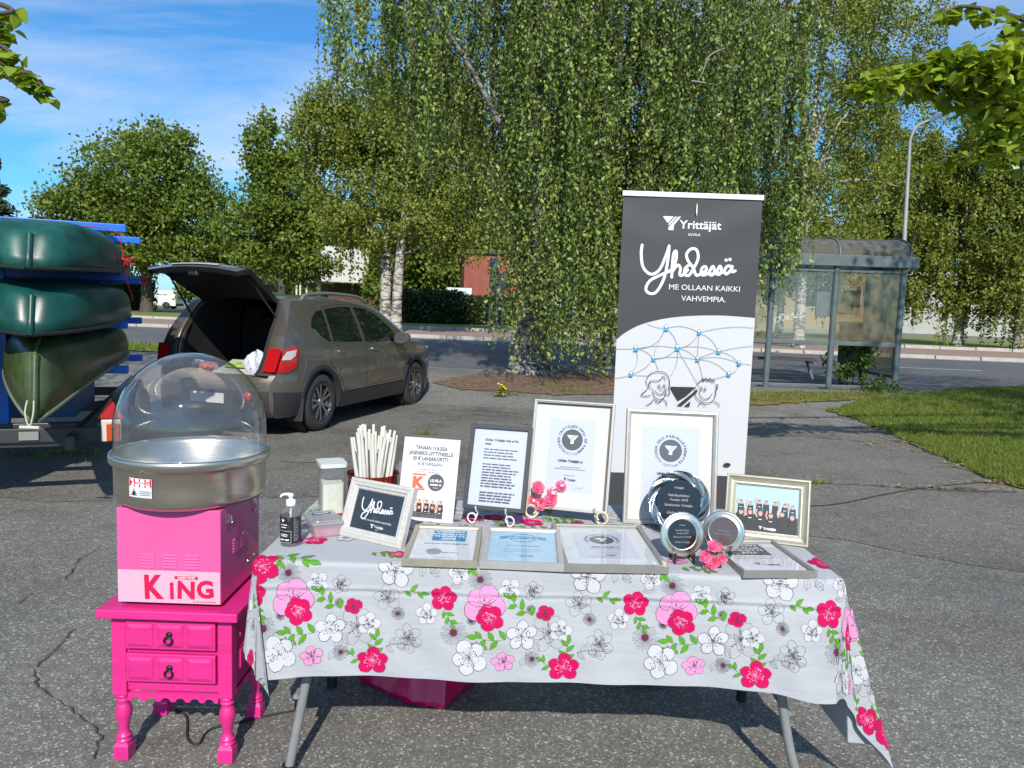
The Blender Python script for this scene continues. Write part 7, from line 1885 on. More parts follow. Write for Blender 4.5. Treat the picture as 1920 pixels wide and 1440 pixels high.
for x in (1.30, -1.75):
    part('wheel_arch', lambda b: b.prism([(x + 0.44 * math.cos(t), 0.35 + 0.42 * math.sin(t)) for t in np.linspace(0, math.pi, 14)], -0.915, -0.88), M_CLAD, van)
    for s in (-1, 1): part('wheel', lambda b: b.lathe([(0.0, 0.14), (0.18, 0.14), (0.2, 0.12), (0.33, 0.13), (0.35, 0.08), (0.35, -0.1)], 24, (x, s * 0.80, 0.35), M=Matrix.Rotation(RAD(90 if s < 0 else -90), 3, 'X')), M_TYRE, van)
pr = Print(); pr.tiny(0.35, 1.45, 1.45, 0.22, 0, 3); pr.build('lettering', [INKL], van, lambda u, v, l: (u, -0.903 - l * 10, v))
part('side_moulding', lambda b: b.box((0.55, -0.905, 1.0), (3.2, 0.02, 0.06)), mat('van_grey_line', (0.55, 0.56, 0.55), 0.5), van)

# ------------------------------------------------------------------ buildings
M_WALLW = mat('white_facade', (0.60, 0.585, 0.55), 0.8, var=0.06, vscale=0.6)
M_WALLB = mat('ochre_facade', (0.36, 0.28, 0.17), 0.8, var=0.08, vscale=0.6)
M_BRICK = mat('red_brick_wall', (0.26, 0.075, 0.05), 0.85, var=0.2, vscale=1.5)
M_PLINTH = mat('grey_plinth', (0.24, 0.24, 0.24), 0.8)
M_ROOFD = mat('dark_roof_edge', (0.06, 0.06, 0.065), 0.7)
M_WIN = mat('building_window_glass', (0.03, 0.04, 0.045), 0.08, spec=0.8)
def building(name, px0, px1, d0, d1, h, m, label, plinth=0.5, wins=(), roof=0.25, z0=0.3, depth=9.0, win_mat=None):
    """long wall from (px0, depth d0) to (px1, depth d1)"""
    a = at_y(px0, 600, d0); c = at_y(px1, 600, d1); a.z = c.z = 0; L = (c - a).length; ang = math.atan2(c.y - a.y, c.x - a.x)
    o = empty(name, (a.x, a.y, z0), (0, 0, ang), label, 'building')
    part('wall', lambda b: b.box((L / 2, depth / 2, h / 2 + plinth / 2), (L, depth, h - plinth)), m, o)
    part('plinth', lambda b: b.box((L / 2, depth / 2, plinth / 2 - 0.2), (L + 0.06, depth + 0.06, plinth + 0.4)), M_PLINTH, o)
    rf = part('roof', lambda b: b.box((L / 2, depth / 2, h + roof / 2), (L + 0.5, depth + 0.5, roof)), M_ROOFD, o)
    for (x, z, w, hh) in wins:
        wn_ = part('window', lambda b: (b.box((x, -0.03, z), (w + 0.16, 0.10, hh + 0.16))), mat('white_window_frame', (0.55, 0.55, 0.53), 0.5), o)
        part('pane', lambda b: b.box((x, -0.085, z), (w, 0.02, hh)), win_mat or M_WIN, wn_)
    return o, L
bld, L = building('white_building', 1660, 2150, 58, 46, 5.4, M_WALLW, 'long low white building behind the birches at far right')
bld2, L = building('ochre_building', 1395, 1662, 62, 58.5, 5.2, M_WALLB, 'ochre building seen through and left of the bus shelter', wins=[(2.0 + 3.0 * k, 3.0, 1.3, 1.4) for k in range(4)])
part('gate_panel', lambda b: b.box((1.2, -0.05, 1.6), (2.0, 0.08, 3.0)), M_WALLW, bld2)
# two-storey pavilion behind the car: dark brick below, white boarded upper floor that juts out
pv = at_y(602, 560, 66); pav = empty('office_building', (pv.x, 66, 0.3), (0, 0, RAD(25)), 'small office with white boarded upper floor on dark brick, behind the car', 'building')
part('wall', lambda b: b.box((3.0, 4, 1.5), (4.6, 7.5, 3.2)), mat('dark_brown_brick', (0.10, 0.055, 0.038), 0.85, var=0.2, vscale=3), pav)
uf = part('upper_floor', lambda b: b.box((1.9, 3.4, 4.7), (4.0, 9.2, 3.2)), M_WALLW, pav)
for k in range(4): part('board', lambda b: b.box((0.15 + 0.95 * k, -1.225, 4.7), (0.82, 0.06, 3.1)), M_WALLW, uf)
part('roof', lambda b: b.box((1.9, 3.4, 6.45), (4.4, 9.6, 0.3)), M_ROOFD, pav)
part('porch_light', lambda b: b.box((0.7, -0.5, 3.0), (0.5, 0.2, 0.12)), M_WALLW, pav)
rc = at_y(583, 556, 74); rcar = empty('red_car', (rc.x, 74, 0.35), (0, 0, 0), 'red car half hidden behind the car roof, far off', 'car')
part('body', lambda b: b.prism([(-2.1, 0.3), (2.1, 0.3), (2.1, 0.75), (1.3, 0.95), (0.7, 1.45), (-1.3, 1.45), (-2.0, 0.95)], -0.85, 0.85), mat('red_car_paint', (0.35, 0.01, 0.015), 0.3, coat=0.5), rcar, bevel=0.08)
part('side_window', lambda b: b.prism([(-1.6, 0.95), (1.15, 0.95), (0.65, 1.36), (-1.2, 1.36)], -0.87, -0.845), M_CGLASS, rcar)
for x in (-1.3, 1.3): part('wheel', lambda b: b.lathe([(0.0, 0.1), (0.3, 0.1), (0.32, 0.0), (0.32, -0.1)], 18, (x, -0.78, 0.32), M=Matrix.Rotation(RAD(90), 3, 'X')), M_TYRE, rcar)
red, L = building('red_brick_building', 868, 1010, 54, 55, 5.2, M_BRICK, 'red brick building with a poster window behind the big birch', wins=[(5.0, 1.9, 1.4, 1.2), (9.0, 1.9, 1.4, 1.2)])
ps = empty('poster_board', (at_y(866, 560, 50.9).x, 50.9, 0.3), label='white framed blue poster in front of the red brick building', cat='poster')
part('frame', lambda b: b.box((-0.2, 0, 1.65), (1.7, 0.08, 1.9)), mat('poster_white', (0.68, 0.68, 0.66), 0.5), ps)
part('poster', lambda b: b.box((-0.28, -0.05, 1.70), (1.2, 0.03, 1.35)), mat('poster_teal', (0.10, 0.36, 0.50), 0.5), ps)
for x in (-0.9, 0.5): part('post', lambda b: b.box((x, 0.02, 0.4), (0.08, 0.08, 0.8)), M_PLINTH, ps)

# ------------------------------------------------------------------ trees
def birch_bark(name, white, dark, sc):
    m = bpy.data.materials.new(name); m.use_nodes = True; nt = m.node_tree; b = nt.nodes['Principled BSDF']
    tc = nt.nodes.new('ShaderNodeTexCoord'); mp = nt.nodes.new('ShaderNodeMapping'); mp.inputs['Scale'].default_value = (sc, sc, sc * 3.2); nt.links.new(tc.outputs['Object'], mp.inputs[0])
    n = nt.nodes.new('ShaderNodeTexNoise'); n.inputs['Scale'].default_value = 1.0; n.inputs['Detail'].default_value = 8; n.inputs['Roughness'].default_value = 0.7; nt.links.new(mp.outputs[0], n.inputs['Vector'])
    r = nt.nodes.new('ShaderNodeValToRGB'); r.color_ramp.elements[0].position = 0.44; r.color_ramp.elements[0].color = (*dark, 1); r.color_ramp.elements[1].position = 0.54; r.color_ramp.elements[1].color = (*white, 1)
    nt.links.new(n.outputs['Fac'], r.inputs[0]); nt.links.new(r.outputs[0], b.inputs['Base Color']); b.inputs['Roughness'].default_value = 0.85
    bp = nt.nodes.new('ShaderNodeBump'); bp.inputs['Strength'].default_value = 0.8; bp.inputs['Distance'].default_value = 0.03; nt.links.new(n.outputs['Fac'], bp.inputs['Height']); nt.links.new(bp.outputs[0], b.inputs['Normal'])
    return m
M_BIRCH = birch_bark('birch_bark', (0.50, 0.46, 0.40), (0.07, 0.06, 0.05), 3.0)
M_OLDB = birch_bark('old_rugged_birch_bark', (0.27, 0.26, 0.24), (0.045, 0.042, 0.04), 4.0)
M_BARK = mat('brown_bark', (0.075, 0.058, 0.045), 0.9, var=0.4, vscale=5, stretch=(1, 1, 0.3), bump=0.8, bscale=9)
L_WEEP = leaf_mat('weeping_birch_leaf', (0.038, 0.075, 0.012), (0.33, 0.425, 0.095), 0.26, 0.40)
L_BIRCH = leaf_mat('birch_leaf', (0.075, 0.12, 0.016), (0.31, 0.345, 0.055), 0.30, 0.45)
L_MAPLE = leaf_mat('maple_leaf', (0.055, 0.098, 0.012), (0.205, 0.27, 0.035), 0.25, 0.45)
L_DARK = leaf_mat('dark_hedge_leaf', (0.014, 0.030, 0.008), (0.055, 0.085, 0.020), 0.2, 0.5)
L_LIND = leaf_mat('linden_leaf', (0.13, 0.21, 0.012), (0.38, 0.48, 0.045), 0.40, 0.35)
L_SPRUCE = leaf_mat('spruce_needle', (0.016, 0.034, 0.014), (0.05, 0.08, 0.03), 0.1, 0.6)
def trunk_part(b, base, pts, r0, r1, n=12):
    P = catmull([tuple(p) for p in pts], 5); k = len(P)
    rr = [r0 + (r1 - r0) * i / (k - 1) for i in range(k)]; rr[0] *= 1.35; rr[1] *= 1.12
    b.tube([tuple(p) for p in P], rr, n)
def limb(b, a, c, r, rs, n=7):
    a, c = np.array(a), np.array(c); m_ = (a + c) / 2 + np.array([rs.normal(0, 0.05), rs.normal(0, 0.05), 0.12]) * np.linalg.norm(c - a)
    P = catmull([a, m_, c], 5); b.tube([tuple(p) for p in P], [r * (1 - 0.8 * i / (len(P) - 1)) for i in range(len(P))], n)
def cloud(blobs, n, clumps, rs, spread=0.17, shell=0.45):
    """clumped points through the blobs' outer volume"""
    vol = np.array([b[3] * b[4] * b[5] for b in blobs]) ** 0.75; pr_ = vol / vol.sum(); idx = rs.choice(len(blobs), clumps, p=pr_); B = np.array(blobs)[idx]
    d = rs.normal(size=(clumps, 3)); d /= np.linalg.norm(d, axis=1, keepdims=True); d *= (shell + (1 - shell) * rs.uniform(0, 1, (clumps, 1)) ** 0.6)
    cc = B[:, :3] + d * B[:, 3:6]; k = rs.integers(0, clumps, n); sz = B[k][:, 3:6] * spread
    return cc[k] + rs.normal(size=(n, 3)) * sz * np.array([1, 1, 0.75]), cc
def tree(name, label, base, blobs, n, size, leaf, bark, r0, trunk_h, seed, clumps=None, group=None, lean=(0, 0), spread=0.17, limbs=14, up=0.4, shell=0.45, strands=0, aspect=0.65):
    rs = np.random.default_rng(seed); base = Vector(base); o = empty(name, base, (0, 0, 0), label, 'tree', group)
    clumps = clumps or max(40, n // 130)
    P, cc = cloud(blobs, n, clumps, rs, spread, shell)
    if strands:                                  # hanging twig ends
        k = rs.integers(0, len(cc), strands); tops = cc[k] + rs.normal(0, 0.25, (strands, 3)); m_ = 26; L = rs.uniform(0.6, 2.0, strands)
        t = np.linspace(0, 1, m_); S = tops[:, None, :] + np.stack([np.zeros((strands, m_)), np.zeros((strands, m_)), -L[:, None] * t[None]], 2) + rs.normal(0, 0.05, (strands, m_, 3)); P = np.concatenate([P, S.reshape(-1, 3)])
    V, Fq = leaf_quads(P, size, aspect, up, rs)
    tint = np.clip(rs.uniform(0, 1, len(P)) * 0.75 + 0.25 * rs.uniform(0, 1, len(cc))[rs.integers(0, len(cc), len(P))], 0, 1)
    np_mesh('crown', V, Fq, leaf, tint=tint, parent=o)
    b = MB(); top = (lean[0] * trunk_h, lean[1] * trunk_h, trunk_h)
    trunk_part(b, base, [(0, 0, -0.05), (lean[0] * trunk_h * 0.3 + rs.normal(0, 0.03), 0, trunk_h * 0.35), (lean[0] * trunk_h * 0.7, rs.normal(0, 0.05), trunk_h * 0.7), top], r0, r0 * 0.35)
    for j in range(limbs):
        c = cc[rs.integers(0, len(cc))]; f = rs.uniform(0.4, 0.95); a = (top[0] * f, top[1] * f, min(trunk_h * f, c[2])); limb(b, a, c, r0 * 0.34, rs)
    b.build('trunk', bark, o)
    return o
# --- the big weeping birch: curtains of hanging twigs
def weeping(name, label, base, specs, n_strand, seed, leaf, size, trunk, r0, step=0.043):
    """specs: (x, y, top z, bottom z, spread) of each curtain, relative to base"""
    rs = np.random.default_rng(seed); o = empty(name, base, (0, 0, 0), label, 'tree', 'weeping birches by the street')
    Pn, Tn = [], []
    wts = np.array([s[5] if len(s) > 5 else 1.0 for s in specs]); wts = wts / wts.sum()
    tw = MB()
    for (x, y, zt_, zb_, sp, *_), w in zip(specs, wts):
        # each curtain is a cascade of tufts, one hanging below and beside the other
        H_ = max(0.6, zt_ - zb_); nt_ = max(2, int(H_ / 0.42)); per = max(3, int(n_strand * w * 3.9 / nt_)); tone0 = rs.uniform(-0.16, 0.12)
        for j in range(nt_):
            tz = zt_ - H_ * (j + rs.uniform(-0.6, 0.6)) / nt_; ox, oy = rs.normal(0, sp * 1.5), rs.normal(0, sp * 1.3); tone = tone0 + rs.uniform(-0.22, 0.18); Lt = rs.uniform(0.9, 2.4)
            for k in range(per):
                sx, sy = rs.normal(0, sp * 0.85), rs.normal(0, sp * 0.7); top = tz - abs(rs.normal(0, 0.18)); L = min(Lt * rs.uniform(0.5, 1.1), top - zb_ - abs(rs.normal(0, 0.25)))
                if L < 0.3: continue
                m_ = int(L / step); t = np.linspace(0, 1, m_); ph = rs.uniform(0, 6.28); fl = 0.35 * (1 - np.exp(-3 * t))
                px = x + ox + sx * (0.35 + 1.9 * fl) + 0.05 * np.sin(2.2 * t + ph); py = y + oy + sy * (0.35 + 1.9 * fl) + 0.05 * np.sin(3 * t + ph)
                P = np.stack([px, py, top - L * (t * 0.8 + 0.2 * t * t)], 1) + rs.normal(0, 0.03, (m_, 3))
                keep = rs.random(m_) < np.interp(t, [0, 0.1, 0.9, 1], [0.6, 1, 0.9, 0.45]); P = P[keep]; Pn.append(P); Tn.append(np.clip(rs.uniform(0, 1, len(P)) ** 1.5 * 0.95 + 0.05 + tone + 0.15 * (t[keep] - 0.3), 0, 1))
                if k % 5 == 0: tw.tube([(px[0], py[0], top + 0.15), (px[m_ // 2], py[m_ // 2], top - L * 0.45), (px[-1], py[-1], top - L)], 0.005, 3, cap=False)
    P = np.concatenate(Pn); V, Fq = leaf_quads(P, size, 0.60, 1.2, rs); np_mesh('crown', V, Fq, leaf, tint=np.concatenate(Tn), parent=o)
    tb_ = tw.build('hanging_twigs', mat('twig_bark'), o); tb_['kind'] = 'stuff'
    b = MB(); trunk(b, rs); b.build('trunk', M_OLDB, o)
    return o, len(P)
tb0 = at_ground(990, 703); TB = Vector((tb0.x, tb0.y + 0.25, ground_z(tb0.x, tb0.y + 0.25)))
def sx_(px, d=14.3): return (px - 960) / FPX * d - TB.x
specs = []
q = random.Random(21)
outline = [(655, 4.9), (690, 4.6), (735, 5.0), (770, 3.6), (800, 3.2), (840, 2.3), (880, 2.6), (905, 1.9), (940, 2.2), (970, 0.5), (985, 0.2), (1000, 0.2), (1020, 0.25), (1040, 0.5), (1060, 1.0), (1085, 0.15), (1100, 0.12), (1118, 0.1), (1150, 0.3), (1190, 0.9), (1230, 1.2), (1270, 1.4), (1310, 1.3), (1350, 1.8), (1390, 1.6), (1425, 2.0), (1445, 2.8)]
for i, (px, zb_) in enumerate(outline):
    e = abs(px - 1040) / 400
    if q.random() < 0.5 or 960 < px < 1120:          # dense ropes of twigs at the front, with gaps between them
        specs.append((sx_(px + q.uniform(-8, 8)), q.uniform(-2.1, -1.3), q.uniform(7.2, 9.6) + (1 - e), zb_, q.uniform(0.10, 0.16), 2.3))
        if q.random() < 0.7: specs.append((sx_(px + q.uniform(-14, 14)), q.uniform(-1.7, -0.9), q.uniform(5.0, 7.0), zb_ + q.uniform(0.2, 1.6), q.uniform(0.07, 0.12), 1.1))
    for k in range(3):                                # the looser, shaded mass behind
        specs.append((sx_(px + q.uniform(-18, 18)), q.uniform(0.2, 2.2), q.uniform(6.4, 9.4) + (1 - e) * 1.5, zb_ + q.uniform(0.1, 2.2), q.uniform(0.12, 0.22), 0.85))
for k in range(34):                                # upper and rear mass
    px = q.uniform(670, 1430); specs.append((sx_(px), q.uniform(-0.4, 3.2), q.uniform(8.0, 11.5), q.uniform(3.4, 6.0), q.uniform(0.18, 0.36), 1.2))
def big_trunk(b, rs):
    trunk_part(b, None, [(0, 0, -0.06), (0.05, 0, 1.0), (0.12, 0.05, 2.6), (0.05, 0.1, 5.0), (0.15, 0.2, 9.5)], 0.34, 0.12, 16)
    for k in range(7):                             # burred, folded foot
        a = k * 0.9; b.tube(catmull([(0.40 * math.cos(a), 0.40 * math.sin(a), -0.05), (0.30 * math.cos(a), 0.30 * math.sin(a), 0.25), (0.24 * math.cos(a + 0.2), 0.24 * math.sin(a + 0.2), 0.8)], 4), [0.13 - 0.011 * i for i in range(9)], 7)
    for (x, y, z, zt_) in [(s[0], s[1], s[2], 0) for s in specs[::5]] + [(sx_(1140), 0.5, 8.0, 0)]: limb(b, (0.1, 0.1, rs.uniform(2.5, min(z - 0.3, 8.5))), (x, y, z), 0.075, rs)
o, nl = weeping('weeping_birch', 'huge weeping birch with leafy curtains hanging almost to the ground, centre', TB, specs, 1900, 5, L_WEEP, 0.080, big_trunk, 0.3)
# dead pale boughs in the upper right of its crown
tag(part('dead_bough', lambda b: [b.tube(catmull([tuple(at_y(x, y, 12.75)) for x, y in pl], 4), [0.017 - 0.0009 * i for i in range((len(pl) - 1) * 4 + 1)], 7) for pl in ([(1360, 90), (1330, 105), (1318, 135), (1306, 155)], [(1296, 152), (1320, 155), (1345, 160)], [(1405, 35), (1385, 48), (1370, 55)])], mat('bare_bough', (0.24, 0.21, 0.18), 0.8), None), 'bare pale boughs showing in the upper right of the big birch', 'branch')
# second, slimmer one to its right, behind the banner's left edge
t2 = at_ground(1135, 693); T2 = Vector((t2.x, t2.y + 0.4, 0.28)); specs2 = []
for k in range(30):
    specs2.append((q.uniform(-1.0, 2.8), q.uniform(-0.9, 1.4), q.uniform(5.0, 9.0), q.choice((0.15, 0.4, 0.9, 1.8, 3.0)), q.uniform(0.18, 0.36), 1.0))
def slim_trunk(b, rs):
    trunk_part(b, None, [(0, 0, -0.05), (0.04, 0, 1.2), (0.1, 0, 4), (0.3, 0, 8.5)], 0.17, 0.06, 12)
    for s in specs2[::3]: limb(b, (0.1, 0, rs.uniform(3, min(7.5, s[2] - 0.2))), (s[0], s[1], s[2]), 0.05, rs)
weeping('weeping_birch', 'slimmer weeping birch just left of and behind the banner', T2, specs2, 620, 9, L_WEEP, 0.085, slim_trunk, 0.17, 0.05)

# --- trees across the street
def across(px, d, z=0.5): p = at_y(px, 600, d); return (p.x, d, z)
def pxw(px, d): return d / FPX * px
# fine-leaved birch with two pale trunks, left of the big one
D = 33.0
tree('birch_tree', 'fine-leaved birch with a straight pale trunk behind the front of the car', across(722, D, 0.4), [(-1.0, 0, 9.2, 2.2, 2.2, 2.4), (0.6, 0, 7.2, 2.8, 2.4, 2.4), (-2.0, 0.5, 6.4, 1.7, 1.8, 2.0), (-2.6, 0, 8.8, 1.6, 1.6, 1.8), (1.8, 0, 9.6, 2.0, 2.0, 2.6), (-0.6, 0, 4.6, 2.3, 2.0, 1.3)], 44000, 0.155, L_BIRCH, M_BIRCH, 0.27, 8.5, 31, group='birches across the street', strands=420, up=0.7, lean=(-0.012, 0))
tree('birch_tree', 'birch with a slanting pale trunk, just right of the straight one', across(742, D - 1.5, 0.4), [(2.2, 0.6, 7.6, 2.4, 2.2, 2.6), (3.4, 0.8, 5.2, 2.0, 2.0, 2.0), (1.4, 0, 5.0, 2.0, 2.0, 1.4)], 20000, 0.155, L_BIRCH, M_BIRCH, 0.24, 7.5, 32, group='birches across the street', strands=300, up=0.7, lean=(0.06, 0))
D = 44.0
tree('deciduous_tree', 'upright bright green tree between the maple and the fine-leaved birch', across(528, D, 0.4), [(-0.6, 0, 9.6, 1.7, 1.7, 2.6), (0.4, 0, 7.2, 2.5, 2.2, 2.6), (-0.9, 0, 5.0, 2.7, 2.3, 2.2), (1.2, 0.5, 4.6, 2.6, 2.2, 2.2)], 30000, 0.24, L_MAPLE, M_BARK, 0.26, 8.0, 33, group='trees beyond the street')
D = 52.0
tree('maple_tree', 'broad dark green maple above the canoes with a rounded crown', across(276, D, 0.45), [(0, 0, 8.8, 4.2, 4.0, 3.4), (-3.6, 0, 6.6, 3.6, 3.2, 3.0), (3.2, 0, 6.4, 3.2, 3.0, 2.8), (1.0, 0, 11.2, 2.0, 2.0, 1.7), (-1.4, -1, 4.8, 4.4, 3.2, 2.2), (4.6, -0.5, 4.4, 2.4, 2.2, 2.0), (-5.4, 0, 4.6, 2.4, 2.4, 2.2)], 52000, 0.27, L_MAPLE, M_BARK, 0.42, 8.5, 34, group='trees beyond the street', clumps=420)
D = 80.0
tree('spruce_tree', 'narrow spruce top at the left edge behind the maple', across(8, D, 0.4), [(0, 0, 14.0 - 1.35 * k, 0.25 + 0.33 * k, 0.25 + 0.33 * k, 0.8) for k in range(9)], 9000, 0.40, L_SPRUCE, M_BARK, 0.2, 13.0, 35, group='trees beyond the street', spread=0.3, up=0.2)
for k, (px, d, h, w, sd) in enumerate([(-60, 70, 7.5, 6, 1), (110, 74, 7.0, 6, 2), (430, 78, 8.0, 6.5, 3), (505, 84, 8.5, 6, 4), (640, 80, 9.0, 7, 5), (790, 60, 8.5, 6, 6)]):
    tree('deciduous_tree', ('leafy tree far behind the rack at the left edge', 'leafy tree far behind the maple, left part', 'leafy tree far behind the open hatch', 'rounded tree far behind the bright upright one', 'tall leafy tree far behind the white office', 'dark tree far behind the pair of pale trunks')[k],
         across(px, d, 0.3), [(0, 0, h * 0.62, w * 0.55, w * 0.5, h * 0.36), (-w * 0.4, 0, h * 0.42, w * 0.42, w * 0.4, h * 0.34), (w * 0.4, 0, h * 0.45, w * 0.42, w * 0.4, h * 0.34), (0, -1, h * 0.28, w * 0.6, w * 0.4, h * 0.26)], 13000, 0.42, L_MAPLE, M_BARK, 0.3, h * 0.6, 40 + sd, group='trees beyond the street')
# dark hedge and understorey behind the big birch
for k, (px, d, w, h, lab) in enumerate([(800, 46, 4.4, 1.9, 'dark clipped hedge across the street, right of the pale trunks'), (905, 47, 4.0, 1.7, 'dark hedge across the street in front of the red brick building'), (205, 58, 7.0, 2.6, 'dark hedge beyond the street behind the canoe rack'), (130, 60, 6.0, 2.4, 'dark undergrowth beyond the street at the left edge'), (470, 66, 7.0, 2.6, 'dark hedge beyond the street behind the open hatch')]):
    c = across(px, d, 0.5); rs = np.random.default_rng(60 + k); n = 9000; P = np.stack([rs.uniform(-w / 2, w / 2, n), rs.uniform(-0.7, 0.7, n), rs.uniform(0.0, 1.0, n) ** 0.8 * h * (1 + 0.12 * np.sin(rs.uniform(0, 6, n)))], 1)
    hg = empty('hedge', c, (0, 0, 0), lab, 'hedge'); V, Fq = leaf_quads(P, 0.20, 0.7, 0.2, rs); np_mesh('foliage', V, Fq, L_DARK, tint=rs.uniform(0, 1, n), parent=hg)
    part('shade_core', lambda b: b.box((0, 0, h * 0.42), (w * 0.92, 0.9, h * 0.8)), mat('hedge_shade_core', (0.012, 0.018, 0.008), 1.0), hg)  # near-black box stands in for the shade inside the hedge
for k, (px, d, h) in enumerate([(860, 58, 11), (985, 62, 12), (1110, 57, 11), (1215, 60, 12)]):
    tree('deciduous_tree', ('tall dark tree above the red brick building', 'tall dark tree right behind the big birch trunk', 'tall tree behind the left edge of the banner', 'tall tree hidden mostly by the banner')[k], across(px, d, 0.4), [(0, 0, h * 0.68, 3.2, 2.8, h * 0.30), (-1.8, 0, h * 0.45, 2.8, 2.4, h * 0.26), (1.8, 0, h * 0.47, 2.8, 2.4, h * 0.26)], 14000, 0.34, L_MAPLE, M_BARK, 0.3, h * 0.6, 70 + k, group='trees beyond the street')
# airy birches at the right, sky showing between the boughs
D = 30.0
tree('birch_tree', 'tall airy birch above the left part of the bus shelter', across(1500, D, 0.4), [(-2.2, 0, 10.5, 1.9, 1.8, 2.6), (0.2, 0, 11.6, 2.2, 1.9, 2.6), (1.9, 0, 9.0, 1.7, 1.6, 2.4), (-1.8, 0, 6.6, 2.1, 1.8, 2.0), (0.6, 0, 5.6, 2.2, 1.8, 2.0), (2.6, 0, 6.2, 1.3, 1.3, 2.0), (-0.2, 0, 3.9, 2.8, 1.8, 1.1), (3.0, 0, 12.2, 1.8, 1.6, 2.6), (3.4, 0, 9.4, 1.6, 1.5, 2.2), (0.6, 0, 14.4, 2.2, 1.8, 2.0), (-2.6, 0, 13.6, 1.6, 1.6, 2.2)], 52000, 0.125, L_BIRCH, M_BIRCH, 0.22, 10.5, 81, clumps=620, group='birches across the street', strands=600, up=0.8, spread=0.14, limbs=26)
D = 36.0
tree('birch_tree', 'weeping-twigged birch with a dark trunk in front of the white building', across(1800, D, 0.5), [(0.2, 0, 8.8, 2.0, 1.9, 2.4), (-1.2, 0, 6.0, 1.9, 1.8, 2.2), (1.4, 0, 6.2, 2.0, 1.8, 2.2), (-0.3, 0, 3.9, 2.6, 1.9, 1.5), (0.8, 0, 11.2, 1.6, 1.5, 1.8), (-1.6, 0, 8.8, 1.2, 1.2, 1.4), (-1.2, 0, 2.4, 2.0, 1.4, 0.9), (1.6, 0, 2.5, 2.0, 1.4, 1.0)], 40000, 0.15, L_BIRCH, M_BIRCH, 0.24, 9.0, 82, clumps=300, group='birches across the street', strands=900, up=0.8, spread=0.14, limbs=22)
D = 40.0
tree('birch_tree', 'birch behind the street lamp with sky between its boughs', across(1655, D, 0.5), [(-0.8, 0, 7.6, 2.0, 1.8, 2.0), (1.0, 0, 6.0, 2.2, 1.8, 2.2), (-1.4, 0, 4.6, 2.6, 1.8, 1.5), (0.2, 0, 9.4, 1.4, 1.3, 1.6), (1.4, 0, 8.6, 1.4, 1.3, 1.8), (-1.6, 0, 10.4, 1.6, 1.4, 2.0)], 30000, 0.16, L_BIRCH, M_BIRCH, 0.2, 8.0, 83, clumps=220, group='birches across the street', strands=420, up=0.8, spread=0.14, limbs=20)
tree('birch_tree', 'birch at the far right edge, tall behind the near leafy branch', across(1915, 34, 0.5), [(-0.2, 0, 12.0, 2.4, 2.0, 3.0), (1.0, 0, 8.4, 2.2, 2.0, 2.4), (-0.8, 0, 5.4, 1.8, 1.7, 2.0), (0.9, 0, 4.2, 2.2, 1.8, 1.5), (0, 0, 2.4, 2.2, 1.6, 1.0), (-1.9, 0, 9.6, 1.2, 1.2, 1.6)], 26000, 0.15, L_BIRCH, M_BIRCH, 0.22, 10.5, 84, clumps=300, group='birches across the street', strands=600, up=0.8, spread=0.14, limbs=22)
tree('birch_tree', 'pale-trunked birch seen through the shelter panes', across(1462, 42, 0.5), [(-0.5, 0, 6.2, 2.6, 2.2, 2.6), (1.2, 0, 4.2, 2.2, 2.0, 1.6)], 15000, 0.18, L_BIRCH, M_BIRCH, 0.22, 7.0, 85, group='birches across the street', strands=260, up=0.7)
# --- near lindens whose boughs reach into the frame at both top corners
def linden(name, label, base, crown, boughs, n, seed, h):
    rs = np.random.default_rng(seed); o = empty(name, base, (0, 0, 0), label, 'tree', 'near lindens at both sides of the lot'); base = np.array(base)
    P, cc = cloud(crown, n, max(60, n // 60), rs, 0.13, 0.35); S = [P]
    b = MB(); trunk_part(b, None, [(0, 0, -0.05), (0.05, 0, h * 0.4), (0, 0.1, h)], 0.24, 0.08)
    for j in range(16):
        c = cc[rs.integers(0, len(cc))]; limb(b, (0, 0.05, min(c[2], rs.uniform(1.8, h * 0.8))), c, 0.07, rs)
    for (pts, dens, wd) in boughs:                # explicit boughs in world places
        Q_ = [np.array(p) - base for p in pts]; C = catmull(Q_, 10); b.tube([tuple(p) for p in C], [0.022 * (1 - 0.75 * i / (len(C) - 1)) + 0.003 for i in range(len(C))], 6)
        C = np.array(C); k = rs.integers(0, len(C), dens); f = k / len(C)
        off = rs.normal(size=(dens, 3)) * (wd * (1.05 - 0.75 * f))[:, None] * np.array([1, 0.8, 0.55]); off[:, 2] -= 0.03; S.append(C[k] + off)
    P = np.concatenate(S); m_ = len(P)
    # heart-shaped leaves, six corners, blades roughly level and drooping
    a = rs.normal(size=(m_, 3)); a[:, 2] = -0.45 + 0.35 * a[:, 2]; a /= np.linalg.norm(a, axis=1, keepdims=True); up_ = rs.normal(0, 0.38, (m_, 3)); up_[:, 2] += 1; w = np.cross(a, up_); w /= np.linalg.norm(w, axis=1, keepdims=True); s = (0.085 * rs.uniform(0.65, 1.25, m_))[:, None]; nr_ = np.cross(w, a)
    V = np.stack([P, P + w * s * 0.42 + a * s * 0.05 + nr_ * s * 0.06, P + w * s * 0.45 + a * s * 0.45 + nr_ * s * 0.08, P + a * s * 1.05 - nr_ * s * 0.05, P - w * s * 0.45 + a * s * 0.45 + nr_ * s * 0.08, P - w * s * 0.42 + a * s * 0.05 + nr_ * s * 0.06], 1).reshape(-1, 3)
    np_mesh('crown', V, np.arange(6 * m_).reshape(-1, 6), L_LIND, tint=rs.uniform(0, 1, m_), parent=o); b.build('trunk', M_BARK, o)
    return o
W = lambda px, py, d: tuple(at_y(px, py, d))
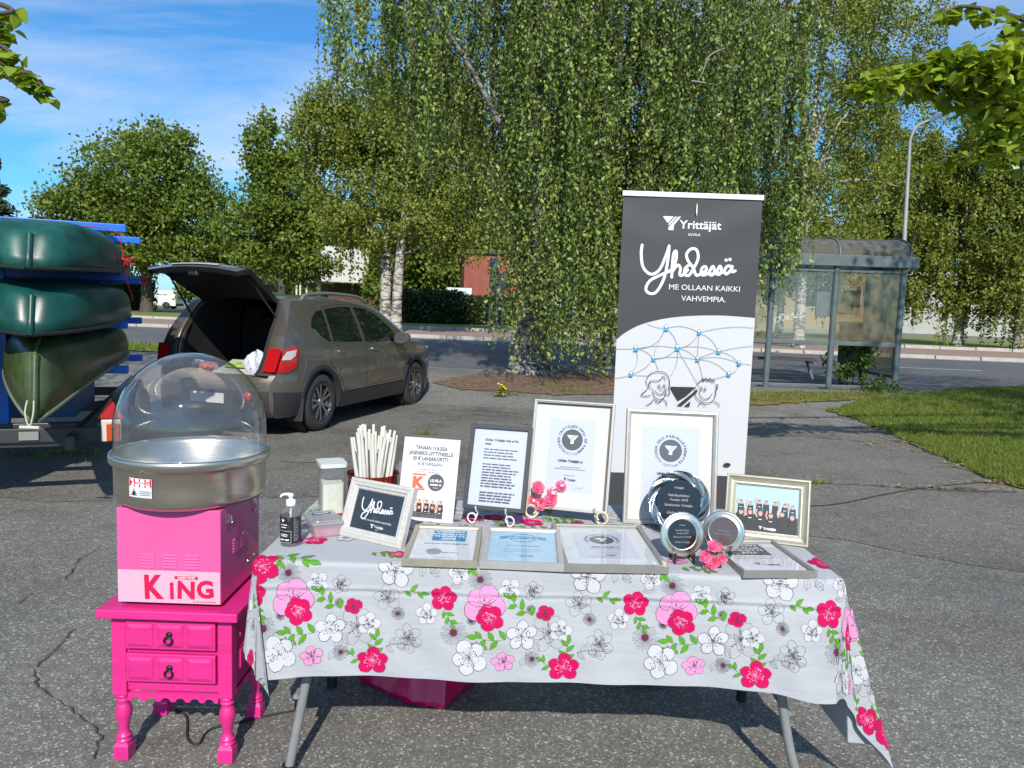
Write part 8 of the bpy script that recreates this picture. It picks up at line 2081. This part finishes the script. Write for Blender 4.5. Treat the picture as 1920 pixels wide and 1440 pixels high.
linden('linden_tree', 'linden at the right whose bright leafy boughs reach into the top right corner', (9.3, 5.6, 0), [(0, 0, 6.6, 3.0, 3.0, 2.6), (-0.9, 0.3, 6.0, 2.3, 2.3, 2.0), (1.5, 0, 5.2, 2.6, 2.4, 1.8), (0, 1.5, 7.6, 2.4, 2.4, 2.0)],
       [([(9.2, 5.7, 3.6), W(1990, 150, 5.6), W(1880, 150, 5.4), W(1780, 130, 5.3), W(1700, 135, 5.2), W(1615, 160, 5.1)], 520, 0.15), ([(9.2, 5.7, 3.2), W(2000, 210, 5.8), W(1900, 205, 5.6), W(1810, 175, 5.5), W(1720, 150, 5.4)], 480, 0.16),
        ([(9.2, 5.7, 3.0), W(2020, 260, 6.0), W(1930, 240, 5.8), W(1880, 245, 5.7), W(1850, 275, 5.7)], 260, 0.13), ([(9.2, 5.7, 4.2), W(2000, 60, 5.8), W(1930, 40, 5.6), W(1860, 20, 5.5), W(1800, 12, 5.4), W(1760, 30, 5.4)], 110, 0.08), ([(9.2, 5.7, 3.8), W(2000, 110, 5.5), W(1900, 105, 5.3), W(1830, 100, 5.2), W(1770, 100, 5.2)], 400, 0.15),
        ([(9.2, 5.7, 2.9), W(1990, 300, 6.4), W(1880, 290, 6.4), W(1800, 290, 6.4), W(1750, 310, 6.4)], 150, 0.10)], 9000, 91, 6.5)
linden('linden_tree', 'linden at the left of which one leafy bough hangs into the top left corner', (-8.4, 6.2, 0), [(-0.4, 0, 6.4, 2.6, 2.4, 2.2), (0.6, 0.2, 5.6, 1.9, 2.0, 1.6)],
       [([(-8.0, 6.2, 4.0), W(-90, 60, 5.8), W(-20, 105, 5.6), W(20, 125, 5.5), W(55, 140, 5.5), W(90, 172, 5.5)], 150, 0.07), ([(-8.0, 6.2, 4.4), W(-80, 20, 5.8), W(-25, 60, 5.6), W(8, 90, 5.5), W(32, 105, 5.5)], 80, 0.06), ([(-8.0, 6.2, 4.6), W(-60, -10, 5.8), W(-10, 30, 5.6), W(4, 65, 5.6)], 50, 0.05), ([(-8.0, 6.2, 3.6), W(-70, 170, 5.8), W(-15, 190, 5.6), W(0, 208, 5.6)], 36, 0.04)], 5000, 92, 6.2)
